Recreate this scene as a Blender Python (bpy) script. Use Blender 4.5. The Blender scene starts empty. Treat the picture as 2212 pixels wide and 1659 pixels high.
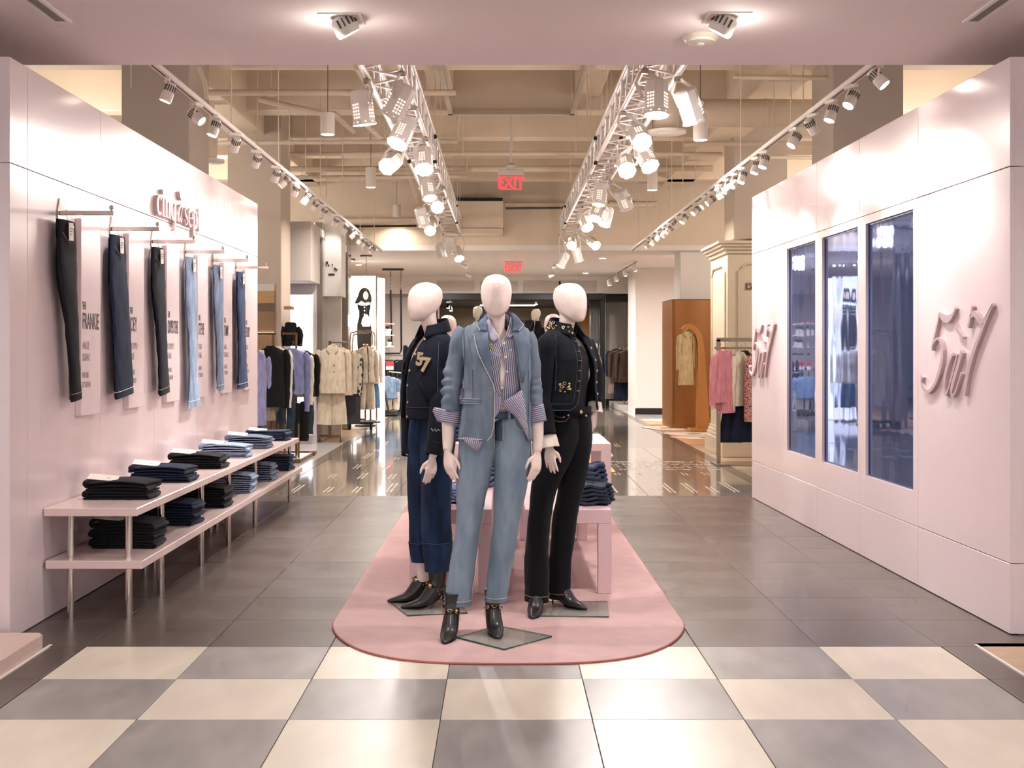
import bpy, bmesh, math, random
from math import sin, cos, pi, radians, sqrt, atan2, asin
from mathutils import Vector, Matrix
random.seed(7)
SC = bpy.context.scene
COL = SC.collection
# ---------------------------------------------------------------- camera, world, exposure
F, CX, CY, H = 2680.0, 1084.0, 755.0, 1.48      # focal length in px, vanishing point, eye height
cam = bpy.data.cameras.new('camera')
cam.sensor_width = 36.0
cam.lens = F / 2212 * 36.0
cam.shift_x = (1106 - CX) / 2212
cam.shift_y = (CY - 829.5) / 2212
cam.clip_end = 200
camo = bpy.data.objects.new('camera', cam)
camo.location = (0, 0, H)
camo.rotation_euler = (pi / 2, 0, 0)
COL.objects.link(camo)
SC.camera = camo
W = bpy.data.worlds.new('world')
SC.world = W
W.use_nodes = True
W.node_tree.nodes['Background'].inputs[0].default_value = (1.0, 0.965, 0.95, 1)
W.node_tree.nodes['Background'].inputs[1].default_value = 1.35
SC.view_settings.view_transform = 'Standard'
SC.view_settings.look = 'None'
SC.view_settings.gamma = 1
SC.view_settings.use_curve_mapping = False
SC.view_settings.exposure = 0.22
SC.cycles.max_bounces = 4
SC.cycles.diffuse_bounces = 3
SC.cycles.glossy_bounces = 2
SC.cycles.transmission_bounces = 3
SC.cycles.adaptive_threshold = .1
SC.cycles.adaptive_min_samples = 12
SC.cycles.transparent_max_bounces = 8
SC.cycles.sample_clamp_indirect = 4.0
SC.cycles.caustics_reflective = False
SC.cycles.caustics_refractive = False

WARM = (1.0, 0.93, 0.86)
NEUT = (1.0, 0.96, 0.93)
def area_light(name, loc, size, energy, col=NEUT, rot=(0, 0, 0), size_y=None, spread=180):
    l = bpy.data.lights.new(name, 'AREA')
    l.energy = energy; l.color = col; l.size = size; l.spread = radians(spread)
    if size_y:
        l.shape = 'RECTANGLE'; l.size_y = size_y
    else:
        l.shape = 'DISK'
    o = bpy.data.objects.new(name, l)
    o.location = loc; o.rotation_euler = rot
    COL.objects.link(o)
    return o
def spot(name, loc, target, energy, deg=50, blend=.6, col=NEUT, rad=.05, parent=None):
    l = bpy.data.lights.new(name, 'SPOT')
    l.energy = energy; l.color = col; l.spot_size = radians(deg); l.spot_blend = blend; l.shadow_soft_size = rad
    o = bpy.data.objects.new(name, l)
    o.location = loc
    o.rotation_euler = (Vector(target) - Vector(loc)).to_track_quat('-Z', 'Y').to_euler()
    COL.objects.link(o)
    return o

# unseen fill lights added under the near ceiling, around and behind the viewer
for i, (x, y) in enumerate([(-2.3, 1.0), (0, 1.0), (2.3, 1.0), (-2.3, 4.2), (0, 4.2), (2.3, 4.2)]):
    area_light('hall_fill', (x, y, 3.17), .45, 17, NEUT, spread=150)

# ---------------------------------------------------------------- helpers
def P(px, py, d):
    """photo pixel at depth d -> world point"""
    return Vector(((px - CX) / F * d, d, H - (py - CY) / F * d))
def FD(py):
    return F * H / (py - CY)
def lerp(a, b, t): return a + (b - a) * t
ORD = ['first', 'second', 'third', 'fourth', 'fifth', 'sixth', 'seventh', 'eighth', 'ninth', 'tenth', 'eleventh', 'twelfth', 'thirteenth', 'fourteenth', 'fifteenth', 'sixteenth', 'seventeenth', 'eighteenth', 'nineteenth', 'twentieth']

MATS = {}
def srgb(c):
    if isinstance(c, str):
        c = tuple(int(c[i:i + 2], 16) / 255 for i in (0, 2, 4))
    return tuple(((v / 12.92) if v <= .04045 else ((v + .055) / 1.055) ** 2.4) for v in c)
def mat(name, col, rough=.5, metal=0.0, var=.06, nscale=8.0, bump=0.0, bscale=60.0, emit=0.0, ecol=None, coat=0.0,
        sheen=0.0, trans=0.0, alpha=1.0, stretch=(1, 1, 1), spec=None, randv=0.0, ior=None, rvar=.04):
    """procedural principled material: noise-varied colour, roughness and bump"""
    if name in MATS: return MATS[name]
    m = bpy.data.materials.new(name)
    m.use_nodes = True
    N, L = m.node_tree.nodes, m.node_tree.links
    b = N['Principled BSDF']
    c = srgb(col)
    tc = N.new('ShaderNodeTexCoord'); mp = N.new('ShaderNodeMapping')
    mp.inputs['Scale'].default_value = stretch
    L.new(tc.outputs['Object'], mp.inputs[0])
    nz = N.new('ShaderNodeTexNoise'); nz.inputs['Scale'].default_value = nscale; nz.inputs['Detail'].default_value = 2.5
    L.new(mp.outputs[0], nz.inputs['Vector'])
    cr = N.new('ShaderNodeMix'); cr.data_type = 'RGBA'
    cr.inputs[6].default_value = tuple(max(0, v * (1 - var)) for v in c) + (1,)
    cr.inputs[7].default_value = tuple(min(1, v * (1 + var)) for v in c) + (1,)
    L.new(nz.outputs['Fac'], cr.inputs[0])
    out = cr.outputs[2]
    if randv:
        oi = N.new('ShaderNodeObjectInfo'); hs = N.new('ShaderNodeHueSaturation')
        mr = N.new('ShaderNodeMapRange'); mr.inputs[3].default_value = 1 - randv; mr.inputs[4].default_value = 1 + randv
        L.new(oi.outputs['Random'], mr.inputs[0]); L.new(mr.outputs[0], hs.inputs['Value']); L.new(out, hs.inputs['Color'])
        out = hs.outputs[0]
    L.new(out, b.inputs['Base Color'])
    mr = N.new('ShaderNodeMapRange'); mr.inputs[3].default_value = max(0, rough - rvar); mr.inputs[4].default_value = min(1, rough + rvar)
    L.new(nz.outputs['Fac'], mr.inputs[0]); L.new(mr.outputs[0], b.inputs['Roughness'])
    b.inputs['Metallic'].default_value = metal
    if coat: b.inputs['Coat Weight'].default_value = coat; b.inputs['Coat Roughness'].default_value = .12
    if sheen: b.inputs['Sheen Weight'].default_value = sheen
    if trans: b.inputs['Transmission Weight'].default_value = trans
    if ior: b.inputs['IOR'].default_value = ior
    if alpha < 1: b.inputs['Alpha'].default_value = alpha
    if spec is not None: b.inputs['Specular IOR Level'].default_value = spec
    if bump:
        n2 = N.new('ShaderNodeTexNoise'); n2.inputs['Scale'].default_value = bscale; n2.inputs['Detail'].default_value = 1
        L.new(mp.outputs[0], n2.inputs['Vector'])
        bp = N.new('ShaderNodeBump'); bp.inputs['Strength'].default_value = bump; bp.inputs['Distance'].default_value = .01
        L.new(n2.outputs['Fac'], bp.inputs['Height']); L.new(bp.outputs[0], b.inputs['Normal'])
    if emit:
        if name not in ('lightbox_white', 'poster_white'): m.cycles.emission_sampling = 'NONE'
        b.inputs['Emission Color'].default_value = srgb(ecol or col) + (1,)
        b.inputs['Emission Strength'].default_value = emit
    MATS[name] = m
    return m

class MB:
    """collects geometry for ONE mesh object"""
    def __init__(s):
        s.v = []; s.f = []; s.uv = {}; s.mi = []; s.cur = 0
    def add(s, vs, fs, uvs=None):
        o = len(s.v)
        s.v += [Vector(p) for p in vs]
        for k, f in enumerate(fs):
            s.f.append(tuple(i + o for i in f)); s.mi.append(s.cur)
            if uvs: s.uv[len(s.f) - 1] = [uvs[i] for i in f]
        return s
    def box(s, x0, x1, y0, y1, z0, z1):
        vs = [(x, y, z) for z in (z0, z1) for y in (y0, y1) for x in (x0, x1)]
        return s.add(vs, [(0, 2, 3, 1), (4, 5, 7, 6), (0, 1, 5, 4), (2, 6, 7, 3), (0, 4, 6, 2), (1, 3, 7, 5)])
    def bbox(s, x0, x1, y0, y1, z0, z1, b=.004):
        bm = bmesh.new()
        for x, dx in ((x0, 1), (x1, -1)):
            for y, dy in ((y0, 1), (y1, -1)):
                for z, dz in ((z0, 1), (z1, -1)):
                    bm.verts.new((x + b * dx, y + b * dy, z)); bm.verts.new((x + b * dx, y, z + b * dz)); bm.verts.new((x, y + b * dy, z + b * dz))
        bmesh.ops.convex_hull(bm, input=bm.verts[:])
        bm.verts.index_update()
        vs = [v.co.copy() for v in bm.verts]; fs = [[v.index for v in f.verts] for f in bm.faces]
        bm.free()
        return s.add(vs, fs)
    def obox(s, c, ex, ey, ez, hx, hy, hz):
        """oriented box: centre, axes, half sizes"""
        c = Vector(c); ex, ey, ez = Vector(ex) * hx, Vector(ey) * hy, Vector(ez) * hz
        vs = [c + ex * a + ey * b + ez * d for d in (-1, 1) for b in (-1, 1) for a in (-1, 1)]
        return s.add(vs, [(0, 2, 3, 1), (4, 5, 7, 6), (0, 1, 5, 4), (2, 6, 7, 3), (0, 4, 6, 2), (1, 3, 7, 5)])
    def tube(s, pts, radii, n=10, cap=True, flat=None, up=None, closed=False):
        """tube along pts; radii number/list (or (ra,rb) pairs: ra along side axis, rb along other)"""
        pts = [Vector(p) for p in pts]
        m = len(pts)
        if not isinstance(radii, (list, tuple)): radii = [radii] * m
        rings = []
        side = None
        acc = 0
        for i in range(m):
            if closed: t = pts[(i + 1) % m] - pts[i - 1]
            else: t = pts[min(i + 1, m - 1)] - pts[max(i - 1, 0)]
            if t.length < 1e-9: t = Vector((0, 0, 1))
            t.normalize()
            if side is None:
                u = Vector(up) if up else (Vector((0, 0, 1)) if abs(t.z) < .9 else Vector((0, 1, 0)))
                side = u.cross(t).normalized()
            else:
                side = (side - t * side.dot(t)).normalized()
            oth = t.cross(side)
            r = radii[i]
            ra, rb = r if isinstance(r, (tuple, list)) else (r, r)
            if i: acc += (pts[i] - pts[i - 1]).length
            rings.append(([pts[i] + side * (ra * cos(2 * pi * k / n)) + oth * (rb * sin(2 * pi * k / n)) for k in range(n)], acc, max(ra, rb)))
        vs = []; fs = []; uv = []
        for rr, a, r in rings:
            vs += rr; uv += [(2 * pi * max(.001, r) * k / n, a) for k in range(n)]
        mm = m if closed else m - 1
        for i in range(mm):
            j = (i + 1) % m
            for k in range(n):
                k2 = (k + 1) % n
                fs.append((i * n + k, i * n + k2, j * n + k2, j * n + k))
        if cap and not closed:
            fs.append(tuple(range(n - 1, -1, -1))); fs.append(tuple(range((m - 1) * n, m * n)))
        return s.add(vs, fs, uv)
    def cyl(s, a, b, r, n=12, r2=None, cap=True):
        return s.tube([a, b], [r, r if r2 is None else r2], n, cap)
    def lathe(s, prof, c=(0, 0, 0), n=16, axis=None):
        """prof: (r, z) list around vertical axis at c; axis: direction for z"""
        c = Vector(c)
        q = Vector((0, 0, 1)).rotation_difference(Vector(axis)) if axis else None
        vs = []; fs = []
        for r, z in prof:
            for k in range(n):
                p = Vector((r * cos(2 * pi * k / n), r * sin(2 * pi * k / n), z))
                if q: p = q @ p
                vs.append(c + p)
        for i in range(len(prof) - 1):
            for k in range(n):
                k2 = (k + 1) % n
                fs.append((i * n + k, i * n + k2, (i + 1) * n + k2, (i + 1) * n + k))
        fs.append(tuple(range(n - 1, -1, -1))); fs.append(tuple(range((len(prof) - 1) * n, len(prof) * n)))
        return s.add(vs, fs)
    def grid(s, rows, closed=False, uvscale=None):
        """rows of equal-length point lists"""
        n = len(rows[0]); m = len(rows)
        vs = [p for r in rows for p in r]
        uv = []
        vacc = 0
        for i, r in enumerate(rows):
            if i: vacc += (Vector(rows[i][n // 2]) - Vector(rows[i - 1][n // 2])).length
            acc = 0
            for k in range(n):
                if k: acc += (Vector(r[k]) - Vector(r[k - 1])).length
                uv.append((acc, vacc))
        fs = []
        for i in range(m - 1):
            for k in range(n if closed else n - 1):
                k2 = (k + 1) % n
                fs.append((i * n + k, i * n + k2, (i + 1) * n + k2, (i + 1) * n + k))
        return s.add(vs, fs, uv)
    def prism(s, poly, a, b):
        """poly: list of 2D points mapped by function-like (origin, ex, ey) -> handled by caller; a,b: offset vectors"""
        n = len(poly)
        vs = [Vector(p) + Vector(a) for p in poly] + [Vector(p) + Vector(b) for p in poly]
        fs = [tuple(range(n - 1, -1, -1)), tuple(range(n, 2 * n))]
        fs += [(i, (i + 1) % n, n + (i + 1) % n, n + i) for i in range(n)]
        return s.add(vs, fs)
    def ribbon(s, pts2, widths, org, ex, ey, ez, thick):
        """flat variable-width stroke in plane (ex,ey), extruded along ez"""
        org, ex, ey, ez = Vector(org), Vector(ex), Vector(ey), Vector(ez)
        m = len(pts2); Lp = []; Rp = []
        for i in range(m):
            t = Vector(pts2[min(i + 1, m - 1)]) - Vector(pts2[max(i - 1, 0)])
            t.normalize(); nn = Vector((-t.y, t.x)); w = widths[i] / 2
            p = Vector(pts2[i])
            Lp.append(p + nn * w); Rp.append(p - nn * w)
        def w3(q, e): return org + ex * q.x + ey * q.y + ez * e
        rows = []
        for i in range(m):
            rows.append([w3(Lp[i], 0), w3(Lp[i], thick), w3(Rp[i], thick), w3(Rp[i], 0)])
        n = 4; vs = [p for r in rows for p in r]; fs = []
        for i in range(m - 1):
            for k in range(4):
                k2 = (k + 1) % 4
                fs.append((i * 4 + k, i * 4 + k2, i * 4 + 4 + k2, i * 4 + 4 + k))
        fs.append((3, 2, 1, 0)); fs.append(tuple(range((m - 1) * 4, m * 4)))
        return s.add(vs, fs)
    def zrings(s, rings, n=24):
        """horizontal elliptical rings (x, y, z, rx, ry), smoothly interpolated and capped"""
        A = spline([Vector(r[:3]) for r in rings], 4); B = spline([Vector((r[3], r[4], 0)) for r in rings], 4)
        rows = [[c + Vector((max(r.x, .001) * cos(2 * pi * k / n), max(r.y, .001) * sin(2 * pi * k / n), 0)) for k in range(n)] for c, r in zip(A, B)]
        o = len(s.v)
        s.grid(rows, closed=True)
        m_ = len(rows)
        s.f.append(tuple(o + k for k in range(n - 1, -1, -1))); s.mi.append(s.cur)
        s.f.append(tuple(o + (m_ - 1) * n + k for k in range(n))); s.mi.append(s.cur)
        return s
    def xform(s, M, start=0):
        for i in range(start, len(s.v)): s.v[i] = M @ s.v[i]
        return s
    def mesh(s, name, mats, smooth=True, angle=38):
        me = bpy.data.meshes.new(name)
        me.from_pydata([tuple(p) for p in s.v], [], s.f)
        if not isinstance(mats, (list, tuple)): mats = [mats]
        for m in mats:
            if m: me.materials.append(m)
        if len(mats) > 1:
            for p, k in zip(me.polygons, s.mi): p.material_index = k
        if s.uv:
            ul = me.uv_layers.new(name='UVMap')
            for pi_, uvs in s.uv.items():
                p = me.polygons[pi_]
                for li, u in zip(p.loop_indices, uvs): ul.data[li].uv = u
        me.validate()
        bm = bmesh.new(); bm.from_mesh(me); bmesh.ops.recalc_face_normals(bm, faces=bm.faces[:]); bm.to_mesh(me); bm.free()
        if smooth:
            for p in me.polygons: p.use_smooth = True
            me.set_sharp_from_angle(angle=radians(angle))
        return me
    def build(s, name, mats, parent=None, smooth=True, angle=38, origin=None):
        """link as one object. verts are given in world space (or the parent's frame when the parent is built at origin)"""
        if parent is not None:
            off = wloc(parent)
            s.v = [p - off for p in s.v]
        elif origin is not None:
            off = Vector(origin)
            s.v = [p - off for p in s.v]
        o = bpy.data.objects.new(name, s.mesh(name, mats, smooth, angle))
        COL.objects.link(o)
        if parent is not None: o.parent = parent
        elif origin is not None: o.location = origin
        return o
def wloc(o):
    r = Vector((0, 0, 0))
    while o is not None:
        r = r + o.location; o = o.parent
    return r
def tag(o, label, cat, group=None, kind=None):
    if label: o['label'] = label
    if cat: o['category'] = cat
    if group: o['group'] = group
    if kind: o['kind'] = kind
    return o
def thing(name, loc, label, cat, group=None):
    o = bpy.data.objects.new(name, None)
    o.empty_display_size = .1
    o.location = loc
    COL.objects.link(o)
    return tag(o, label, cat, group)
def struct(o):
    o['kind'] = 'structure'
    return o
def inst(name, me, loc, parent=None, rot=None, scale=None):
    o = bpy.data.objects.new(name, me)
    COL.objects.link(o)
    if parent is not None:
        o.parent = parent; o.location = Vector(loc) - wloc(parent)
    else: o.location = loc
    if rot: o.rotation_euler = rot
    if scale: o.scale = scale
    return o
def copy_tree(o, parent=None):
    c = o.copy(); COL.objects.link(c); c.parent = parent
    for ch in list(o.children): copy_tree(ch, c)
    return c
def text_mesh(txt, size, extrude=.0, align='LEFT', mats=None, xs=1.0, bold=0.0):
    cu = bpy.data.curves.new('lettering', 'FONT')
    cu.body = txt; cu.size = size; cu.extrude = extrude; cu.align_x = align; cu.offset = bold; cu.resolution_u = 3
    ob = bpy.data.objects.new('lettering', cu)
    COL.objects.link(ob)
    dg = bpy.context.evaluated_depsgraph_get()
    me = bpy.data.meshes.new_from_object(ob.evaluated_get(dg))
    bpy.data.objects.remove(ob)
    if xs != 1:
        for v in me.vertices: v.co.x *= xs
    me.materials.clear()
    if mats: me.materials.append(mats)
    return me
def text_obj(name, txt, size, M, mats, parent=None, extrude=.0, align='LEFT', xs=1.0, bold=0.0):
    """M: 4x4 placing text plane in the world"""
    me = text_mesh(txt, size, extrude, align, mats, xs, bold)
    o = bpy.data.objects.new(name, me)
    COL.objects.link(o)
    if parent is not None:
        o.parent = parent
        M = Matrix.Translation(-wloc(parent)) @ M
    o.matrix_local = M
    return o
def frame(org, ex, ey):
    ex = Vector(ex).normalized(); ey = Vector(ey).normalized(); ez = ex.cross(ey)
    M = Matrix(((ex.x, ey.x, ez.x, org[0]), (ex.y, ey.y, ez.y, org[1]), (ex.z, ey.z, ez.z, org[2]), (0, 0, 0, 1)))
    return M
def spline(pts, n):
    """Catmull-Rom through points"""
    pts = [Vector(p) for p in pts]
    q = [pts[0] * 2 - pts[1]] + pts + [pts[-1] * 2 - pts[-2]]
    out = []
    for i in range(1, len(q) - 2):
        for k in range(n):
            t = k / n
            a, b, c, d = q[i - 1], q[i], q[i + 1], q[i + 2]
            out.append(.5 * ((2 * b) + (c - a) * t + (2 * a - 5 * b + 4 * c - d) * t * t + (3 * b - a - 3 * c + d) * t ** 3))
    out.append(pts[-1])
    return out
def wob(p, s=1.0, seed=0.0):
    """cheap smooth pseudo-noise in -1..1"""
    x, y, z = p[0] * s + seed, p[1] * s + seed * 1.7, p[2] * s - seed
    return (sin(x * 1.7 + 2.1 * sin(y * 1.3 + z)) + sin(y * 2.3 + 1.7 * sin(z * 1.9 + x * .7)) + sin(z * 2.9 + 1.3 * sin(x * 2.1 + y))) / 3
# ================================================================ the setting
PINK = mat('pink_laminate', 'ebd8da', .22, var=.012, nscale=2, rvar=.05, stretch=(1, 1, .12))
PINKE = mat('pink_laminate_edge', 'd9bcba', .4, var=.03)
CEIL = mat('near_ceiling_paint', 'efe1df', .75, var=.02, nscale=2)
OPENC = mat('open_ceiling_paint', 'ddccb8', .8, var=.05, nscale=2)
BEAMM = mat('beam_paint', 'dccab4', .8, var=.05, nscale=3)
WHITEP = mat('white_paint', 'e6ded6', .6, var=.03, nscale=3)
GREYP = mat('grey_paint', 'c9c0b8', .7, var=.04, nscale=3)
TAUPE = mat('taupe_paint', 'b3a699', .8, var=.04, nscale=2)
COLF = mat('column_paint', 'bbab9b', .8, var=.04, nscale=2)
GROUT = mat('grout', '5a534d', .8, var=.1)
DARK = mat('dark_tile', '5a4e48', .3, var=.14, nscale=2.2, randv=.07, stretch=(1, 1, 1), rvar=.08)
WTILE = mat('cream_marble_tile', 'ddd0bf', .34, var=.16, nscale=5, randv=.05, stretch=(1.4, .5, 1), rvar=.1, bump=.06, bscale=14)
GTILE = mat('grey_marble_tile', '98918d', .34, var=.4, nscale=5, randv=.07, stretch=(1.3, .5, 1), rvar=.1, bump=.06, bscale=14)
GLOSS = mat('polished_tile', '857a71', .07, var=.06, nscale=2, randv=.06, rvar=.03, coat=.3, spec=.9)
GROUTD = mat('dark_grout', '4a423c', .4, var=.1)
STRIP = mat('border_strip', '665b54', .2, var=.08)
WOOD = mat('wood_floor', 'b08a66', .35, var=.22, nscale=5, stretch=(6, .6, 1), randv=.08)
LTILE = mat('light_tile', 'cfc9c6', .12, var=.05, randv=.03)
CARPET = mat('peach_carpet', 'cf9468', .9, var=.1, nscale=30, bump=.4, bscale=300)
CARPETL = mat('cream_carpet', 'f0dcc8', .9, var=.08, nscale=30, bump=.4, bscale=300)
BLACK = mat('black_metal', '0d0c0b', .35, var=.1)
BLACKM = mat('black_matte', '141210', .8, var=.1)
CHROME = mat('chrome', 'd9cfc6', .12, 1.0, var=.03)
STEEL = mat('brushed_steel', 'b5aaa0', .3, 1.0, var=.06)
BRONZE = mat('bronze_tube', '7d5f42', .35, .8, var=.1)
GOLD = mat('gold', 'dcbf8c', .25, 1.0, var=.08)
WHITEM = mat('white_enamel', 'ece4df', .35, var=.02)
WHITEF = mat('white_fixture', 'e3d8ce', .45, var=.03)

T = .608
YC0 = 6.18                                   # where the chequer meets the dark floor
XC0 = -2.07                                  # left edge of the chequer
fl = MB().box(-9, 9, -6, 46, -.08, -.006).build('floor', GROUT, smooth=False)
struct(fl)
def tile_mesh(name, m, w=T, d=T, b=.0018):
    return MB().bbox(-w / 2 + b, w / 2 - b, -d / 2 + b, d / 2 - b, -.02, 0, .0012).mesh(name, m, smooth=False)
me_w = tile_mesh('tile', WTILE); me_g = tile_mesh('tile', GTILE); me_d = tile_mesh('tile', DARK); me_p = tile_mesh('tile', GLOSS, b=.0012)
# chequered tiles in the foreground
for r in range(5):
    for c in range(7):
        # front row starting at the white tile on the left
        white = (r + c) % 2 == 0
        inst('tile', me_w if white else me_g, (XC0 + T * (c + .5), YC0 - T * (r + .5), 0), fl, rot=(0, 0, pi if (r * 3 + c * 5) % 4 > 1 else 0))
bt = tile_mesh('border_tile', DARK, w=.17)
for r in range(5):
    inst('tile', bt, (XC0 - .09, YC0 - T * (r + .5), 0), fl)
    inst('tile', bt, (XC0 + 7 * T + .09, YC0 - T * (r + .5), 0), fl)
# dark floor between the two walls
for r in range(10):
    for c in range(-1, 8):
        x = XC0 + T * (c + .5); y = YC0 + T * (r + .5)
        inst('tile', me_d, (x, y, 0), fl)
YG = YC0 + T * 10 + .29
filler = tile_mesh('tile_cut', DARK, d=.286)
for c in range(-1, 8): inst('tile', filler, (XC0 + T * (c + .5), YC0 + T * 10 + .145, 0), fl)
# polished printed floor of the store aisle
XL, XR = -2.35, 2.76
me_p2 = tile_mesh('tile', GLOSS, w=(XR - XL) / 8, d=T * 1.0)
for r in range(10):
    for c in range(8):
        inst('tile', me_p2, (XL + (XR - XL) / 8 * (c + .5), YG + T * (r + .5), 0), fl)
YF = YG + 10 * T
def bricked(name, base, mortar, w, h, rough):
    m = bpy.data.materials.new(name); m.use_nodes = True
    N, L = m.node_tree.nodes, m.node_tree.links; b = N['Principled BSDF']
    tc = N.new('ShaderNodeTexCoord'); bk = N.new('ShaderNodeTexBrick')
    bk.offset = 0; bk.inputs['Color1'].default_value = srgb(base) + (1,); bk.inputs['Color2'].default_value = tuple(v * 1.06 for v in srgb(base)) + (1,)
    bk.inputs['Mortar'].default_value = srgb(mortar) + (1,); bk.inputs['Scale'].default_value = 1; bk.inputs['Mortar Size'].default_value = .003
    bk.inputs['Brick Width'].default_value = w; bk.inputs['Row Height'].default_value = h
    L.new(tc.outputs['Object'], bk.inputs['Vector']); L.new(bk.outputs['Color'], b.inputs['Base Color'])
    b.inputs['Roughness'].default_value = rough
    b.inputs['Specular IOR Level'].default_value = .9
    return m
GLOSSF = bricked('polished_tile_far', '857a71', '665c54', (XR - XL) / 8, T, .07)
struct(MB().box(XL, XR, YF, 45, -.02, 0).build('floor', GLOSSF, smooth=False, origin=(XL, YF, 0)))
struct(MB().box(XL - .14, XL - .002, YG, 45, -.02, .001).build('trim_1', STRIP, smooth=False))
struct(MB().box(XR + .002, XR + .14, YG, 45, -.02, .001).build('trim_2', STRIP, smooth=False))
# light tiled floor on the left side, oak beyond it
lf = struct(MB().box(-9, XL - .14, YG - .4, 19.9, -.03, -.004).build('floor', GROUT, smooth=False))
lt = tile_mesh('tile', LTILE, w=.9, d=.9)
for r in range(8):
    for c in range(3): inst('tile', lt, (XL - .14 - .45 - .9 * c, 19.9 - .45 - .9 * r, 0), lf)
wl = struct(MB().box(-9, XL - .14, 19.9, 45, -.03, -.004).build('floor', mat('oak_far', 'a5815f', .35, var=.2, nscale=4, stretch=(.5, 6, 1)), smooth=False))
pl = tile_mesh('plank', WOOD, w=1.2, d=.15, b=.001)
for r in range(20):
    for c in range(2): inst('plank', pl, (XL - .14 - .6 - 1.2 * c - .0, 19.975 + .15 * r, .0), wl)
# right side: oak, peach carpet, light floor
rw = struct(MB().box(XR + .14, 9, YG - .4, 19.3, -.03, -.004).build('floor', mat('oak_far2', 'b89a78', .35, var=.2, nscale=4, stretch=(.5, 6, 1)), smooth=False))
pl2 = tile_mesh('plank', mat('oak_light', 'c0a283', .35, var=.18, nscale=5, stretch=(.6, 6, 1), randv=.07), w=1.2, d=.15, b=.001)
for r in range(44):
    for c in range(1): inst('plank', pl2, (XR + .14 + .6 + 1.2 * c, YG - .325 + .15 * r, 0), rw)
struct(MB().box(XR + .14, 9, 19.3, 26.2, -.03, .004).build('floor', CARPET, smooth=False))
struct(MB().box(XR + .14, 9, 26.2, 45, -.03, .0).build('floor', LTILE, smooth=False))
# oak floor at the right front corner, its pale edge, and tile at the left corner
ro = struct(MB().box(XC0 + 7 * T + .2, 6, 3.5, 6.25, -.03, -.004).build('floor', GROUT, smooth=False))
for r in range(18):
    inst('plank', pl2, (XC0 + 7 * T + .2 + .6, 6.175 - .15 * r, 0), ro)
struct(MB().box(XC0 + 7 * T + .182, XC0 + 7 * T + .198, 3.5, 6.22, -.02, .002).build('trim_3', WHITEP, smooth=False))
struct(MB().box(XC0 - .198, XC0 - .182, 3.5, 6.22, -.02, .002).build('trim_4', WHITEP, smooth=False))
ll = tile_mesh('tile', DARK, w=1.0, d=T)
for r in range(4): inst('tile', ll, (XC0 - .2 - .5, YC0 - T * (r + .5), 0), fl)

# ---- pink walls built of panels
ZS = 2.43
def panel(parent, x0, x1, y0, y1, z0, z1):
    g = .0024
    if abs(x1 - x0) > .1: return MB().bbox(x0 + g, x1 - g, y0, y1, z0 + g, z1 - g, .0012).build('panel', PINK, parent, smooth=False)
    return MB().bbox(x0, x1, y0 + g, y1 - g, z0 + g, z1 - g, .0012).build('panel', PINK, parent, smooth=False)
WLY = [6.3, 6.54, 7.73, 8.92, 10.17, 11.36, 12.7]
WLX, WLT = -2.5, 2.97
wleft = struct(MB().box(-4.2, WLX - .012, 6.312, 12.69, 0, WLT - .004).build('wall_left', PINKE, smooth=False))
for i in range(6):
    panel(wleft, WLX - .012, WLX, WLY[i], WLY[i + 1], 0.003, ZS)
    panel(wleft, WLX - .012, WLX, WLY[i], WLY[i + 1], ZS, WLT)
panel(wleft, -4.2, WLX, 6.3, 6.312, .003, ZS); panel(wleft, -4.2, WLX, 6.3, 6.312, ZS, WLT)
panel(wleft, -4.2, WLX, 12.69, 12.70, .003, WLT)
# the right wall stands a little askew: built along Y, then turned about its near corner
WRX, WRT = 2.635, 3.0
RPIV, RANG = Vector((2.635, 6.43, 0)), math.atan(.0228)
def on_right(o):
    o.location = Matrix.Rotation(RANG, 3, 'Z') @ (Vector(o.location) - RPIV) + RPIV
    o.rotation_euler.z += RANG
    return o
WRY = [6.43, 7.765, 8.94, 10.06, 11.14, 12.4]
wright = struct(MB().box(WRX + .05, 4.4, 6.445, 12.39, 0, WRT - .004).build('wall_right', PINKE, smooth=False))
WIN = {1: (7.85, 8.80), 2: (8.98, 9.90), 3: (10.10, 11.01)}
WZ0, WZ1 = .585, 2.37
for i in range(5):
    panel(wright, WRX, WRX + .05, WRY[i], WRY[i + 1], .003, .37)
    panel(wright, WRX, WRX + .05, WRY[i], WRY[i + 1], ZS, WRT)
    if i in WIN:
        a, b = WIN[i]; y0, y1 = WRY[i] + .0016, WRY[i + 1] - .0016
        m = MB()
        m.box(WRX, WRX + .05, y0, y1, .3716, WZ0); m.box(WRX, WRX + .05, y0, y1, WZ1, ZS - .0016)
        m.box(WRX, WRX + .05, y0, a, WZ0, WZ1); m.box(WRX, WRX + .05, b, y1, WZ0, WZ1)
        m.build('panel', PINK, wright, smooth=False)
    else: panel(wright, WRX, WRX + .05, WRY[i], WRY[i + 1], .37, ZS)
for z0, z1 in ((.003, .37), (.37, ZS), (ZS, WRT)): panel(wright, WRX + .02, 4.4, 6.43, 6.445, z0, z1)
panel(wright, WRX, 4.4, 12.39, 12.40, .003, WRT)
on_right(wright)

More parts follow.
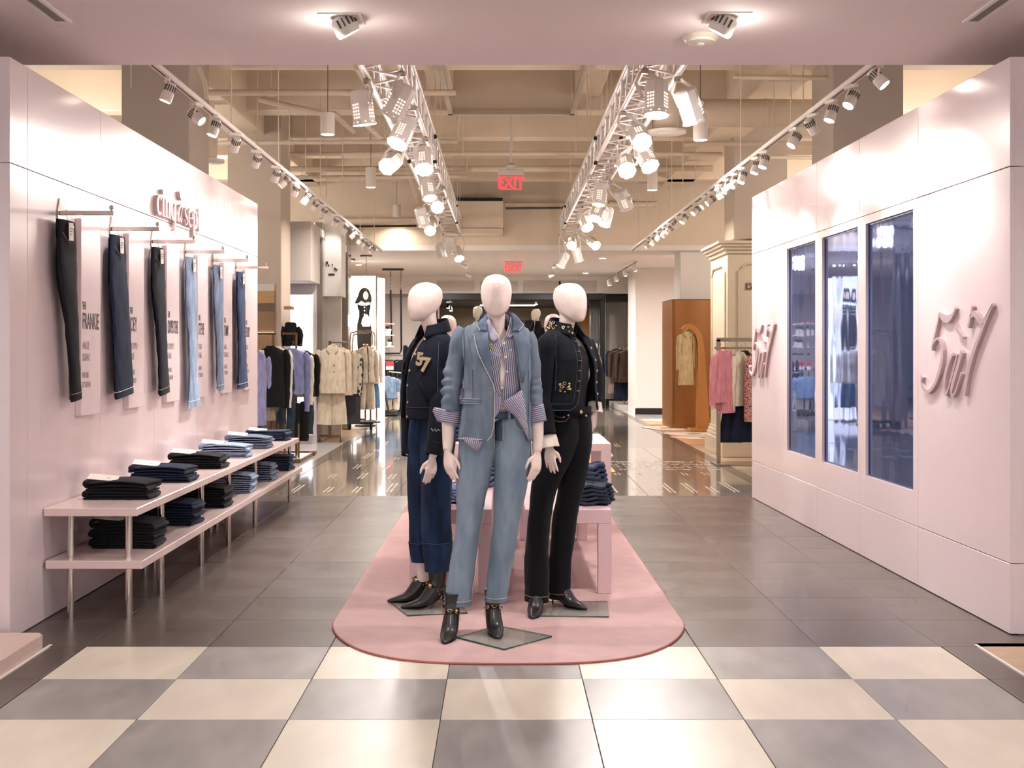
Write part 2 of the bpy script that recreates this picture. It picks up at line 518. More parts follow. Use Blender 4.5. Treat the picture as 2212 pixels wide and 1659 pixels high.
# blue tinted mirrors set in the right wall
def mirror_mat():
    m = bpy.data.materials.new('blue_mirror_film'); m.use_nodes = True
    N, L = m.node_tree.nodes, m.node_tree.links; b = N['Principled BSDF']
    b.inputs['Base Color'].default_value = (.17, .25, .57, 1); b.inputs['Metallic'].default_value = .82; b.inputs['Roughness'].default_value = .03
    tc = N.new('ShaderNodeTexCoord'); mp = N.new('ShaderNodeMapping'); mp.inputs['Scale'].default_value = (1, 1.6, .6)
    nz = N.new('ShaderNodeTexNoise'); nz.inputs['Scale'].default_value = 2.2; nz.inputs['Detail'].default_value = 1.0
    bp = N.new('ShaderNodeBump'); bp.inputs['Strength'].default_value = .10; bp.inputs['Distance'].default_value = .02
    L.new(tc.outputs['Object'], mp.inputs[0]); L.new(mp.outputs[0], nz.inputs['Vector']); L.new(nz.outputs['Fac'], bp.inputs['Height']); L.new(bp.outputs[0], b.inputs['Normal'])
    return m
MIRR = mirror_mat()
for i, lab in ((1, 'tall blue tinted mirror nearest the large raised numerals'), (2, 'tall blue tinted mirror in the middle of the three on the right wall'), (3, 'tall blue tinted mirror farthest back on the right wall')):
    a, b = WIN[i]
    o = thing('tinted_mirror', (WRX + .03, (a + b) / 2, WZ0), lab, 'mirror', 'blue mirrors in the right wall')
    MB().box(WRX + .024, WRX + .03, a + .001, b - .001, WZ0 + .001, WZ1 - .001).build('pane', MIRR, o, smooth=False)
    e = MB(); w = .012
    e.box(WRX + .018, WRX + .024, a, a + w, WZ0, WZ1); e.box(WRX + .018, WRX + .024, b - w, b, WZ0, WZ1)
    e.box(WRX + .018, WRX + .024, a + w, b - w, WZ0, WZ0 + w); e.box(WRX + .018, WRX + .024, a + w, b - w, WZ1 - w, WZ1)
    e.build('edge_trim', mat('mirror_edge', '4a5a86', .2, .6), o, smooth=False)
    on_right(o)

# ---- ceilings
ZC = 3.2
cn = struct(MB().box(-9, 9, -6, 7.5, ZC, ZC + .14).build('ceiling', CEIL, smooth=False))
struct(MB().box(-9, 9, 7.38, 7.5, ZC + .14, 5.5).build('wall_soffit', OPENC, smooth=False))
ZO = 5.3
struct(MB().box(-9, 9, 7.5, 23.6, ZO, ZO + .1).build('ceiling', OPENC, smooth=False))
ZB = 3.34
struct(MB().box(-9, 9, 23.3, 45, ZB, ZB + .1).build('ceiling', WHITEP, smooth=False))
struct(MB().box(-9, 9, 23.3, 23.42, ZB + .1, 5.4).build('wall_bulkhead', BEAMM, smooth=False))
struct(MB().box(-9, -8.9, 12.7, 45, 0, 5.4).build('wall_far_left', TAUPE, smooth=False))
struct(MB().box(8.9, 9, 12.3, 45, 0, 5.4).build('wall_far_right', TAUPE, smooth=False))
# cross beams and long beams of the open ceiling
for i, (y, w, zb) in enumerate([(11.2, .3, 4.7), (13.6, .35, 4.62), (16.3, .35, 4.62), (18.4, .3, 4.62), (20.1, .3, 4.62), (22.0, .35, 4.5)]):
    o = struct(MB().bbox(-8.8, 8.8, y, y + w, zb, ZO, .01).build('trim_5', BEAMM, smooth=False)); o.name = 'trim_%d' % (5 + i)
for i, (x, w, zb, y0, y1) in enumerate([(-.78, .3, 4.8, 7.5, 16.3), (1.12, .34, 4.8, 7.5, 16.3), (-3.6, .5, 4.5, 7.5, 23), (3.2, .5, 4.5, 7.5, 23)]):
    o = struct(MB().bbox(x - w / 2, x + w / 2, y0, y1, zb, ZO, .01).build('trim_11', BEAMM, smooth=False)); o.name = 'trim_%d' % (11 + i)
# square structural columns
def column(name, xi, side, d, w, dep, m, z1=ZO, z0=0):
    x0, x1 = (xi - w, xi) if side < 0 else (xi, xi + w)
    o = MB().bbox(x0, x1, d, d + dep, z0, z1, .01).build(name, m, smooth=False)
    return struct(o)
column('wall_column_1', -3.21, -1, 12.75, .7, .85, TAUPE)
column('wall_column_2', -3.11, -1, 17.5, .76, .75, COLF)
column('wall_column_3', 3.36, 1, 12.6, .72, .85, TAUPE)
column('wall_column_4', 3.29, 1, 17.6, .76, .75, COLF, ZO, 3.05)
column('wall_column_5', 3.38, 1, 23.5, .66, .8, WHITEP, 5.3, 2.3)
# far right walls
wf = struct(MB().bbox((1373 - CX) / F * 28.3, 5.4, 28.3, 30.0, 0, ZB, .005).build('wall_back_right', WHITEP, smooth=False))
struct(MB().box((1373 - CX) / F * 28.3 - .01, 5.4, 28.28, 28.3, 0, .14).build('baseboard_back_right', BLACK, smooth=False))
struct(MB().box(2.6, 5.4, 33.0, 33.2, 0, ZB).build('wall_rear', GREYP, smooth=False))
struct(MB().box(2.6, 5.4, 32.98, 33.0, 0, .16).build('baseboard_rear', BLACK, smooth=False))
# left back walls
struct(MB().box(-6, P(955, 0, 31.5).x - .1, 32.0, 32.2, 0, ZB).build('wall_rear_left', GREYP, smooth=False))
# ================================================================ lamps, trusses, pipes
LENS = mat('lamp_lens', 'fff2e2', .3, emit=22, ecol='fff0dd')
LENSB = mat('lamp_lens_bright', 'fffaf2', .3, emit=60, ecol='fff6ea')
LENSD = mat('lamp_lens_dim', 'f3e4d2', .3, emit=1.6, ecol='ffe6c8')
GRILL = mat('dark_grill', '4b443e', .6)
PIPEM = mat('pipe_paint', 'd9c7b3', .6, var=.05)

def omni(name, loc, e, rad=.08):
    l = bpy.data.lights.new(name, 'POINT'); l.energy = e; l.color = WARM; l.shadow_soft_size = rad
    o = bpy.data.objects.new(name, l); o.location = loc; COL.objects.link(o)
# --- recessed gimbal downlights, smoke detector and slot vents of the near ceiling
def gimbal(px, py, lean, lab):
    d = (ZC - H) * F / (CY - py); x = (px - CX) / F * d
    o = thing('gimbal_downlight', (x, d, ZC), lab, 'ceiling light', 'gimbal downlights in the near ceiling')
    a = .11; t = .012
    m = MB()
    m.box(x - a, x + a, d - a, d - a + t, ZC - .006, ZC); m.box(x - a, x + a, d + a - t, d + a, ZC - .006, ZC)
    m.box(x - a, x - a + t, d - a + t, d + a - t, ZC - .006, ZC); m.box(x + a - t, x + a, d - a + t, d + a - t, ZC - .006, ZC)
    m.build('trim_ring', WHITEM, o, smooth=False)
    ax = Vector((lean * .55, .25, -1)).normalized()
    c = Vector((x, d, ZC - .005))
    MB().lathe([(.0, -.02), (.045, -.02), (.062, .0), (.066, .07), (.058, .085), (.056, .075)], c, 20, ax).build('lamp_head', WHITEF, o)
    fin = MB()
    for k in range(7):
        ang = -1.2 + k * .4
        q = Vector((0, 0, 1)).rotation_difference(ax)
        fin.obox(c + q @ Vector((.064 * sin(ang), -.064 * cos(ang), .02)), q @ Vector((cos(ang), sin(ang), 0)), q @ Vector((-sin(ang), cos(ang), 0)), ax, .004, .006, .022)
    f_ = fin.build('cooling_fins', GRILL, o, smooth=False); f_['kind'] = 'stuff'
    MB().lathe([(0, .072), (.055, .072), (.05, .078), (0, .08)], c, 20, ax).build('lens', LENSB, o)
    omni('gimbal_spill', c + Vector((-lean * .02, .02, -.13)), 3, .04)
    l = spot('gimbal_light', c + ax * .1, c + ax * .1 + Vector((lean * .5, .4, -1)), 110, 95, .8, NEUT, .05)
    return o
gimbal(738, 40, 1, 'square recessed gimbal spotlight in near ceiling above the left side')
gimbal(1570, 38, -1, 'square recessed gimbal spotlight in near ceiling beside the smoke detector')
d = (ZC - H) * F / (CY - 78); x = (1513 - CX) / F * d
o = thing('smoke_detector', (x, d, ZC), 'round cream smoke detector on the near ceiling', 'smoke detector')
MB().lathe([(.0, 0), (.095, 0), (.098, -.012), (.09, -.02), (.085, -.022), (.08, -.036), (.03, -.042), (0, -.042)], (x, d, ZC), 28).build('housing', mat('cream_plastic', 'e6dccb', .4), o)
MB().lathe([(.0, -.04), (.02, -.04), (.022, -.05), (.0, -.055)], (x, d, ZC), 12).build('sensor', WHITEM, o)
for sx, lab in ((-1, 'long slot vent in the near ceiling above the left wall'), (1, 'long slot vent in the near ceiling above the right wall')):
    xx = -2.30 if sx < 0 else 2.46
    yy = 6.5
    o = thing('slot_vent', (xx, 5, ZC), lab, 'vent', 'slot vents in the near ceiling')
    m = MB(); m.box(xx - .05, xx - .03, 1.5, yy, ZC - .012, ZC); m.box(xx + .03, xx + .05, 1.5, yy, ZC - .012, ZC); m.box(xx - .03, xx + .03, yy - .02, yy, ZC - .012, ZC)
    m.build('vent_frame', WHITEM, o, smooth=False)
    MB().box(xx - .03, xx + .03, 1.5, yy - .02, ZC - .004, ZC - .001).build('slot', mat('slot_grey', '8d827c', .6), o, smooth=False)

# --- track lighting
ZT = 3.25
def make_head(tilt, lens):
    """track spotlight hanging at origin; aims along -X tilted below the horizontal"""
    r = bpy.data.objects.new('track_spotlight', None); COL.objects.link(r); r.empty_display_size = .05
    MB().bbox(-.02, .02, -.07, .07, -.035, 0, .004).build('adapter', WHITEF, r, smooth=False)
    MB().tube([(0, .02, -.03), (0, .03, -.06), (0, .055, -.09), (0, .055, -.14)], .009, 8).build('arm', WHITEF, r)
    ax = Vector((-cos(tilt), 0, -sin(tilt)))
    c = Vector((0, 0, -.14)) - ax * .02
    MB().lathe([(0, -.085), (.034, -.085), (.044, -.06), (.046, .0), (.05, .01), (.052, .075), (.048, .08), (.046, .06), (0, .06)], c, 18, ax).build('lamp_head', WHITEF, r)
    g = MB(); q = Vector((0, 0, 1)).rotation_difference(ax)
    for k in range(14):
        a = 2 * pi * k / 14
        g.obox(c + q @ Vector((.045 * cos(a), .045 * sin(a), -.035)), q @ Vector((cos(a), sin(a), 0)), q @ Vector((-sin(a), cos(a), 0)), ax, .003, .005, .026)
    g_ = g.build('cooling_fins', GRILL, r, smooth=False); g_['kind'] = 'stuff'
    MB().lathe([(0, .064), (.046, .064), (.044, .07), (0, .072)], c, 16, ax).build('lens', lens, r)
    return r, ax, c
HEADS = {k: make_head(t, l) for k, (t, l) in {'w': (.95, LENS), 's': (1.2, LENS), 'd': (.7, LENSD), 'b': (.85, LENSB)}.items()}
USED = set()
def track_head(kind, loc, yaw, lab, grp):
    p = HEADS[kind][0]
    o = p if kind not in USED else copy_tree(p)
    USED.add(kind)
    o.location = loc; o.rotation_euler = (0, 0, yaw); o.scale = (.78, .78, .78)
    tag(o, lab, 'spotlight', grp)
    ax = Matrix.Rotation(yaw, 3, 'Z') @ HEADS[kind][1]
    c = Vector(loc) + Matrix.Rotation(yaw, 3, 'Z') @ HEADS[kind][2]
    return c + ax * .1, ax
def track(x, y0, y1, lab, sidew):
    o = thing('lighting_track', (x, y0, ZT), lab, 'lighting track')
    MB().bbox(x - .024, x + .024, y0, y1, ZT, ZT + .035, .003).build('rail', WHITEF, o, smooth=False)
    y = y0 + .3; k = 0
    s = MB()
    MB().box(x - .006, x + .006, y0 + .02, y1 - .02, ZT - .002, ZT).build('slot', GRILL, o, smooth=False)
    yy = y0 + .2
    while yy < y1:
        if abs(yy - 14.2) < .3: yy += .7
        MB().cyl((x, yy, ZT + .03), (x, yy, ZO - .2), .005, 6).build('hanger_rod', PIPEM, o)
        yy += 2.1
    return o
XTL, XTR = -2.18, 2.33
track(XTL, 7.7, 22.6, 'long white lighting track hanging left of the trusses', 'left')
track(XTR, 7.7, 22.2, 'long white lighting track hanging right of the trusses', 'right')
lx = [(362, 's', .2), (427, 'd', pi * .9), (462, 's', .5), (507, 'b', -.9), (553, 'b', -.9), (595, 'w', -.8), (612, 'd', .3), (637, 'w', -.7), (660, 'w', .4), (678, 'd', -.6), (698, 'w', -.5), (724, 'b', -.7), (745, 'w', -.5), (762, 'd', .1), (776, 'b', -.6), (784, 'w', -.5), (793, 'w', -.6), (803, 'd', .3)]
LT = []
for i, (px, k, yaw) in enumerate(lx):
    d = XTL * F / (px - CX)
    LT.append(track_head(k, (XTL, d, ZT), yaw if k != 'd' else yaw, '%s spotlight from the front along the left lighting track' % ORD[i], 'spotlights on the left track'))
rx = [(1900, 'b', pi * .85), (1838, 'w', .5), (1795, 's', .4), (1755, 'b', pi * 1.15), (1715, 'w', .3), (1650, 's', .5), (1632, 's', .4), (1603, 's', .5), (1586, 'd', .6), (1570, 'd', .4), (1554, 'w', pi * 1.2), (1533, 'd', .2), (1522, 'd', .3), (1502, 'd', .5), (1477, 'w', .4), (1462, 'd', pi), (1444, 'd', .3), (1434, 'w', .2), (1422, 'd', .4), (1410, 'w', .8), (1399, 'd', .3)]
RT = []
ORD2 = ORD + ['twenty first']
for i, (px, k, yaw) in enumerate(rx):
    d = XTR * F / (px - CX)
    RT.append(track_head(k, (XTR, d, ZT), yaw, '%s spotlight from the front along the right lighting track' % ORD2[i], 'spotlights on the right track'))
# the beams of the track lamps on the two pink walls and along the aisle
for i, (y, z, e) in enumerate([(7.5, 2.0, 40), (8.2, 1.6, 44), (9.1, 1.3, 62), (10.0, 1.1, 66), (11.2, 1.2, 55), (12.2, 1.2, 35)]):
    spot('track_beam', (XTL - .02, y + .2, ZT - .25), (WLX, y, z), e, 75, .9, (1, .94, .91), .04)
for i, (y, z, e) in enumerate([(7.1, 1.9, 85), (8.0, 1.4, 85), (9.2, 1.4, 85), (10.4, 1.3, 82), (11.5, 1.3, 70)]):
    spot('track_beam', (XTR - .28, y + .1, ZT - .25), (WRX - .02 * (y - 6.4), y, z), e, 80, .9, (1, .94, .91), .04)

# --- box trusses
ALU = mat('white_truss', 'e9e0dc', .3, .25, var=.02)
def truss(x, secs, lab):
    o = thing('lighting_truss', (x, secs[0][0], 3.58), lab, 'truss', 'box trusses over the aisle')
    hw = .145; zb, zt = 3.6, 3.88
    for (y0, y1) in secs:
        cs = [(x - hw, zb), (x + hw, zb), (x + hw, zt), (x - hw, zt)]
        for (cx, cz) in cs:
            c = MB().cyl((cx, y0, cz), (cx, y1, cz), .025, 12).build('chord', ALU, o)
            MB().cyl((cx, y0 - .006, cz), (cx, y0, cz), .024, 12).build('end_cap', BLACK, c) if y0 > 10 else None
        n = max(2, int((y1 - y0) / .28)); st = (y1 - y0) / n
        for a, b in ((0, 1), (1, 2), (2, 3), (3, 0)):
            pts = []
            for k in range(n + 1):
                cx, cz = cs[a] if k % 2 == 0 else cs[b]
                pts.append((cx, y0 + st * k, cz))
            pp = []
            for p, q in zip(pts, pts[1:]): pp += [p, Vector(p).lerp(Vector(q), .5)]
            pp.append(pts[-1])
            MB().tube(pp, .009, 6).build('lacing', ALU, o)
        for (y) in (y0 + .02, y1 - .02):
            m = MB(); m.tube([(cs[k][0], y, cs[k][1]) for k in range(4)], .012, 6, closed=True); m.build('end_frame', ALU, o)
        for yy in (lerp(y0, y1, .2), lerp(y0, y1, .8)):
            for s in (-1, 1): MB().cyl((x + s * hw, yy, zt), (x + s * hw, yy, ZO - .1), .004, 5).build('hanger_wire', PIPEM, o)
    return o
truss(-.90, [(7.62, 13.7), (14.0, 20.4), (20.7, 22.7)], 'white box truss hanging over the left side of the aisle')
truss(1.21, [(7.62, 13.8), (14.1, 20.5), (20.8, 22.7)], 'white box truss hanging over the right side of the aisle')

# --- par cans clamped under the trusses
def par_can(px, py, d, aim, lens, lab, power=0, holes=True):
    d = min(22.45, 1.87 * F / (CY - py))
    c = P(px, py, d)
    tx = -.90 if c.x < 0 else 1.21
    o = thing('par_can', c, lab, 'stage light', 'par cans hanging from the trusses')
    ax = Vector(aim).normalized()
    R, Lh = .088, .135
    MB().lathe([(0, -Lh), (R * .8, -Lh), (R * .95, -Lh * .9), (R, -Lh * .7), (R, Lh * .86), (R * 1.08, Lh * .88), (R * 1.1, Lh), (R * .98, Lh), (R * .95, Lh * .8), (0, Lh * .8)], c, 8, ax).build('can', WHITEM, o, angle=20)
    MB().lathe([(0, Lh * .83), (R * .94, Lh * .83), (R * .9, Lh * .93), (0, Lh * .97)], c, 16, ax).build('lens', lens, o)
    q = Vector((0, 0, 1)).rotation_difference(ax)
    if holes:
        m = MB()
        for s in (0, 1, 2, 3):
            an = s * pi / 2 + pi / 8
            for a2 in (-1, 0, 1):
                for k in range(5):
                    p = c + q @ (Vector((cos(an), sin(an), 0)) * (R * .985 * cos(pi / 8) + .003) + Vector((-sin(an), cos(an), 0)) * a2 * .022 + Vector((0, 0, -.02 + k * .025)))
                    m.lathe([(0, -.001), (.007, -.001), (.007, .001), (0, .001)], p, 6, q @ Vector((cos(an), sin(an), 0)))
        h = m.build('vent_holes', LENSD if lens is not GRILL else GRILL, o, smooth=False); h['kind'] = 'stuff'
    # yoke up to the clamp
    top = Vector((tx + (.145 if c.x > tx else -.145), c.y + .02, 3.545))
    sd = ax.cross(Vector((0, 0, 1)))
    sd = sd.normalized() if sd.length > .1 else Vector((1, 0, 0))
    pts = [c + sd * (R + .012), c + sd * (R + .012) + (top - c) * .6, top + sd * .03, top - sd * .03, c - sd * (R + .012) + (top - c) * .6, c - sd * (R + .012)]
    MB().tube(pts, [(.004, .016)] * 6, 6, up=sd).build('yoke', WHITEM, o)
    MB().lathe([(0, -.012), (.018, -.012), (.018, .012), (0, .012)], c + sd * (R + .02), 10, sd).build('knob', WHITEM, o)
    MB().bbox(top.x - .03, top.x + .03, top.y - .02, top.y + .02, top.z - .01, top.z + .03, .005).build('clamp', STEEL, o, smooth=False)
    if power: omni('par_fill', c + Vector((0, 0, -.22)), 14 if c.y < 20 else 8)  # added point fill near each lit can, brightens the open ceiling
    if power: spot('par_beam', c + ax * (Lh + .02), c + ax * 3, power, 48, .5, NEUT, .08)
    return o
TL = lambda k, extra='': 'white par can on the left truss, %s from the front%s' % (ORD[k], extra)
TR = lambda k, extra='': 'white par can on the right truss, %s from the front%s' % (ORD[k], extra)
for k, (px, py, d, aim, lens, pw) in enumerate([
        (783, 232, 9.7, (.12, .1, -1), LENS, 130), (862, 218, 10.6, (-.45, .2, -.8), LENSD, 0), (870, 285, 11.6, (-.4, -.55, -1), LENSB, 170), (846, 352, 14.6, (-.3, -1, -.45), LENSB, 120),
        (915, 345, 14.3, (.1, -.75, -1), LENSB, 150), (925, 408, 17.2, (.2, -.5, -1), LENSD, 0), (944, 440, 17.9, (.1, -1, -.5), LENSB, 110), (912, 468, 20.2, (.3, .4, -1), LENSD, 0), (930, 490, 20.6, (.0, -1, -.6), LENSB, 90),
        (952, 540, 23.0, (.2, .2, -1), LENSD, 0), (973, 527, 22.3, (.1, .2, -1), LENSD, 0), (989, 547, 22.8, (.3, -.7, -1), LENSB, 60)]):
    par_can(px, py, d, aim, lens, TL(k), pw, k < 9)
for k, (px, py, d, aim, lens, pw) in enumerate([
        (1418, 212, 10.3, (-.02, -.15, -1), LENS, 130), (1490, 228, 10.2, (.35, .35, -.9), LENSD, 0), (1381, 295, 12.6, (.1, -1, -.6), LENSB, 170), (1394, 340, 13.9, (.4, -.8, -1), LENSB, 120), (1352, 357, 14.6, (.0, -1, -.6), LENSB, 150),
        (1296, 420, 17.6, (-.15, -.2, -1), LENSD, 0), (1347, 430, 17.2, (.4, .5, -.8), LENSD, 0), (1292, 455, 18.6, (-.4, -.5, -1), LENS, 80), (1310, 468, 19.0, (-.3, -.4, -1), LENS, 0), (1264, 478, 20.3, (.3, -.8, -1), LENS, 80),
        (1234, 523, 22.2, (.0, -1, -.6), LENSB, 70), (1281, 525, 22.0, (.4, -1, -.5), LENSB, 60), (1217, 562, 23.1, (-.5, -.3, -1), LENSD, 0), (1247, 550, 22.8, (.3, .2, -1), LENSD, 0)]):
    par_can(px, py, d, aim, lens, TR(k), pw, k < 11)

# --- cylinder pendants
def pendant(px, ytop, ybot, wpx, lab, e=60):
    d = .15 * F / wpx
    c = P(px, ybot, d); t = P(px, ytop, d)
    o = thing('cylinder_pendant', (c.x, c.y, c.z), lab, 'pendant light', 'cylinder pendant lights')
    r = .075; h = t.z - c.z
    MB().lathe([(0, h), (r * .96, h), (r, h - .006), (r, 0), (r * .92, 0), (r * .9, .02), (0, .02)], c, 24).build('shade', WHITEF, o)
    MB().lathe([(0, .006), (r * .9, .006), (r * .9, .014), (0, .014)], c, 20).build('lens', LENS, o)
    zt = min(ZO - .02, c.z + 1.6)
    MB().cyl((c.x, c.y, c.z + h), (c.x, c.y, zt), .004, 5).build('cable', GRILL, o)
    MB().lathe([(0, 0), (.07, 0), (.065, .03), (0, .03)], (c.x, c.y, zt - .02), 14).build('canopy', WHITEF, o)
    area_light('pendant_light', (c.x, c.y, c.z - .02), .14, e, WARM, spread=140)
pendant(708, 244, 291, 31, 'white cylinder pendant lamp nearest on the left, beside the truss')
pendant(801, 362, 405, 22.5, 'white cylinder pendant lamp second on the left, behind the bright par can')
pendant(857, 443, 472, 17.5, 'white cylinder pendant lamp farthest on the left', 10)
pendant(1513, 238, 303, 32, 'white cylinder pendant lamp nearest on the right, under the round duct')
pendant(1409, 358, 411, 22.5, 'white cylinder pendant lamp second on the right, behind the truss')

# --- pipes, ducts and diffusers of the open ceiling
def pipe(pts, r, lab, m=PIPEM, name='ceiling_pipe', couplings=True):
    o = thing(name, pts[0], lab, 'pipe', 'painted pipes of the open ceiling')
    MB().tube(pts, r, 10).build('tube', m, o)
    if couplings:
        for a, b in zip(pts, pts[1:]):
            a, b = Vector(a), Vector(b)
            if (b - a).length > 2.5:
                for t in (.3, .7):
                    q = a.lerp(b, t); u = (b - a).normalized()
                    MB().cyl(q - u * .04, q + u * .04, r * 1.25, 10).build('coupling', m, o)
                    MB().cyl(q + Vector((0, 0, r)), (q.x, q.y, ZO - .05), .006, 5).build('hanger_rod', PIPEM, o)
    return o
pipe([P(415, 200, 14.1), P(985, 200, 14.1)], .035, 'white horizontal pipe crossing nearest behind the left track')
pipe([P(470, 309, 16.9), P(988, 305, 16.9), P(990, 250, 16.9)], .03, 'white horizontal pipe with a raised elbow left of centre')
pipe([P(610, 333, 18.2), P(1320, 331, 18.2), P(1560, 333, 18.2)], .03, 'long white pipe running across above the first exit sign')
pipe([P(500, 384, 19.8), P(1008, 381, 19.8), P(1008, 342, 19.8)], .03, 'white horizontal pipe with elbow below the long pipe')
pipe([P(540, 366, 19.9), P(1540, 364, 19.9)], .05, 'pale square-looking conduit crossing at exit sign height')
pipe([P(690, 478, 22.8), P(905, 476, 22.8)], .06, 'thick white pipe low on the left against the bulkhead')
pipe([P(700, 490, 22.7), P(900, 488, 22.7)], .02, 'black thin pipe under the thick pipe on the left', BLACK, couplings=False)
pipe([P(1090, 443, 22.9), P(1420, 441, 22.9)], .055, 'thick white pipe right of the boxed duct')
pipe([P(1092, 450, 22.8), P(1240, 449, 22.8)], .02, 'dark thin pipe beside the boxed duct', GRILL, couplings=False)
pipe([P(1478, 312, 15.2), P(1500, 310, 15.2), P(1790, 310, 15.2)], .03, 'white pipe under the round duct on the right')
pipe([P(1640, 340, 16.8), P(1800, 341, 16.8)], .025, 'white thin pipe behind the right lighting track')
pipe([P(1585, 165, 12.8), P(1592, 166, 12.8), P(1790, 169, 12.8)], .025, 'white conduit high on the right near the soffit')
pipe([P(560, 215, 14.6), P(700, 246, 14.6), P(722, 246, 14.6), P(765, 285, 14.8)], .035, 'bent white pipe sloping down beside the nearest left pendant')
pipe([P(835, 150, 12.0), P(770, 250, 15.5), P(870, 340, 19.4), P(905, 440, 22.6)], .035, 'long white pipe running away beside the left truss')
pipe([P(770, 145, 12.5), P(840, 260, 16.4), P(905, 350, 19.6), P(955, 430, 22.4)], .03, 'second white pipe running away beside the left truss')
pipe([P(430, 145, 11.5), P(442, 175, 11.5), P(447, 212, 11.5)], .02, 'grey flexible conduit curving down behind the left track', PIPEM, couplings=False)
# round duct with diffuser on the right, diffuser on the left
a, b = P(1505, 245, 14.2), P(1800, 245, 14.2)
o = thing('round_duct', a, 'wide beige round air duct on the right side of the ceiling', 'duct')
MB().cyl(a, b, .16, 28).build('duct_body', BEAMM, o)
for t in (.02, .5, .95):
    q = a.lerp(b, t); MB().cyl(q - Vector((.015, 0, 0)), q + Vector((.015, 0, 0)), .167, 28).build('seam_band', BEAMM, o)
def diffuser(px, py, wpx, d, lab):
    c = P(px, py, d); r = wpx / 2 / F * d
    o = thing('round_diffuser', c, lab, 'air diffuser', 'round ceiling air diffusers')
    MB().lathe([(0, 0), (r * .5, 0), (r * .52, -.02), (r * .45, -.03), (0, -.03)], c + Vector((0, 0, .02)), 28).build('centre_cone', WHITEF, o)
    MB().lathe([(r * .62, -.005), (r, .0), (r, .025), (r * .6, .05), (r * .58, .05)], c, 32).build('outer_ring', WHITEF, o)
    MB().lathe([(0, .04), (r * .62, .04), (r * .66, .3), (r * .5, .42), (r * .5, ZO - c.z), (0, ZO - c.z)], c, 28).build('collar', BEAMM, o)
    MB().lathe([(0, .012), (r * .6, .012), (r * .6, .016), (0, .016)], c, 28).build('dark_slot', GRILL, o)
diffuser(1440, 288, 84, 13.2, 'round ceiling diffuser beside the right truss')
diffuser(442, 350, 84, 15.2, 'round ceiling diffuser behind the left wall')
o = thing('ceiling_strut_frame', P(1110, 240, 16.2), 'grey strut frame hanging around the ceiling bay in the centre', 'strut frame')
zs = P(0, 243, 16.2).z
for p, q in ((( -.67, 16.2), (.92, 16.2)), ((-.67, 11.5), (-.67, 16.2)), ((.92, 11.5), (.92, 16.2))):
    MB().box(min(p[0], q[0]) - .03, max(p[0], q[0]) + .03, min(p[1], q[1]) - .03, max(p[1], q[1]) + .03, zs - .03, zs + .03).build('strut', mat('galvanised', 'b3a594', .45, .3), o, smooth=False)
for (x, y) in ((-.67, 16.2), (.92, 16.2), (-.67, 12.5), (.92, 12.5)): MB().cyl((x, y, zs), (x, y, ZO), .008, 6).build('hanger_rod', PIPEM, o)
a, b = P(960, 505, 22.75), P(1087, 434, 22.75)
o = thing('boxed_duct', (a.x, 22.75, a.z), 'large white boxed duct against the bulkhead in the centre', 'duct')
MB().bbox(a.x, b.x, 22.75, 23.29, a.z, b.z, .008).build('duct_body', BEAMM, o, smooth=False)
MB().box(a.x - .01, b.x + .01, 22.74, 23.28, a.z + .1, a.z + .106).build('seam', GRILL, o, smooth=False)
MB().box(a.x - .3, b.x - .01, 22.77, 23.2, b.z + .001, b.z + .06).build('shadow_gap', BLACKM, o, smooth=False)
# loose hanger rods
rod = MB().cyl((0, 0, 0), (0, 0, 1.2), .006, 5).mesh('hanger_rod', PIPEM)
for k, (px, py, d) in enumerate(sorted([(283, 190, 12.3), (556, 330, 15), (625, 345, 16), (660, 380, 17), (705, 425, 19), (742, 420, 20), (1000, 330, 17), (940, 300, 15), (950, 345, 16.5), (1245, 330, 15.2), (1268, 300, 14.5), (1276, 345, 15), (1300, 285, 14), (1600, 365, 15.5), (1672, 325, 14), (1735, 270, 13), (1398, 470, 20), (1440, 450, 19.5), (1420, 520, 22), (1475, 430, 18)])):
    p = P(px, py, d)
    o = inst('hanger_rod', rod, p); tag(o, '%s thin white hanger rod counted from the left in the open ceiling' % ORD[k], 'rod', 'thin hanger rods of the open ceiling')
    o.scale = (1, 1, max(.3, (ZO - p.z) / 1.2 - .001))

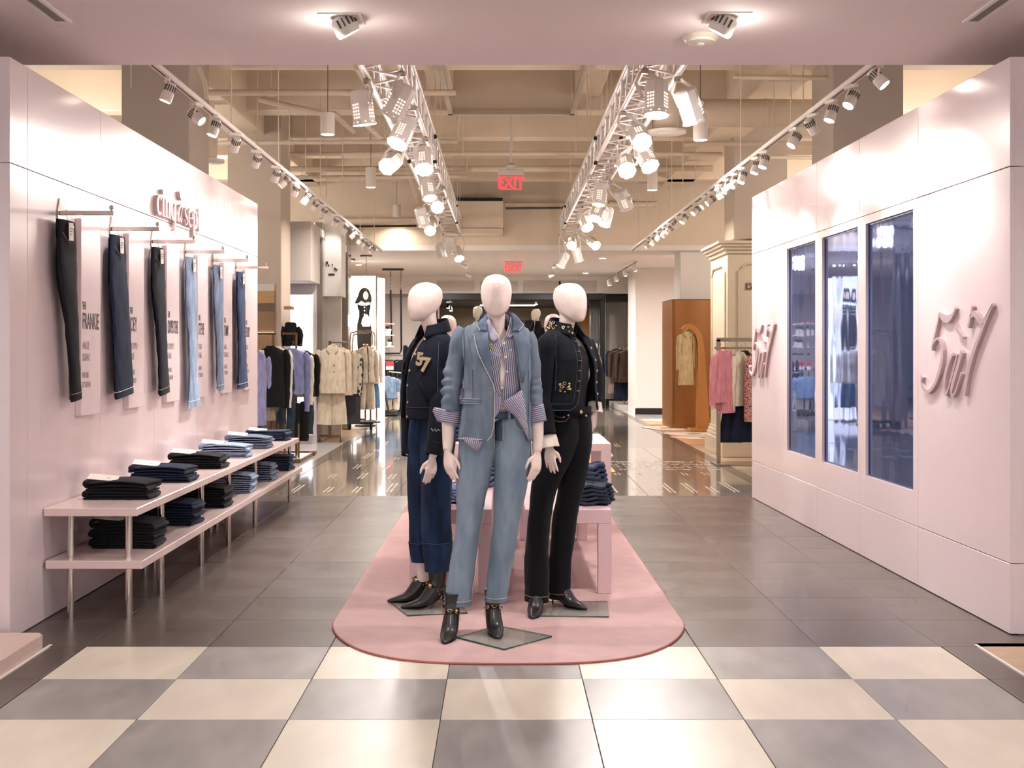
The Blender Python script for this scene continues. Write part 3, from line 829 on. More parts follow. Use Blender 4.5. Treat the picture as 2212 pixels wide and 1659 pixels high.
# --- exit signs
REDE = mat('exit_red', 'ff3038', .4, emit=2.6, ecol='ff2a33')
GLASSP = mat('edge_lit_plate', 'f3c9c6', .1, trans=.85, alpha=.5, ior=1.1)
def exit_sign(px0, px1, py0, py1, d, lab, pole):
    a, b = P(px0, py1, d), P(px1, py0, d); w = b.x - a.x; h = b.z - a.z; cx = (a.x + b.x) / 2
    o = thing('exit_sign', (cx, d, a.z), lab, 'exit sign', 'edge-lit exit signs')
    MB().bbox(a.x, b.x, d - .004, d + .004, a.z, b.z, .002).build('plate', GLASSP, o, smooth=False)
    hh = .07 if pole else .02
    MB().bbox(a.x - .025, b.x + .025, d - .04, d + .04, b.z, b.z + hh, .005).build('housing', GREYP, o, smooth=False)
    if pole:
        MB().lathe([(0, 0), (.06, 0), (.07, .06), (.03, .09), (.012, .09), (.012, ZO - b.z - hh), (0, ZO - b.z - hh)], (cx, d, b.z + hh), 12).build('mount', GREYP, o)
    me = text_mesh('EXIT', h * 1.12, .002, 'CENTER', REDE, w / h * .52, .004)
    t = bpy.data.objects.new('lettering', me); COL.objects.link(t); t.parent = o
    t.matrix_local = Matrix.Translation((0, -.009, h * .1)) @ Matrix.Rotation(pi / 2, 4, 'X')
    for s in (-1, 1):
        m = MB(); x0 = cx + s * w * .47; x1 = cx + s * w * .43; zc = a.z + h * .48
        m.tube([(x1, d - .008, zc + .03), (x0, d - .008, zc), (x1, d - .008, zc - .03)], .005, 5)
        m.build('arrow', REDE, o)
    MB().box(a.x + .01, b.x - .01, d - .006, d - .004, a.z + .002, a.z + .012).build('lit_edge', REDE, o, smooth=False)
exit_sign(1080, 1128, 378, 410, 17.0, 'red EXIT sign hanging in the open ceiling', True)
exit_sign(1092, 1126, 566, 588, 26.2, 'red EXIT sign under the low rear ceiling', False)
# --- rear ceiling lamps: small downlights, spots and a short track
def rear_spot(px, py, lab):
    d = (ZB - H) * F / (CY - py); p = P(px, py, d)
    o = thing('ceiling_downlight', (p.x, p.y, ZB), lab, 'ceiling light', 'small downlights in the rear ceiling')
    MB().lathe([(0, 0), (.1, 0), (.1, -.01), (.08, -.012), (0, -.004)], (p.x, p.y, ZB), 16).build('trim_ring', WHITEM, o)
    MB().lathe([(0, -.006), (.075, -.006), (.06, -.016), (0, -.02)], (p.x, p.y, ZB), 14).build('lens', LENSB, o)
    return p
names = ['nearest the right truss end', 'right of the second exit sign', 'on the left above the lightbox', 'left above the pendant lamps']
for (px, py), n_ in zip([(1302, 557), (1265, 589), (757, 562), (775, 571)], names):
    rear_spot(px, py, 'small bright downlight in the rear ceiling ' + n_)
for k, (x, y) in enumerate([(-1.6, 25.5), (1.2, 25.5), (-1.6, 29), (1.2, 29), (4.2, 25), (-4.5, 26)]):
    area_light('rear_downlight', (x, y, ZB - .02), .3, 110, NEUT, spread=170)
for k, (x, y) in enumerate([(-5.5, 15.5), (-5, 20.5), (5.6, 15.5), (5.6, 20.5)]):
    omni('open_ceiling_fill', (x, y, 3.6), 120, .2)  # added fill lights without fixtures, brighten the ceiling and side areas
for k, (px, py) in enumerate([(1000, 571), (1010, 593), (1202, 572), (1193, 593)]):
    d = (ZB - H) * F / (CY - py + 6); p = P(px, py, d)
    o = thing('ceiling_spotlight', (p.x, p.y, ZB), 'small white swivel spotlight on the rear ceiling, %s' % ['left of the exit sign', 'farther back on the left', 'right of the exit sign', 'farther back on the right'][k], 'spotlight', 'swivel spots on the rear ceiling')
    s = 1 if px < 1100 else -1
    MB().lathe([(0, 0), (.05, 0), (.05, -.02), (0, -.02)], (p.x, p.y, ZB), 12).build('mount', WHITEM, o)
    MB().lathe([(0, -.07), (.035, -.07), (.045, .05), (.04, .07), (0, .05)], (p.x + s * .02, p.y, ZB - .09), 12, (s, 0, -.35)).build('lamp_head', WHITEM, o)
    MB().lathe([(0, .052), (.04, .06), (0, .066)], (p.x + s * .02, p.y, ZB - .09), 12, (s, 0, -.35)).build('lens', LENSB, o)
o = thing('lighting_track', P(1313, 605, 27), 'short lighting track with cone lamps in front of the white pillar', 'lighting track')
MB().tube([P(1313, 602, 28.6), P(1375, 566, 26.0)], .015, 6).build('rail', STEEL, o)
for k, (px, py) in enumerate([(1316, 604), (1331, 594), (1350, 583), (1371, 572)]):
    p = P(px, py, lerp(28.5, 26.2, k / 3))
    t = thing('cone_spotlight', p, 'small white cone spotlight on the short track, %s from the back' % ORD[k], 'spotlight', 'cone spots on the short rear track')
    MB().cyl(p + Vector((0, 0, .06)), p + Vector((0, 0, -.02)), .012, 6).build('stem', WHITEM, t)
    MB().lathe([(0, .08), (.03, .07), (.06, -.06), (.052, -.06), (0, -.03)], p + Vector((0, 0, -.08)), 14, (-.4, 0, 1)).build('shade', WHITEM, t)
    MB().lathe([(0, -.05), (.05, -.055), (.0, -.065)], p + Vector((0, 0, -.08)), 12, (-.4, 0, 1)).build('lens', LENS, t)
# ================================================================ denim and other cloth
def cloth(name, col, rough=.9, var=.12, nscale=14, weave=900, bump=.25, sheen=.04, fade=None, randv=0):
    if name in MATS: return MATS[name]
    m = bpy.data.materials.new(name); m.use_nodes = True
    N, L = m.node_tree.nodes, m.node_tree.links; b = N['Principled BSDF']
    c = srgb(col)
    tc = N.new('ShaderNodeTexCoord')
    nz = N.new('ShaderNodeTexNoise'); nz.inputs['Scale'].default_value = nscale; nz.inputs['Detail'].default_value = 3
    mp = N.new('ShaderNodeMapping'); mp.inputs['Scale'].default_value = (1.6, 1.6, .5)
    L.new(tc.outputs['Object'], mp.inputs[0]); L.new(mp.outputs[0], nz.inputs['Vector'])
    mx = N.new('ShaderNodeMix'); mx.data_type = 'RGBA'
    lo = tuple(v * (1 - var) for v in c) + (1,)
    hi = (tuple(min(1, v * (1 + var)) for v in c) if fade is None else srgb(fade)) + (1,)
    mx.inputs[6].default_value = lo; mx.inputs[7].default_value = hi
    mr = N.new('ShaderNodeMapRange'); mr.inputs[1].default_value = .35; mr.inputs[2].default_value = .68
    L.new(nz.outputs['Fac'], mr.inputs[0]); L.new(mr.outputs[0], mx.inputs[0])
    out = mx.outputs[2]
    if randv:
        oi = N.new('ShaderNodeObjectInfo'); hs = N.new('ShaderNodeHueSaturation'); m2 = N.new('ShaderNodeMapRange')
        m2.inputs[3].default_value = 1 - randv; m2.inputs[4].default_value = 1 + randv
        L.new(oi.outputs['Random'], m2.inputs[0]); L.new(m2.outputs[0], hs.inputs['Value']); L.new(out, hs.inputs['Color']); out = hs.outputs[0]
    L.new(out, b.inputs['Base Color'])
    b.inputs['Roughness'].default_value = rough; b.inputs['Sheen Weight'].default_value = sheen; b.inputs['Specular IOR Level'].default_value = .25
    n2 = N.new('ShaderNodeTexNoise'); n2.inputs['Scale'].default_value = weave; n2.inputs['Detail'].default_value = 0
    L.new(tc.outputs['Object'], n2.inputs['Vector'])
    bp = N.new('ShaderNodeBump'); bp.inputs['Strength'].default_value = bump; bp.inputs['Distance'].default_value = .002
    L.new(n2.outputs['Fac'], bp.inputs['Height']); L.new(bp.outputs[0], b.inputs['Normal'])
    MATS[name] = m
    return m
D_BLACK = cloth('black_denim', '0d0d11', fade='141318')
D_NAVY = cloth('navy_denim', '0e1730', fade='172743')
D_INK = cloth('ink_denim', '0b0e18', fade='121726')
D_LIGHT = cloth('light_denim', '8197b5', fade='a5b6cc')
D_PALE = cloth('pale_denim', '6c7c9a', fade='8a98b0')
D_MID = cloth('mid_denim', '2b3959', fade='3e4e74')
D_SLATE = cloth('slate_denim', '2f3953', fade='3e4863')
TAGM = mat('paper_tag', 'efe6dd', .7, var=.05, nscale=40)
THREAD = mat('tan_thread', 'b39468', .8)
PRINT = mat('tag_print', '8c857f', .8)

# ---------------- sign boards, bars and hanging jeans on the left wall
INK = mat('sign_ink', '4a3f45', .6)
INKL = mat('sign_ink_light', 'a88d92', .6)
BOARDS = [('FRANKIE', 'ANKLE', 'SKINNY', 'MID-RISE', '27" INSEAM'), ('JOEY', 'CROPPED', 'WIDE', 'MID-RISE', '27" INSEAM'), ('CROPPED STEVIE', 'CROPPED', 'FLARE', 'MID-RISE', '27" INSEAM'),
          ('STEVIE', 'LONG', 'FLARE', 'MID-RISE', '37" INSEAM'), ('TOMMY', 'ANKLE', 'STRAIGHT', 'HIGH-RISE', '27" INSEAM'), ('ERSBY', 'LONG', 'LEG', 'MID-RISE', '34" INSEAM')]
BX = WLX + .035
for k, tx in enumerate(BOARDS):
    y0 = 7.27 + .93 * k; z0, z1 = 1.09, 2.25
    o = thing('sign_board', (WLX, y0, z0), 'raised pink name board beside the %s hanging jeans from the front' % ORD[k], 'sign board', 'jeans name boards on the left wall')
    MB().bbox(WLX, BX, y0, y0 + .35, z0, z1, .003).build('board', PINK, o, smooth=False)
    def line(t, size, z, m, xs, bold=0.0, y=None, fit=None):
        if fit:
            t_ = text_mesh(t, size, 0, 'LEFT', None, 1, bold); xs = fit / max(v.co.x for v in t_.vertices)
        return text_obj('lettering', t, size, frame((BX + .0008, y0 + .02 if y is None else y, z), (0, 1, 0), (0, 0, 1)), m, o, .0004, 'LEFT', xs, bold)
    line('THE', .064, 1.718, INK, .55, .0012)
    line(tx[0], .135, 1.603, INK, .5, .0022, None, [.30, .16, .29, .19, .18, .2][k])
    line(tx[1], .066, 1.482, INKL, .6); line(tx[2], .066, 1.412, INKL, .6)
    line(tx[3], .05, 1.312, INKL, .58); line(tx[4], .05, 1.256, INKL, .58)
    # display bar
    yb = 7.0 + .93 * k; zb = 2.25
    o = thing('display_bar', (WLX, yb, zb), 'chrome waterfall bar holding the %s jeans from the front' % ORD[k], 'display bar', 'chrome display bars on the left wall')
    dm = MB(); dm.prism([(WLX, yb - .035, zb), (WLX, yb, zb + .085), (WLX, yb + .035, zb), (WLX, yb, zb - .085)], (0, 0, 0), (.006, 0, 0)); dm.build('wall_plate', CHROME, o, smooth=False)
    MB().bbox(WLX + .006, WLX + .31, yb - .009, yb + .009, zb - .012, zb + .012, .002).build('bar', CHROME, o, smooth=False)
    MB().lathe([(0, .008), (.006, .008), (.006, .02), (.013, .026), (.013, .036), (.006, .044), (0, .044)], (WLX + .297, yb, zb), 12).build('end_knob', CHROME, o)

def leg_tube(m, path, wid, thk, n=16, seed=0.0, amp=.006, flat_dir=(1, 0, 0)):
    """flattened cloth tube: path of points, widths along local 'side', thickness across"""
    pts = spline(path, 5)
    W_ = []; T_ = []
    for i in range(len(pts)):
        t = i / (len(pts) - 1) * (len(wid) - 1); a = int(min(t, len(wid) - 2)); f = t - a
        W_.append(lerp(wid[a], wid[a + 1], f)); T_.append(lerp(thk[a], thk[a + 1], f))
    fd = Vector(flat_dir).normalized()
    rows = []
    for i, p in enumerate(pts):
        t = (pts[min(i + 1, len(pts) - 1)] - pts[max(i - 1, 0)]).normalized()
        sd = t.cross(fd).normalized(); od = sd.cross(t).normalized()
        row = []
        for k in range(n):
            a = 2 * pi * k / n
            q = p + sd * (W_[i] * cos(a)) + od * (T_[i] * sin(a))
            w = wob(q, 16, seed) * amp + wob(q, 41, seed + 3) * amp * .35
            row.append(q + od * w * (1 if sin(a) > 0 else -1) * .8 + sd * w * .5)
        rows.append(row)
    m.grid(rows, closed=True)
    return rows

JSPEC = [(D_BLACK, 1.0, 'black skinny jeans', [.10, .11, .075, .06, .062], .12), (D_NAVY, 1.01, 'navy cropped wide-leg jeans', [.105, .125, .125, .13, .14], .1), (D_INK, 1.03, 'near-black cropped flare jeans', [.10, .115, .085, .075, .095], .12),
         (D_LIGHT, 1.16, 'light blue long flare jeans', [.10, .115, .085, .085, .14], .06), (D_PALE, 1.06, 'pale blue ankle straight jeans', [.10, .115, .085, .075, .08], .05), (D_MID, 1.07, 'mid blue flared jeans with wide hem', [.105, .12, .1, .115, .16], .05)]
for k, (m_, L_, nm, wid, lean) in enumerate(JSPEC):
    yb = 7.0 + .93 * k; zb = 2.25; x = WLX + .05
    o = thing('hanging_jeans', (x, yb, zb - .05), '%s hanging from the %s bar on the left wall' % (nm, ORD[k]), 'jeans', 'jeans hanging on the left wall')
    top = zb - .06
    w0 = [w * 1.38 for w in wid]
    for s, nm2 in ((0, 'leg'), (1, 'leg')):
        mm = MB(); ox = .010 if s == 0 else -.010; oy = .0 if s == 0 else .025
        path = [(x + ox * .6, yb + oy * .2 - .03, top), (x + ox, yb + oy - .03, top - L_ * .25), (x + ox + .004, yb + oy * 1.5 - .03 + lean * .4, top - L_ * .5), (x + ox + .006, yb + oy * 1.8 - .03 + lean * .8, top - L_ * .78), (x + ox + .008, yb + oy * 2 - .03 + lean, top - L_ * (1.0 if s == 0 else .985))]
        rows = leg_tube(mm, path, w0, [.016, .019, .018, .016, .016], 18, k * 3.1 + s, .005)
        lg = mm.build(nm2, m_, o)
        # hem stitching
        hm = MB(); r = rows[-2]; c = sum((Vector(q) for q in r), Vector()) / len(r)
        hm.tube([c + (Vector(q) - c) * 1.03 for q in r], .0018, 5, closed=True); hm.build('hem_stitch', THREAD if k in (0, 2) else TAGM, lg)
    wb = MB(); leg_tube(wb, [(x, yb - .03, top + .012), (x, yb - .03, top - .014), (x, yb - .03, top - .042)], [w0[0] * 1.0] * 3, [.026] * 3, 18, k, .003); wb.build('waistband', m_, o)
    MB().lathe([(0, 0), (.011, 0), (.011, .004), (.004, .006), (0, .006)], (x + .028, yb + .0, top - .02), 12, (1, 0, 0)).build('button', GOLD, o)
    t = MB(); t.obox((x + .036, yb - .045, top - .05), Vector((0, 1, .06)).normalized(), Vector((1, 0, .1)).normalized(), Vector((0, -.06, 1)).normalized(), .036, .0008, .05)
    tg = t.build('paper_tag', TAGM, o, smooth=False)
    pr = MB()
    for q in range(3): pr.box(x + .039, x + .0396, yb - .07, yb - .02 - .01 * q, top - .035 - .016 * q, top - .03 - .016 * q)
    p_ = pr.build('tag_print', PRINT, tg, smooth=False); p_['kind'] = 'stuff'
    pk = MB(); pk.tube([(x + .022, yb - .03 - w0[0] * .8, top - .06), (x + .03, yb - .05, top - .12), (x + .03, yb - .03, top - .05)], .0016, 5); pk.build('pocket_stitch', THREAD if k < 3 else TAGM, o)
    h = MB(); h.tube([(x - .01, yb, zb + .012), (x - .01, yb + .012, zb + .02), (x - .01, yb + .02, zb + .006), (x - .01, yb + .018, zb - .025), (x, yb + .025, zb - .05)], .0022, 6); h.tube([(x, yb - .1, zb - .05), (x, yb + .05, zb - .05)], .004, 6); h.build('hanger', CHROME, o)

# ---------------- raised logo on the left wall
LOGO = mat('logo_pink', 'd8c0bf', .45)
LOGOR = mat('numeral_mauve', 'c3aaae', .4)
def arc(cx, cy, rx, ry, a0, a1, n=14):
    return [(cx + rx * cos(radians(lerp(a0, a1, i / n))), cy + ry * sin(radians(lerp(a0, a1, i / n)))) for i in range(n + 1)]
def wv(n, *ks):
    return [lerp(ks[int(min(i / (n - 1) * (len(ks) - 1), len(ks) - 2))], ks[int(min(i / (n - 1) * (len(ks) - 1), len(ks) - 2)) + 1], (i / (n - 1) * (len(ks) - 1)) % 1 if i < n - 1 else 1) for i in range(n)]
def st(p, *w): return (p, wv(len(p), *w))
bowl = lambda cx: st(arc(cx, .5, .27, .49, 60, 300), .06, .16, .24, .16, .06)
GL = {
 'c': (.62, [st(arc(.36, .5, .28, .49, 45, 315), .16, .06, .2, .24, .2, .06, .1)]),
 'i': (.42, [st([(.2, 0), (.2, 1)], .22, .22), st([(.02, .02), (.38, .02)], .05, .05), st([(.03, .97), (.2, .97)], .05, .05), st([(.18, 1.2), (.19, 1.3), (.17, 1.44)], .2, .18, .2)]),
 'n': (.8, [st([(.2, 0), (.2, 1)], .22, .22), st([(.02, .02), (.38, .02)], .05, .05), st([(.03, .97), (.2, .97)], .05, .05), st([(.25, .8), (.4, .96), (.55, .94), (.62, .75), (.62, 0)], .05, .07, .16, .22, .22), st([(.46, .02), (.78, .02)], .05, .05)]),
 'q': (.78, [st(arc(.34, .5, .26, .49, 50, 310), .05, .08, .24, .08, .05), st([(.58, -.5), (.58, 1)], .2, .2), st([(.42, -.5), (.74, -.5)], .06, .06)]),
 'a': (.85, [st([(.62, .93), (.48, .99), (.3, .8), (.16, .4), (.17, .08), (.26, .03), (.42, .3), (.56, .7), (.64, .96)], .05, .1, .16, .18, .12, .06, .05, .05, .05), st([(.66, 1.0), (.54, .5), (.46, .1), (.54, .02), (.7, .3)], .14, .14, .14, .08, .04), st([(.34, 1.75), (.4, 1.5), (.56, 1.32)], .16, .14, .05)]),
 's': (.6, [st([(.5, .72), (.42, .96), (.25, .96), (.12, .78), (.22, .58), (.42, .42), (.48, .2), (.34, .03), (.16, .05), (.07, .3)], .1, .05, .1, .18, .22, .22, .16, .08, .05, .12)]),
 'e': (.66, [st(arc(.36, .5, .28, .49, 0, 320, 20), .12, .06, .2, .24, .2, .06, .05), st([(.14, .52), (.62, .52)], .05, .05)]),
 'p': (.78, [st([(.2, -.5), (.2, 1)], .2, .2), st([(.04, -.5), (.38, -.5)], .06, .06), st([(.03, .97), (.2, .97)], .05, .05), st(arc(.42, .5, .26, .49, 140, -140, 18), .05, .08, .24, .08, .05)]),
 't': (.5, [st([(.22, 1.3), (.22, .2), (.3, .02), (.46, .1)], .1, .22, .16, .05), st([(.04, .97), (.44, .97)], .05, .05)]),
 ' ': (.35, [])}
o = thing('wall_logo', (WLX, 8.86, 2.45), 'raised lowercase serif lettering high on the left pink wall', 'logo sign')
sx = .205; sz = .135; adv = 8.90
total = sum(GL[c][0] for c in 'cinqasept')
sx = (10.24 - 8.90) / (total + .5)
for i, ch in enumerate('cinqasept'):
    w, strokes = GL[ch]
    if ch in 'a': adv += .12 * sx
    if i == 5: adv += .14 * sx
    m = MB()
    for p, wd in strokes:
        # stretch the pen horizontally with the glyph
        m.ribbon([(q[0] * sx, q[1] * sz) for q in p], [v * (.55 * sx + .45 * sz) for v in wd], (WLX, adv, 2.455), (0, 1, 0), (0, 0, 1), (1, 0, 0), .028)
    m.build('letter', LOGO, o, smooth=False)
    adv += w * sx

# ---------------- raised 5 a 7 numerals on the right wall
def wall_pt(cx, cy):
    px = 1980 + cx / 5.927; py = 620 + cy / 5.927
    Y = 2.7816 / ((px - CX) / F + .0228)
    s = 6.43 + (Y - 6.43) / cos(RANG)
    return (-(s - 7.0), H - (py - CY) * Y / F)
NUM = [
 ('numeral', [([(335, 330), (365, 375), (410, 405), (460, 400), (505, 350), (542, 265)], (.03, .06, .07, .06, .03, .025)), ([(335, 340), (310, 450), (280, 580), (237, 805)], (.03, .03, .03, .03)),
   ([(240, 790), (262, 710), (310, 660), (350, 700), (370, 820), (360, 960), (325, 1110), (270, 1250), (200, 1335), (140, 1310), (100, 1220), (112, 1140)], (.03, .025, .02, .045, .06, .06, .05, .04, .03, .025, .025, .045))]),
 ('letter', [([(555, 870), (510, 862), (455, 960), (410, 1120), (395, 1290), (412, 1375), (445, 1320), (500, 1140), (545, 950), (560, 865)], (.02, .025, .045, .05, .045, .03, .02, .02, .02, .02)),
   ([(625, 825), (575, 1000), (500, 1260), (490, 1378), (530, 1365), (575, 1240), (615, 1100)], (.05, .05, .05, .03, .02, .02, .025)), ([(543, 485), (570, 560), (640, 650)], (.035, .035, .02))]),
 ('numeral', [([(762, 240), (742, 330), (730, 400), (705, 515)], (.03, .03, .03, .03)), ([(730, 390), (775, 340), (820, 380), (865, 440), (910, 420), (960, 330), (1020, 228)], (.03, .05, .06, .05, .03, .02, .02)),
   ([(1022, 225), (960, 360), (880, 560), (790, 790), (720, 1020), (680, 1200), (652, 1378)], (.03, .03, .035, .045, .055, .06, .065))])]
NUMM = None
for yoff, lab in ((0.0, 'large raised script numerals on the right wall nearest the front'), (4.78, 'raised script numerals at the far end of the right wall')):
    o = thing('wall_numerals', (WRX, 7.0 + yoff, 1.3), lab, 'logo sign', 'raised numerals on the right wall')
    for nm, strokes in NUM:
        m = MB()
        for pts, wd in strokes:
            q = [Vector(wall_pt(*p)) for p in pts]
            qs = spline([Vector((v.x, v.y, 0)) for v in q], 4)
            ws = [v * .68 for v in wv(len(qs), *wd)]
            m.ribbon([(v.x, v.y) for v in qs], ws, (WRX, 7.0 + yoff, 0), (0, -1, 0), (0, 0, 1), (-1, 0, 0), .022)
        m.build(nm, LOGOR, o, smooth=False)
    on_right(o)

# ---------------- two-tier shelf units with chrome legs
SH = mat('pink_shelf', 'e8cfcb', .22, var=.02, nscale=3)
ys = [6.75, 8.4, 10.25, 12.15]
XS0, XS1 = WLX + .005, -1.985
for k in range(3):
    y0, y1 = ys[k] + .001, ys[k + 1] - .001
    o = thing('shelf_unit', (-2.24, y0, 0), 'low pink two-tier shelf unit along the left wall, ' + ['nearest the front', 'middle one', 'farthest back'][k], 'shelf', 'two-tier shelf units along the left wall')
    MB().bbox(XS0, XS1, y0, y1, .572, .616, .003).build('upper_shelf', SH, o, smooth=False)
    MB().bbox(XS0 + .01, XS1 + .03, y0, y1, .285, .33, .003).build('lower_shelf', SH, o, smooth=False)
    for (lx_, ly) in ((-2.38, y0 + .1), (-2.06, y0 + .1), (-2.38, y1 - .12 if k < 2 else y1 - .2), (-2.06, y1 - .12 if k == 2 else y1 - .9)):
        if k == 2 or True:
            lg = MB().cyl((lx_, ly, .0), (lx_, ly, .285), .019, 16).build('leg', CHROME, o)
            MB().cyl((lx_, ly, .33), (lx_, ly, .572), .019, 16).build('upright', CHROME, o)

def folded_mesh(w, dep, layers, m_, seed, sag=.0, pitch=.0155, skew=.0):
    """jeans folded flat: a serpentine sheet, extruded across"""
    th = .006
    path = []
    n = 14
    for l in range(layers):
        z = .007 + l * pitch
        xs = [lerp(-w / 2, w / 2, i / n) for i in range(n + 1)]
        if l % 2: xs = xs[::-1]
        for x in xs:
            path.append(Vector((x, 0, z)))
        if l < layers - 1:
            s = 1 if l % 2 == 0 else -1
            for a in (-50, 0, 50):
                path.append(Vector((s * (w / 2 + .009 * cos(radians(a))), 0, z + pitch / 2 + pitch / 2 * sin(radians(a)))))
    rows = []
    ny = 9
    for j in range(ny):
        y = lerp(-dep / 2, dep / 2, j / (ny - 1))
        edge = abs(j / (ny - 1) - .5) * 2
        out = []; inn = []
        for i, p in enumerate(path):
            a, b = path[max(i - 1, 0)], path[min(i + 1, len(path) - 1)]
            t = (b - a).normalized(); nn = Vector((-t.z, 0, t.x))
            hfac = p.z / (layers * pitch)
            xx = p.x * (1 - .02 * edge) + .012 * wob((p.x * 3, y * 6, p.z * 40), 1, seed) + skew * hfac
            zz = p.z + sag * hfac * (1 - (p.x / (w / 2)) ** 2) * (1 - edge * .4) + .0022 * wob((p.x * 9, y * 9, p.z * 60), 1, seed + 5)
            th2 = th * (1 - .35 * edge ** 4)
            c = Vector((xx, y + .004 * wob((p.x * 12, p.z * 90, 1), 1, seed), zz))
            out.append(c + nn * th2); inn.append(c - nn * th2)
        rows.append((out, inn))
    mb = MB()
    loops = [o_ + i_[::-1] for o_, i_ in rows]
    mb.grid(loops, closed=True)
    L_ = len(path)
    for r, rev in ((rows[0], 1), (rows[-1], 0)):
        o_, i_ = r
        fs = [(k, k + 1, L_ + k + 1, L_ + k) for k in range(L_ - 1)]
        mb.add(o_ + i_, fs)
    zmin = min(v.z for v in mb.v)
    for v in mb.v: v.z = max(v.z - zmin, 0) if v.z - zmin > .0005 else 0
    return mb.mesh('folded_cloth', m_, angle=60), max(v.z for v in mb.v)
CN = ['black', 'navy', 'jet black', 'light blue', 'pale grey blue', 'slate blue']
CMS = [D_BLACK, D_NAVY, D_BLACK, D_LIGHT, D_PALE, D_SLATE]
PO = ['bottom', 'middle', 'top']
def tag_on(o, w, h, side=-1, ang=.25):
    m = MB(); m.obox((side * w * .26, -.07, h + .006), Vector((1, .1, -.10)).normalized(), Vector((-.1, 1, .25)).normalized(), Vector((0, -.25, 1)).normalized(), .085, .045, .0008)
    for v in m.v: pass
    t = bpy.data.objects.new('paper_tag', m.mesh('paper_tag', TAGM, smooth=False)); COL.objects.link(t); t.parent = o
    pm = MB()
    for q in range(3): pm.obox((side * w * .26 - .03 + .03 * q, -.07 + .012 * (q % 2), h + .0085 - .003 * q + .003 * (q % 2)), Vector((1, .1, -.1)).normalized(), Vector((-.1, 1, .25)).normalized(), Vector((0, -.25, 1)).normalized(), .01, .003, .0008)
    p = bpy.data.objects.new('tag_print', pm.mesh('tag_print', PRINT, smooth=False)); COL.objects.link(p); p.parent = t; p['kind'] = 'stuff'
def waist_on(o, w, h, m_):
    mb = MB()
    path = [(-w / 2 + .02, -.13, h * .55), (-w / 2 - .018, -.11, h * .62), (-w / 2 - .024, 0, h * .7), (-w / 2 - .012, .1, h * .6), (-w / 2 + .02, .13, h * .55)]
    mb.tube(spline(path, 4), [(.004, .013)] * 17, 8, up=(0, 0, 1))
    b = bpy.data.objects.new('waistband', mb.mesh('waistband', m_)); COL.objects.link(b); b.parent = o
for tier, (zt_, nl) in enumerate(((.616, 2), (.33, 3))):
    for k in range(6):
        yc = 7.26 + .915 * k + (.03 if tier else 0); xc = -2.22 + (.03 if tier else 0)
        z = zt_ + .0005
        nn = nl
        if tier == 0 and k == 5: nn = 2
        for j in range(nn):
            last = j == nn - 1
            me, h = folded_mesh(.36 + .01 * random.random(), .27, 3 if not last else 3, CMS[k], k * 2.3 + j * 1.1 + tier * 9, .03 if last and k != 5 else .004)
            o = inst('folded_jeans', me, (xc + .008 * wob((k, j, tier), 1.7), yc + .006 * j, z), rot=(0, 0, .05 * wob((k, j, tier), 2.9, 1)))
            tag(o, '%s folded jeans, %s of %s stack from the front, %s shelf' % (CN[k], 'top' if last else PO[j], ORD[k], 'upper' if tier == 0 else 'lower'), 'folded jeans', 'folded jeans on the pink shelves')
            waist_on(o, .36, h, CMS[k])
            if last: tag_on(o, .36, h)
            z += h - (.010 if last and k != 5 else 0) + .0015 if False else h + .001

# ---------------- rug, tables, plinth, floor mat
RUG = cloth('pink_rug', 'c9a19e', var=.06, nscale=5, weave=600, bump=.5, sheen=.3)
outline = []
xc_, hw_ = .035, .945
for i in range(41):
    a = pi + pi * i / 40
    ca, sa = cos(a), sin(a)
    ex_ = .62
    outline.append((xc_ + hw_ * math.copysign(abs(ca) ** ex_, ca), 6.72 - .9 * abs(sa) ** 1.25 if True else 0))
outline += [(xc_ + hw_ - .02, 12.2), (xc_ - hw_ + .02, 12.2)]
m = MB(); n = len(outline)
o = thing('area_rug', (0, 8, 0), 'pink rug with a rounded front edge under the mannequins', 'rug')
top = [(x, y, .014) for x, y in outline]; cen = Vector((xc_, 9, .014))
inner = [Vector(p).lerp(cen, .012) for p in top]
vs = [(x, y, .0) for x, y in outline] + [(x, y, .009) for x, y in outline] + [tuple(p) for p in inner]
fs = [(i, (i + 1) % n, n + (i + 1) % n, n + i) for i in range(n)] + [(n + i, n + (i + 1) % n, 2 * n + (i + 1) % n, 2 * n + i) for i in range(n)] + [tuple(range(2 * n, 3 * n)), tuple(range(n - 1, -1, -1))]
m.add(vs, fs); m.build('pile', RUG, o)
e = MB(); e.tube([(x, y, .005) for x, y in outline], .0055, 6, closed=True); e.build('bound_edge', mat('rug_edge', 'a05f58', .8), o)
ZR = .0142
TB = mat('pink_table', 'dab7bb', .4, var=.02)
TBL = mat('pale_pink_table', 'ecd2cf', .35, var=.02)
def table(x0, x1, y0, y1, h, leg, m_, lab, th=.085):
    o = thing('display_table', ((x0 + x1) / 2, y0, ZR), lab, 'table', 'pink nesting tables')
    MB().bbox(x0, x1, y0, y1, h - th, h, .003).build('tabletop', m_, o, smooth=False)
    for x in (x0, x1 - leg):
        for y in (y0, y1 - leg): MB().bbox(x, x + leg, y, y + leg, ZR, h - th, .003).build('leg', m_, o, smooth=False)
    return o
xa = lambda px, d: (px - CX) / F * d
table(xa(884, 7.44), xa(1062, 7.44), 7.44, 9.6, .52, .08, TB, 'low pink display table behind the left and middle mannequins')
table(xa(1134, 7.44), xa(1321, 7.44), 7.44, 9.6, .52, .08, TB, 'low pink display table behind the right mannequin')
table(-.42, .86, 9.75, 10.9, .74, .08, TBL, 'taller pale pink display table behind the two low tables', .06)
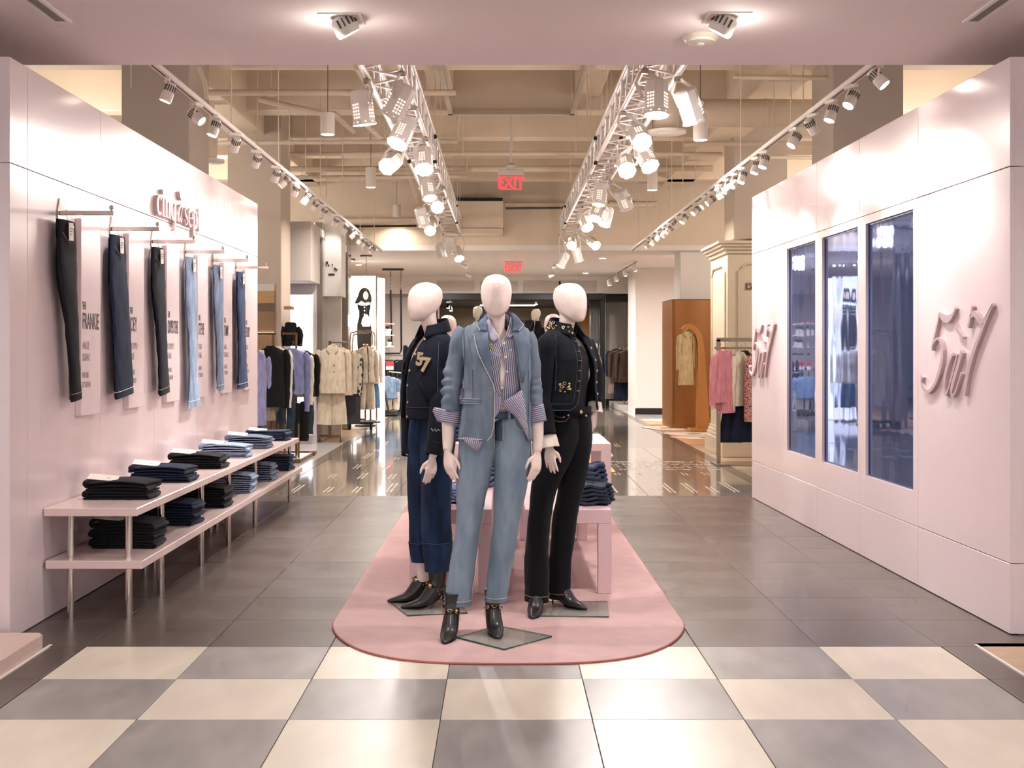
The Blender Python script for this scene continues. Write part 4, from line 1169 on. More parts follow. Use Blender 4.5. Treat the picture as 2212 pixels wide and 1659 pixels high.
# plinth at the left front corner
PL = mat('terrazzo_plinth', 'd9bdb2', .5, var=.12, nscale=60)
o = thing('stone_plinth', (-2.6, 5.9, 0), 'low pale pink stone slab at the left front corner', 'plinth')
pp = [(-4, 6.18), (-2.30, 6.18), (-2.27, 6.12), (-2.27, 5.2), (-4, 4.2)]
pts = []
for (a, b) in zip(pp, pp[1:] + pp[:1]):
    for t in range(8):
        q = Vector((lerp(a[0], b[0], t / 8), lerp(a[1], b[1], t / 8)))
        pts.append((q.x + .008 * wob((q.x * 30, q.y * 30, 0), 1), q.y + .008 * wob((q.x * 30, q.y * 30, 5), 1), 0))
m = MB(); m.prism(pts, (0, 0, .0), (0, 0, .07)); m.build('slab', PL, o, smooth=False)
o = tag(MB().bbox(.85, 1.37, 14.9, 18.0, .001, .012, .003).build('yellow_mat', mat('yellow_mat', 'd9a53a', .5, var=.1, nscale=6, stretch=(4, .6, 1)), smooth=False, origin=(1.1, 16, 0)), 'flat yellow wood-look mat on the polished floor behind the tables', 'mat')

# jeans piled on the tables (ruffled edges)
def pile_mesh(w, dep, h, m_, seed):
    mb = MB(); nl = 5
    for l in range(nl):
        z = l * h / nl
        rows = []
        for i in range(5):
            rr = []
            t = i / 4
            for k in range(44):
                a = 2 * pi * k / 44
                ruff = 1 + .13 * sin(a * 6 + l * .5 + seed + .8 * sin(a * 2)) + .05 * sin(a * 13 + seed * 2 + l)
                rad = (1.0 - .03 * l) * (ruff if t > .3 else 1) * (t if t > 0 else .02)
                zz = z + h / nl * (.6 + .28 * sin(a * 5 + l * .7 + seed) * t)
                rr.append(Vector((cos(a) * rad * w / 2, sin(a) * rad * dep / 2, max(zz, .001))))
            rows.append(rr)
        mb.grid(rows, closed=True)
        rim = [p + Vector((0, 0, -.002)) for p in rows[-1]]
        mb.tube(rim, h / nl * .46, 6, closed=True)
    lo = min(v.z for v in mb.v)
    for v in mb.v: v.z -= lo
    return mb.mesh('gathered_cloth', m_, angle=70)
def pile(name, px, d, z, w, dep, h, m_, lab, seed, grp):
    o = inst(name, pile_mesh(w, dep, h, m_, seed), (xa(px, d), d, z))
    return tag(o, lab, 'jeans', grp)
D_GREY = cloth('charcoal_denim', '232938', fade='323a4c')
D_VIOL = cloth('violet_blue_denim', '5c6690', fade='7480a8')
G_ = 'denim piled on the display tables'
pile('denim_pile', 1278, 7.75, .5205, .24, .3, .12, D_GREY, 'charcoal ruffled denim heaped at the front of the right low table', 1, G_)
pile('denim_pile', 1265, 8.55, .5205, .26, .34, .17, D_SLATE, 'slate ruffled denim heaped further back on the right low table', 2.2, G_)
pile('denim_pile', 985, 7.85, .5205, .22, .3, .1, D_VIOL, 'violet blue denim heap at the front of the left low table', 3.1, G_)
pile('denim_pile', 1040, 8.8, .5205, .3, .34, .16, D_VIOL, 'violet blue denim heap at the back of the left low table', 4.4, G_)
pile('denim_pile', 985, 10.2, .7405, .3, .36, .16, D_MID, 'mid blue denim heap on the left of the taller pale table', 5.2, G_)
pile('denim_pile', 1060, 10.25, .7405, .3, .36, .1, D_SLATE, 'slate denim heap in the middle of the taller pale table', 6.2, G_)
pile('denim_pile', 1225, 10.25, .7405, .3, .36, .12, D_MID, 'mid blue denim heap on the right of the taller pale table', 7.2, G_)

# ---------------- printed lettering of the polished floor
PRF = mat('floor_print', 'cfc6ba', .25, var=.1, nscale=40)
def prints():
    rng = random.Random(3)
    m = MB()
    def dash(x, y, w, l): m.add([(x - w / 2, y - l / 2, .0012), (x + w / 2, y - l / 2, .0012), (x + w / 2, y + l / 2, .0012), (x - w / 2, y + l / 2, .0012)], [(0, 1, 2, 3)])
    def block(x, y, w, l):
        # small illegible lines running along the aisle
        n_ = max(2, int(w / .045)); 
        for i in range(n_):
            yy = y
            while yy < y + l * (1 if rng.random() > .3 else .8):
                ll = .02 + rng.random() * .05
                dash(x + i * .045, yy + ll / 2, .022, ll); yy += ll + .014
    for x in [-2.2, -1.85, -1.55, -1.2, -.9, -.6]: block(x, YG + .25 + rng.random() * .1, .13, .5 + rng.random() * .35)
    for x in [-2.0, -1.65, -1.3, -1.0]: block(x, YG + 1.5 + rng.random() * .2, .1, .4 + rng.random() * .5)
    for r in range(5):
        for x in [-1.9, -1.5, -1.15, -.8, -.5]: block(x + rng.random() * .1, YG + 2.8 + r * 1.25 + rng.random() * .3, .1, .3 + rng.random() * .6)
    for x in [1.15, 1.4, 1.62, 1.75, 1.98, 2.2, 2.42]: block(x, YG + .25 + rng.random() * .1, .11, .35 + rng.random() * .7)
    for x in [1.1, 1.35, 1.6, 1.85, 2.15, 2.4]: block(x, YG + 2.0 + rng.random() * .1, .1, .3)
    for r in range(6):                                     # dotted block
        for c in range(34):
            if rng.random() > .22: dash(.95 + c * .052, YG + 2.75 + r * .22, .03 + rng.random() * .02, .05 + rng.random() * .06)
    for r in range(10):
        for x in [1.2, 1.5]: block(x + rng.random() * .3, YG + 6.3 + r * .9, .12, .35 + rng.random() * .3)
    o = m.build('floor_print', PRF, fl, smooth=False); o['kind'] = 'stuff'
    lp = MB()
    for c, w in ((1.0, .2), (1.25, .22), (1.45, .2)):       # large looping script
        pts = [(c + w * .5 * cos(2 * pi * i / 20), YG + 5.0 + .55 * sin(2 * pi * i / 20), .0016) for i in range(20)]
        lp.tube(pts, [(.014, .0006)] * 20, 6, closed=True, up=(0, 0, 1))
    o = lp.build('floor_script', PRF, fl, smooth=False); o['kind'] = 'stuff'
    fx = MB()
    for k in range(6):
        a = pi * k / 6
        fx.tube([(1.12 + .13 * cos(a), YG + 1.62 + .2 * sin(a), .0014), (1.12, YG + 1.62, .0016), (1.12 - .13 * cos(a), YG + 1.62 - .2 * sin(a), .0014)], [(.003, .0005), (.012, .0006), (.003, .0005)], 6, up=(0, 0, 1))
    o = fx.build('floor_flower', PRF, fl, smooth=False); o['kind'] = 'stuff'
prints()
# ================================================================ mannequins
SKIN = mat('mannequin_skin', 'f3dbd2', .28, var=.015, nscale=3, coat=.15)
LEATH = mat('black_leather', '1b1715', .38, var=.15, nscale=20, bump=.05, bscale=120, coat=.3)
GLASSB = mat('glass_plate', 'b9bdb4', .04, alpha=.38, spec=.6)
GLASSE = mat('glass_edge', '1f4a3f', .15)
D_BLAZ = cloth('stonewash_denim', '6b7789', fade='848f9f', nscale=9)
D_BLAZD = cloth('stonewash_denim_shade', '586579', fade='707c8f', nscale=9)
D_JEAN = cloth('faded_jean', '748699', fade='8d9cab', nscale=7)
D_JDK = cloth('faded_jean_dark', '34495f', fade='516579', nscale=14)
D_BOMB = cloth('indigo_jacket', '0b0e19', fade='111726', nscale=9)
D_WIDE = cloth('indigo_wide_jean', '122038', fade='1d3555', nscale=8)
D_RBLK = cloth('black_blue_jean', '07080c', fade='0d0f15', nscale=9)
D_RJKT = cloth('blue_black_jacket', '090b12', fade='0f141f', nscale=9)
VEST = cloth('black_satin', '0e0e10', rough=.45, sheen=0, bump=.1)
STITCH = mat('pale_stitch', 'c9c4bd', .8)
STITCHB = mat('teal_stitch', '3f4f60', .8)
STITCHN = mat('navy_stitch', '22344a', .8)
PEARL = mat('pearl_button', 'f2ece2', .25, coat=.4)
SILV = mat('silver_button', 'dccfc0', .2, .9)
def stripes():
    m = bpy.data.materials.new('striped_cotton'); m.use_nodes = True
    N, L = m.node_tree.nodes, m.node_tree.links; b = N['Principled BSDF']
    uv = N.new('ShaderNodeUVMap'); uv.uv_map = 'UVMap'
    sp = N.new('ShaderNodeSeparateXYZ'); mu = N.new('ShaderNodeMath'); mu.operation = 'MULTIPLY'; mu.inputs[1].default_value = 2 * pi / .0105
    sn = N.new('ShaderNodeMath'); sn.operation = 'SINE'; cr = N.new('ShaderNodeValToRGB')
    cr.color_ramp.elements[0].position = .45; cr.color_ramp.elements[0].color = srgb('5f5d80') + (1,)
    cr.color_ramp.elements[1].position = .6; cr.color_ramp.elements[1].color = srgb('bfb4bc') + (1,)
    ma = N.new('ShaderNodeMapRange'); ma.inputs[1].default_value = -1; ma.inputs[2].default_value = 1
    L.new(uv.outputs[0], sp.inputs[0]); L.new(sp.outputs['X'], mu.inputs[0]); L.new(mu.outputs[0], sn.inputs[0]); L.new(sn.outputs[0], ma.inputs[0]); L.new(ma.outputs[0], cr.inputs[0])
    nz = N.new('ShaderNodeTexNoise'); nz.inputs['Scale'].default_value = 500; bp = N.new('ShaderNodeBump'); bp.inputs['Strength'].default_value = .15; bp.inputs['Distance'].default_value = .002
    L.new(nz.outputs['Fac'], bp.inputs['Height']); L.new(bp.outputs[0], b.inputs['Normal'])
    L.new(cr.outputs[0], b.inputs['Base Color']); b.inputs['Roughness'].default_value = .8
    return m
STRIPE = stripes()

def lb(mb, name, mats, parent, **k):
    """build in the parent's own frame"""
    o = mb.build(name, mats, None, **k)
    o.parent = parent
    return o
def ip(tab, z):
    """piecewise-linear (smoothed) table lookup: tab sorted by first value"""
    if z <= tab[0][0]: return tab[0][1:]
    for a, b in zip(tab, tab[1:]):
        if z <= b[0]:
            t = (z - a[0]) / (b[0] - a[0])
            return tuple(lerp(x, y, t) for x, y in zip(a[1:], b[1:]))
    return tab[-1][1:]
def hand(m, w, d, a, n, side=1, s=1.0, curl=.5, spread=.1):
    """palm, four fingers and a thumb. w wrist, d pointing direction, a thumb-side direction, n palm-facing normal"""
    w, d, a, n = Vector(w), Vector(d).normalized(), Vector(a).normalized(), Vector(n).normalized()
    pts = [w - d * .03, w, w + d * .03 * s, w + d * .065 * s, w + d * .09 * s]
    m.tube(pts, [(.021, .018), (.022, .016), (.032, .0155), (.036, .014), (.031, .011)], 14, up=n)
    L = [.07, .079, .074, .058]
    for i in range(4):
        off = (.027 - i * .018) * s
        root = w + d * (.083 - (.006 if i in (0, 3) else 0) - (.005 if i == 3 else 0)) * s + a * off
        dr = (d + a * spread * (1.5 - i) * .5 + n * .12).normalized()
        l = L[i] * s; c = curl * (1 + .15 * i)
        p = [root - dr * .02, root]
        q = root; ang = .12
        for seg, f in ((.44, .35), (.31, .8), (.25, .7)):
            ang += c * f
            dd = (dr * cos(ang) + n * sin(ang)).normalized()
            q2 = q + dd * l * seg
            p += [q.lerp(q2, .5), q2]; q = q2
        r0 = (.0088 if i < 3 else .0078) * s
        m.tube(p, [r0, r0, r0, r0 * .98, r0 * .92, r0 * .9, r0 * .8, r0 * .55], 10, up=a)
    root = w + d * .018 * s + a * .02 * s
    t1 = root + (d * .55 + a * .75 + n * .25).normalized() * .034 * s
    t2 = t1 + (d * .9 + a * .3 + n * .25).normalized() * .03 * s
    t3 = t2 + (d * 1 + a * .05 + n * .25).normalized() * .026 * s
    m.tube([root - a * .01, root, t1, t2, t3], [.012 * s, .0125 * s, .0105 * s, .0092 * s, .005 * s], 10, up=n)
HEADT = [  # z relative to chin level 0 .. 0.22 : centre y, half width, half depth
 (.0, -.05, .016, .018), (.006, -.049, .032, .034), (.02, -.036, .050, .055), (.045, -.022, .065, .075), (.075, -.010, .0735, .092), (.105, -.002, .079, .100), (.135, .003, .080, .103), (.165, .006, .0755, .098), (.19, .008, .064, .083), (.208, .010, .046, .06), (.217, .011, .025, .032), (.22, .011, .006, .008)]
def body(root, torso_yaw, head_yaw, zchin, arms, legs, zs=1.0, voxel=.0046, head_off=(0, 0), shift=(0, 0)):
    m = MB()
    Rt = Matrix.Rotation(torso_yaw, 4, 'Z'); Rh = Matrix.Rotation(head_yaw, 4, 'Z')
    sh = Vector((shift[0], shift[1], 0))
    s0 = len(m.v)
    TT = [(1.10, 0, .06, .04), (1.12, .0, .095, .065), (1.14, .0, .11, .078), (1.17, .0, .115, .082), (1.25, 0, .122, .085), (1.34, -.005, .138, .105), (1.42, .005, .142, .095), (1.48, .015, .148, .075), (1.52, .022, .135, .06), (1.548, .028, .085, .052), (1.575, .03, .058, .048)]
    m.zrings([(0, t[1], t[0] * zs, t[2], t[3]) for t in TT], 28)
    m.xform(Rt, s0)
    s0 = len(m.v)
    nb = Rt.to_3x3() @ Vector((0, .03, 0)); nt = Rh.to_3x3() @ Vector((0, .026, 0)) + Vector((head_off[0], head_off[1], 0))
    def nk(t): return nb.lerp(nt, t)
    m.zrings([(*nk(0).xy, 1.50 * zs, .066, .062), (*nk(.08).xy, 1.56 * zs, .051, .05), (*nk(.55).xy, zchin - .03, .046, .047), (*nk(.85).xy, zchin + .02, .047, .05), (*nk(1).xy, zchin + .07, .05, .054), (*nk(1).xy, zchin + .11, .05, .055)], 24)
    s0 = len(m.v)
    m.zrings([(0, t[1] + .012, zchin + t[0], t[2], t[3]) for t in HEADT], 32)
    m.xform(Matrix.Translation((head_off[0], head_off[1], 0)) @ Rh, s0)
    for i in range(len(m.v)): m.v[i] = m.v[i] + sh
    for pts, rad, hd in arms:
        m.tube(spline(pts, 4), wv((len(pts) - 1) * 4 + 1, *rad), 16)
        if hd: hand(m, *hd)
    for pts, rad in legs:
        m.tube(pts, rad, 16)
    me = m.mesh('body', SKIN)
    o = bpy.data.objects.new('body', me); COL.objects.link(o)
    md = o.modifiers.new('remesh', 'REMESH'); md.mode = 'VOXEL'; md.voxel_size = voxel; md.use_smooth_shade = True
    sm = o.modifiers.new('smooth', 'SMOOTH'); sm.factor = .5; sm.iterations = 3
    dg = bpy.context.evaluated_depsgraph_get()
    me2 = bpy.data.meshes.new_from_object(o.evaluated_get(dg))
    o.modifiers.clear(); o.data = me2
    for p in me2.polygons: p.use_smooth = True
    if not me2.materials: me2.materials.append(SKIN)
    o.parent = root
    return o
def se(v, e): return math.copysign(abs(v) ** e, v)
class Shell:
    """open-front garment body in a local frame facing -Y.  levels: (z, xc, yc, a, b); edges (z, x_left_edge, x_right_edge)"""
    def __init__(s, levels, edges, yaw=0, shift=(0, 0), e=.85, amp=.004, seed=0.0):
        s.lv = sorted(levels); s.ed = sorted(edges); s.M = Matrix.Translation((shift[0], shift[1], 0)) @ Matrix.Rotation(yaw, 4, 'Z'); s.e = e; s.amp = amp; s.seed = seed
    def pt(s, th, z, off=0.0, raw=False):
        xc, yc, a, b = ip(s.lv, z)
        p = Vector((xc + (a + off) * se(sin(th), s.e), yc - (b + off) * se(cos(th), s.e), z))
        if s.amp:
            w = wob((p.x * 1.2, p.y * 1.2, p.z), 14, s.seed) * s.amp + wob((p.x, p.y, p.z * 1.6), 33, s.seed + 2) * s.amp * .4
            c = Vector((xc, yc, z)); p = p + (p - c).normalized() * w
        return p if raw else s.M @ p
    def th(s, x, z):
        xc, yc, a, b = ip(s.lv, z)
        v = max(-.999, min(.999, (x - xc) / a))
        return asin(se(v, 1 / s.e))
    def at(s, x, z, off=0.0):
        return s.pt(s.th(x, z), z, off)
    def nrm(s, th):
        return (s.M.to_3x3() @ Vector((sin(th), -cos(th), 0))).normalized()
    def grid(s, mb, nz=30, nt=56, off=0.0, z0=None, z1=None, hem=None):
        zs = [z for z, *_ in s.lv]
        z0 = zs[0] if z0 is None else z0; z1 = zs[-1] if z1 is None else z1
        rows = []
        for i in range(nz + 1):
            z = lerp(z0, z1, i / nz)
            xl, xr = ip(s.ed, z)
            t0 = s.th(xr, z); t1 = 2 * pi + s.th(xl, z)
            rows.append([s.pt(lerp(t0, t1, k / nt), z, off) for k in range(nt + 1)])
        mb.grid(rows)
        return rows
def solid(o, t=.004, off=-1.0, sub=0):
    md = o.modifiers.new('solid', 'SOLIDIFY'); md.thickness = t; md.offset = off
    if sub:
        sb = o.modifiers.new('sub', 'SUBSURF'); sb.levels = sub; sb.render_levels = sub
    return o
def patch(rows_pts, nsub=3):
    """grid from rows of points (each row a polyline), smoothed along rows"""
    rows = [spline(r, nsub) if len(r) > 2 else [Vector(r[0]).lerp(Vector(r[1]), k / (2 * nsub)) for k in range(2 * nsub + 1)] for r in rows_pts]
    return rows
def rings_tube(rings, n=28, seed=0.0, amp=.004, sub=5, fold=0.0):
    """rings: (centre, rx, ry) -> smoothly interpolated cloth tube with horizontal rings"""
    cs = spline([r[0] for r in rings], sub); rr = spline([Vector((r[1], r[2], 0)) for r in rings], sub)
    rows = []
    for i, (c, r) in enumerate(zip(cs, rr)):
        row = []
        t = i / (len(cs) - 1)
        for k in range(n):
            a = 2 * pi * k / n
            p = c + Vector((r.x * cos(a), r.y * sin(a), 0))
            w = wob((p.x * 1.4, p.y * 1.4, p.z * .7), 13, seed) * amp + wob(p, 31, seed + 1) * amp * .3
            if fold: w += fold * t * sin(a * 5 + seed * 3 + 2 * sin(t * 4))
            row.append(p + Vector((cos(a), sin(a), 0)) * w)
        rows.append(row)
    m = MB(); m.grid(rows, closed=True)
    return m, rows
def ring_line(rows, i, k0=0, k1=None, off=.0015):
    r = rows[i]; c = sum(r, Vector()) / len(r)
    return [p + (p - c).normalized() * off for p in r]
def sleeve(pts, rad, amp=.006, seed=0.0, n=20, squash=None, bunch=None):
    """sleeve tube along pts with elbow creases"""
    P_ = spline(pts, 8); R_ = wv(len(P_), *rad)
    rows = []
    side = None
    for i, p in enumerate(P_):
        t = (P_[min(i + 1, len(P_) - 1)] - P_[max(i - 1, 0)]).normalized()
        if side is None: side = Vector((0, 1, 0)).cross(t).normalized()
        else: side = (side - t * side.dot(t)).normalized()
        oth = t.cross(side)
        f = i / (len(P_) - 1)
        row = []
        for k in range(n):
            a = 2 * pi * k / n
            w = wob(p + side * cos(a) * .05 + oth * sin(a) * .05, 18, seed) * amp
            if bunch and bunch[0] < f < bunch[1]:
                g = sin((f - bunch[0]) / (bunch[1] - bunch[0]) * pi)
                w += g * bunch[2] * sin(f * bunch[3] + 1.2 * sin(a + seed)) * (.6 + .4 * cos(a - .6))
            r = R_[i] + w
            row.append(p + side * (r * cos(a)) + oth * (r * (squash or 1.0) * sin(a)))
        rows.append(row)
    m = MB(); m.grid(rows, closed=True)
    return m, rows
def boot(root, ankle, fwd, zf, harness=True, shaft=.215, heel_thin=False, heel=.075):
    """pointed ankle boot; ankle = (x,y) under the ankle, fwd = ground direction of the toe, zf = floor height"""
    f = Vector((fwd[0], fwd[1], 0)).normalized(); s = Vector((-f.y, f.x, 0)); A = Vector((ankle[0], ankle[1], zf))
    def q(a, z, l=0): return A + f * a + s * l + Vector((0, 0, z))
    o_ = bpy.data.objects.new('boot', None)
    sp = [(.21, .009, .006, .005), (.20, .011, .014, .009), (.175, .016, .025, .014), (.14, .022, .036, .020), (.10, .031, .043, .029), (.06, .054, .043, .044), (.028, .086, .041, .051), (.008, .120, .039, .048), (.0, .155, .039, .044), (-.002, .19, .041, .047), (-.002, shaft, .044, .049)]
    pts = [q(a, z) for a, z, _, _ in sp]
    m = MB(); m.tube(spline(pts, 3), [tuple(r) for r in [tuple(v) for v in [(x.x, x.y) for x in spline([Vector((r1, r2, 0)) for _, _, r1, r2 in sp], 3)]]], 20, up=(0, 0, 1))
    # heel counter
    m.tube([q(-.02, .115), q(-.035, .085), q(-.036, heel + .004)], [(.03, .028), (.031, .026), (.026, .022)], 14, up=tuple(f))
    for v in m.v: v.z = max(v.z, zf + .001)
    b = lb(m, 'boot', LEATH, root)
    h = MB()
    if heel_thin: h.tube([q(-.035, heel + .02), q(-.04, heel * .5), q(-.042, .001)], [.018, .006, .0045], 10)
    else: h.tube([q(-.034, heel + .02), q(-.044, heel * .5), q(-.046, .001)], [.024, .017, .0155], 12)
    lb(h, 'heel', LEATH, b)
    so = MB(); so.tube([q(.206, .003), q(.17, .003), q(.10, .004), q(.06, .012)], [(.006, .002), (.026, .003), (.041, .003), (.034, .003)], 12, up=(0, 0, 1)); lb(so, 'sole', BLACKM, b)
    if harness:
        st_ = MB(); st_.tube([q(.049 * cos(t) + .010, .120 + .016 * cos(t), .0415 * sin(t)) for t in [2 * pi * k / 20 for k in range(20)]], [(.0035, .011)] * 20, 8, closed=True, up=tuple(f)); sb = lb(st_, 'strap', LEATH, b)
        bk = MB(); c = q(.064, .138)
        bk.tube([c + s * (.012 * cos(t)) + Vector((0, 0, .008 * sin(t))) for t in [2 * pi * k / 12 for k in range(12)]], .0022, 6, closed=True); lb(bk, 'buckle', GOLD, b)
        for sg in (-1, 1):
            cc = q(.047, .131, sg * .03)
            d_ = MB(); d_.lathe([(0, 0), (.011, 0), (.012, .003), (.006, .006), (0, .006)], cc, 12, (f * .7 + s * sg)); lb(d_, 'medallion', GOLD, b)
            for j in range(4):
                z = .122 - .018 * j if j < 2 else .085 - .012 * (j - 2); aa = .018 - .012 * j
                e_ = MB(); e_.lathe([(0, 0), (.0042, 0), (.003, .003), (0, .0035)], q(aa, z, sg * (.043 - .001 * j)), 8, s * sg); lb(e_, 'stud', GOLD, b)
    return b
def plate(root, pts, w):
    """glass base plate from four ground corners"""
    r = wloc(root)
    m = MB(); m.prism([Vector((p[0] - r.x, p[1] - r.y, ZR - r.z)) for p in pts], (0, 0, .001), (0, 0, .009))
    o = lb(m, 'base_plate', GLASSB, root, smooth=False)
    e = MB()
    e.tube([Vector((p[0] - r.x, p[1] - r.y, ZR + .005 - r.z)) for p in pts], [(.0012, .0042)] * 4, 4, closed=True, up=(0, 0, 1)); lb(e, 'plate_edge', GLASSE, o, smooth=False)
    return o
def btn(parent, p, n, m_, r=.008, h=.004):
    b = MB(); b.lathe([(0, 0), (r, 0), (r, h * .6), (r * .75, h), (r * .4, h * .7), (0, h * .7)], p, 12, n)
    return lb(b, 'button', m_, parent)
def seam(parent, pts, m_, r=.0013, name='stitching'):
    s = MB(); s.tube(pts, r, 5); return lb(s, name, m_, parent)
class PX:
    """pixel measurements of one mannequin -> its own frame (root at X0, D)"""
    def __init__(s, cx, D): s.D = D; s.X0 = (cx - CX) / F * D
    def __call__(s, px, py, y=0.0):
        d = s.D + y
        return Vector(((px - CX) / F * d - s.X0, y, H - (py - CY) / F * d))
    def r(s, px): return px / F * s.D

# ---------------------------------------------------------------- middle mannequin
q = PX(1072, 6.4)
MM = thing('mannequin', (q.X0, 6.4, 0), 'middle mannequin facing forward in faded denim blazer, striped shirt and light jeans', 'mannequin', 'dressed mannequins on the pink rug')
zch = q(0, 684).z
def Z(py): return q(0, py).z
la = [q(1003, 735, .02), q(985, 800, .03), q(974, 850, .02), q(969, 905, .0), q(968, 945, -.015), q(967, 972, -.03)]
ra = [q(1142, 735, .02), q(1152, 800, .03), q(1158, 850, .02), q(1160, 905, .0), q(1161, 945, -.01), q(1160, 974, -.02)]
aL = (.038, .034, .031, .035, .031, .025)
lf1, lf2 = q(1000, 1180), q(1080, 1180)
body(MM, 0, 0, zch, [
    (la, aL, (q(967, 976, -.03), (.10, -.18, -1), Vector((.75, -.66, 0)), Vector((.66, .75, 0)), 1, 1.0, .22, .12)),
    (ra, aL, (q(1160, 978, -.02), (-.06, -.16, -1), Vector((-.75, -.66, 0)), Vector((-.66, .75, 0)), -1, 1.0, .28, .12))],
    [([(-.08, .0, .95), q(1012, 1140, .02), q(978, 1300, .02)], [.055, .05, .036]), ([(.08, 0, .95), q(1090, 1140, .02), q(1064, 1300, .04)], [.055, .05, .036])], zs=1.0)
# jeans
def m_leg(rows_, m_, name, seed, hem_m, fold=.002):
    mb, rr = rings_tube(rows_, 36, seed, .0035, 5, fold)
    return mb, rr
jl = [(q(1038, 893), q.r(37), .088), (q(1034, 940), q.r(40), .098), (q(1029, 985), q.r(40), .095), (q(1021, 1040), q.r(35.5), .085), (q(1015, 1100, .01), q.r(29), .078), (q(1010, 1140, .01), q.r(26.5), .074), (q(1001, 1200, .01), q.r(27), .072), (q(993, 1260, .01), q.r(28.5), .072), (q(989.5, 1303, .01), q.r(29), .073)]
jr = [(q(1104, 893), q.r(37), .088), (q(1108, 940), q.r(39.5), .098), (q(1107, 985), q.r(40), .095), (q(1103, 1040), q.r(36.5), .085), (q(1097, 1100, .01), q.r(31), .078), (q(1092, 1140, .01), q.r(27.5), .074), (q(1085, 1200, .02), q.r(27), .072), (q(1076, 1260, .03), q.r(24.5), .068), (q(1070.5, 1295, .04), q.r(23), .066)]
m1, r1 = m_leg(jl, D_JEAN, 'l', .4, None); m2, r2 = m_leg(jr, D_JEAN, 'r', 1.7, None)
o1 = len(m1.v); nf = len(m1.f)
m1.v += m2.v
for k, f in enumerate(m2.f):
    m1.f.append(tuple(i + o1 for i in f)); m1.mi.append(0); m1.uv[len(m1.f) - 1] = m2.uv[k]
jeans = solid(lb(m1, 'jeans', D_JEAN, MM, angle=80), .004, -1)
for rr in (r1, r2):
    c = MB(); c.grid([[p + (p - sum(rr[i], Vector()) / len(rr[i])).normalized() * .0015 for p in rr[i]] for i in (-3, -2, -1)], closed=True)
    seam(jeans, ring_line(rr, -2, off=.003) + [ring_line(rr, -2, off=.003)[0]], STITCH, .0016, 'hem_stitch')
    hb = MB(); hb.tube(ring_line(rr, -1, off=.001), [(.0025, .008)] * len(rr[-1]), 6, closed=True, up=(0, 0, 1)); lb(hb, 'hem', D_BLAZ, jeans)
wb = []
for py, w in ((887, 67), (893, 68), (903, 69)):
    wb.append([q(1071, py) + Vector((q.r(w) * cos(2 * pi * k / 48), .101 * sin(2 * pi * k / 48), 0)) for k in range(48)])
b_ = MB(); b_.grid(wb, closed=True); solid(lb(b_, 'waistband', D_JDK, jeans), .006, 1)
fy = lambda px, py, b=.1: q(px, py, -b)
def jeanfront(px, py):
    z = q(0, py).z
    best = None
    for T_ in (jl, jr):
        tab = sorted([(c.z, c.x, c.y, rx, ry) for c, rx, ry in T_])
        cx, cy, rx, ry = ip(tab, z)
        x = q(px, py).x
        t = (x - cx) / rx
        if abs(t) < 1:
            y = cy - ry * sqrt(1 - t * t)
            if best is None or y < best: best = y
    return Vector((q(px, py).x, (best if best is not None else -.05) - .006, z))
seam(jeans, [jeanfront(1068, y) for y in range(905, 990, 6)], STITCH, .0016)
seam(jeans, [jeanfront(x, y) for x, y in ((1086, 905), (1087, 925), (1086, 945), (1080, 962), (1069, 975))], STITCH, .0014)
flyp = MB(); flyp.grid([[jeanfront(x, y) for x in (1070, 1075, 1080, 1085)] for y in (906, 920, 935, 950)]); solid(lb(flyp, 'fly_panel', D_JDK, jeans), .003, 1)
seam(jeans, [jeanfront(x, y) for x, y in ((1108, 904), (1112, 918), (1122, 927), (1134, 928))], STITCH, .0014, 'pocket_stitch')
seam(jeans, [jeanfront(x, y) for x, y in ((1056, 1020), (1045, 1100), (1036, 1180), (1024, 1270), (1018, 1300))], D_BLAZ, .0012)
btn(jeans, jeanfront(1080, 897) + Vector((0, -.004, 0)), (0, -1, 0), GOLD, .009)
for px in (1100,): lp = MB(); lp.obox(jeanfront(px, 895) + Vector((0, -.004, 0)), (1, 0, 0), (0, 1, 0), (0, 0, 1), .006, .003, .022); lb(lp, 'belt_loop', D_JEAN, jeans, smooth=False)
# striped shirt
SL = [(Z(690), 0, .028, .055, .052), (Z(704), 0, .02, .1, .062), (Z(716), 0, .012, .14, .075), (Z(740), .0, .004, .152, .095), (Z(770), 0, .0, .15, .109), (Z(815), 0, 0, .142, .112), (Z(850), 0, 0, .136, .105), (Z(868), 0, 0, .134, .102)]
xe = lambda px, py: q(px, py).x
shirt = Shell(SL, [(Z(868), xe(1084, 868), xe(1086, 868)), (Z(850), xe(1083, 850), xe(1086, 850)), (Z(830), xe(1081, 830), xe(1088, 830)), (Z(800), xe(1081, 800), xe(1091, 800)), (Z(765), xe(1083, 765), xe(1088, 765)), (Z(738), xe(1083, 738), xe(1084, 738)), (Z(725), xe(1074, 725), xe(1092, 725)), (Z(704), xe(1064, 704), xe(1098, 704)), (Z(690), xe(1060, 690), xe(1102, 690))], amp=.003, seed=2)
mb = MB(); shirt.grid(mb, 34, 80)
SH_ = solid(lb(mb, 'shirt', STRIPE, MM), .002, -1)
for px, py in ((1089, 742), (1092, 771), (1095, 802), (1085, 836), (1080, 868), (1103, 756)): btn(SH_, shirt.at(xe(px, py), Z(max(py, 0)) if py < 866 else Z(866), .003), (0, -1, .1), PEARL, .0058 if px != 1103 else .004)
pm = MB()
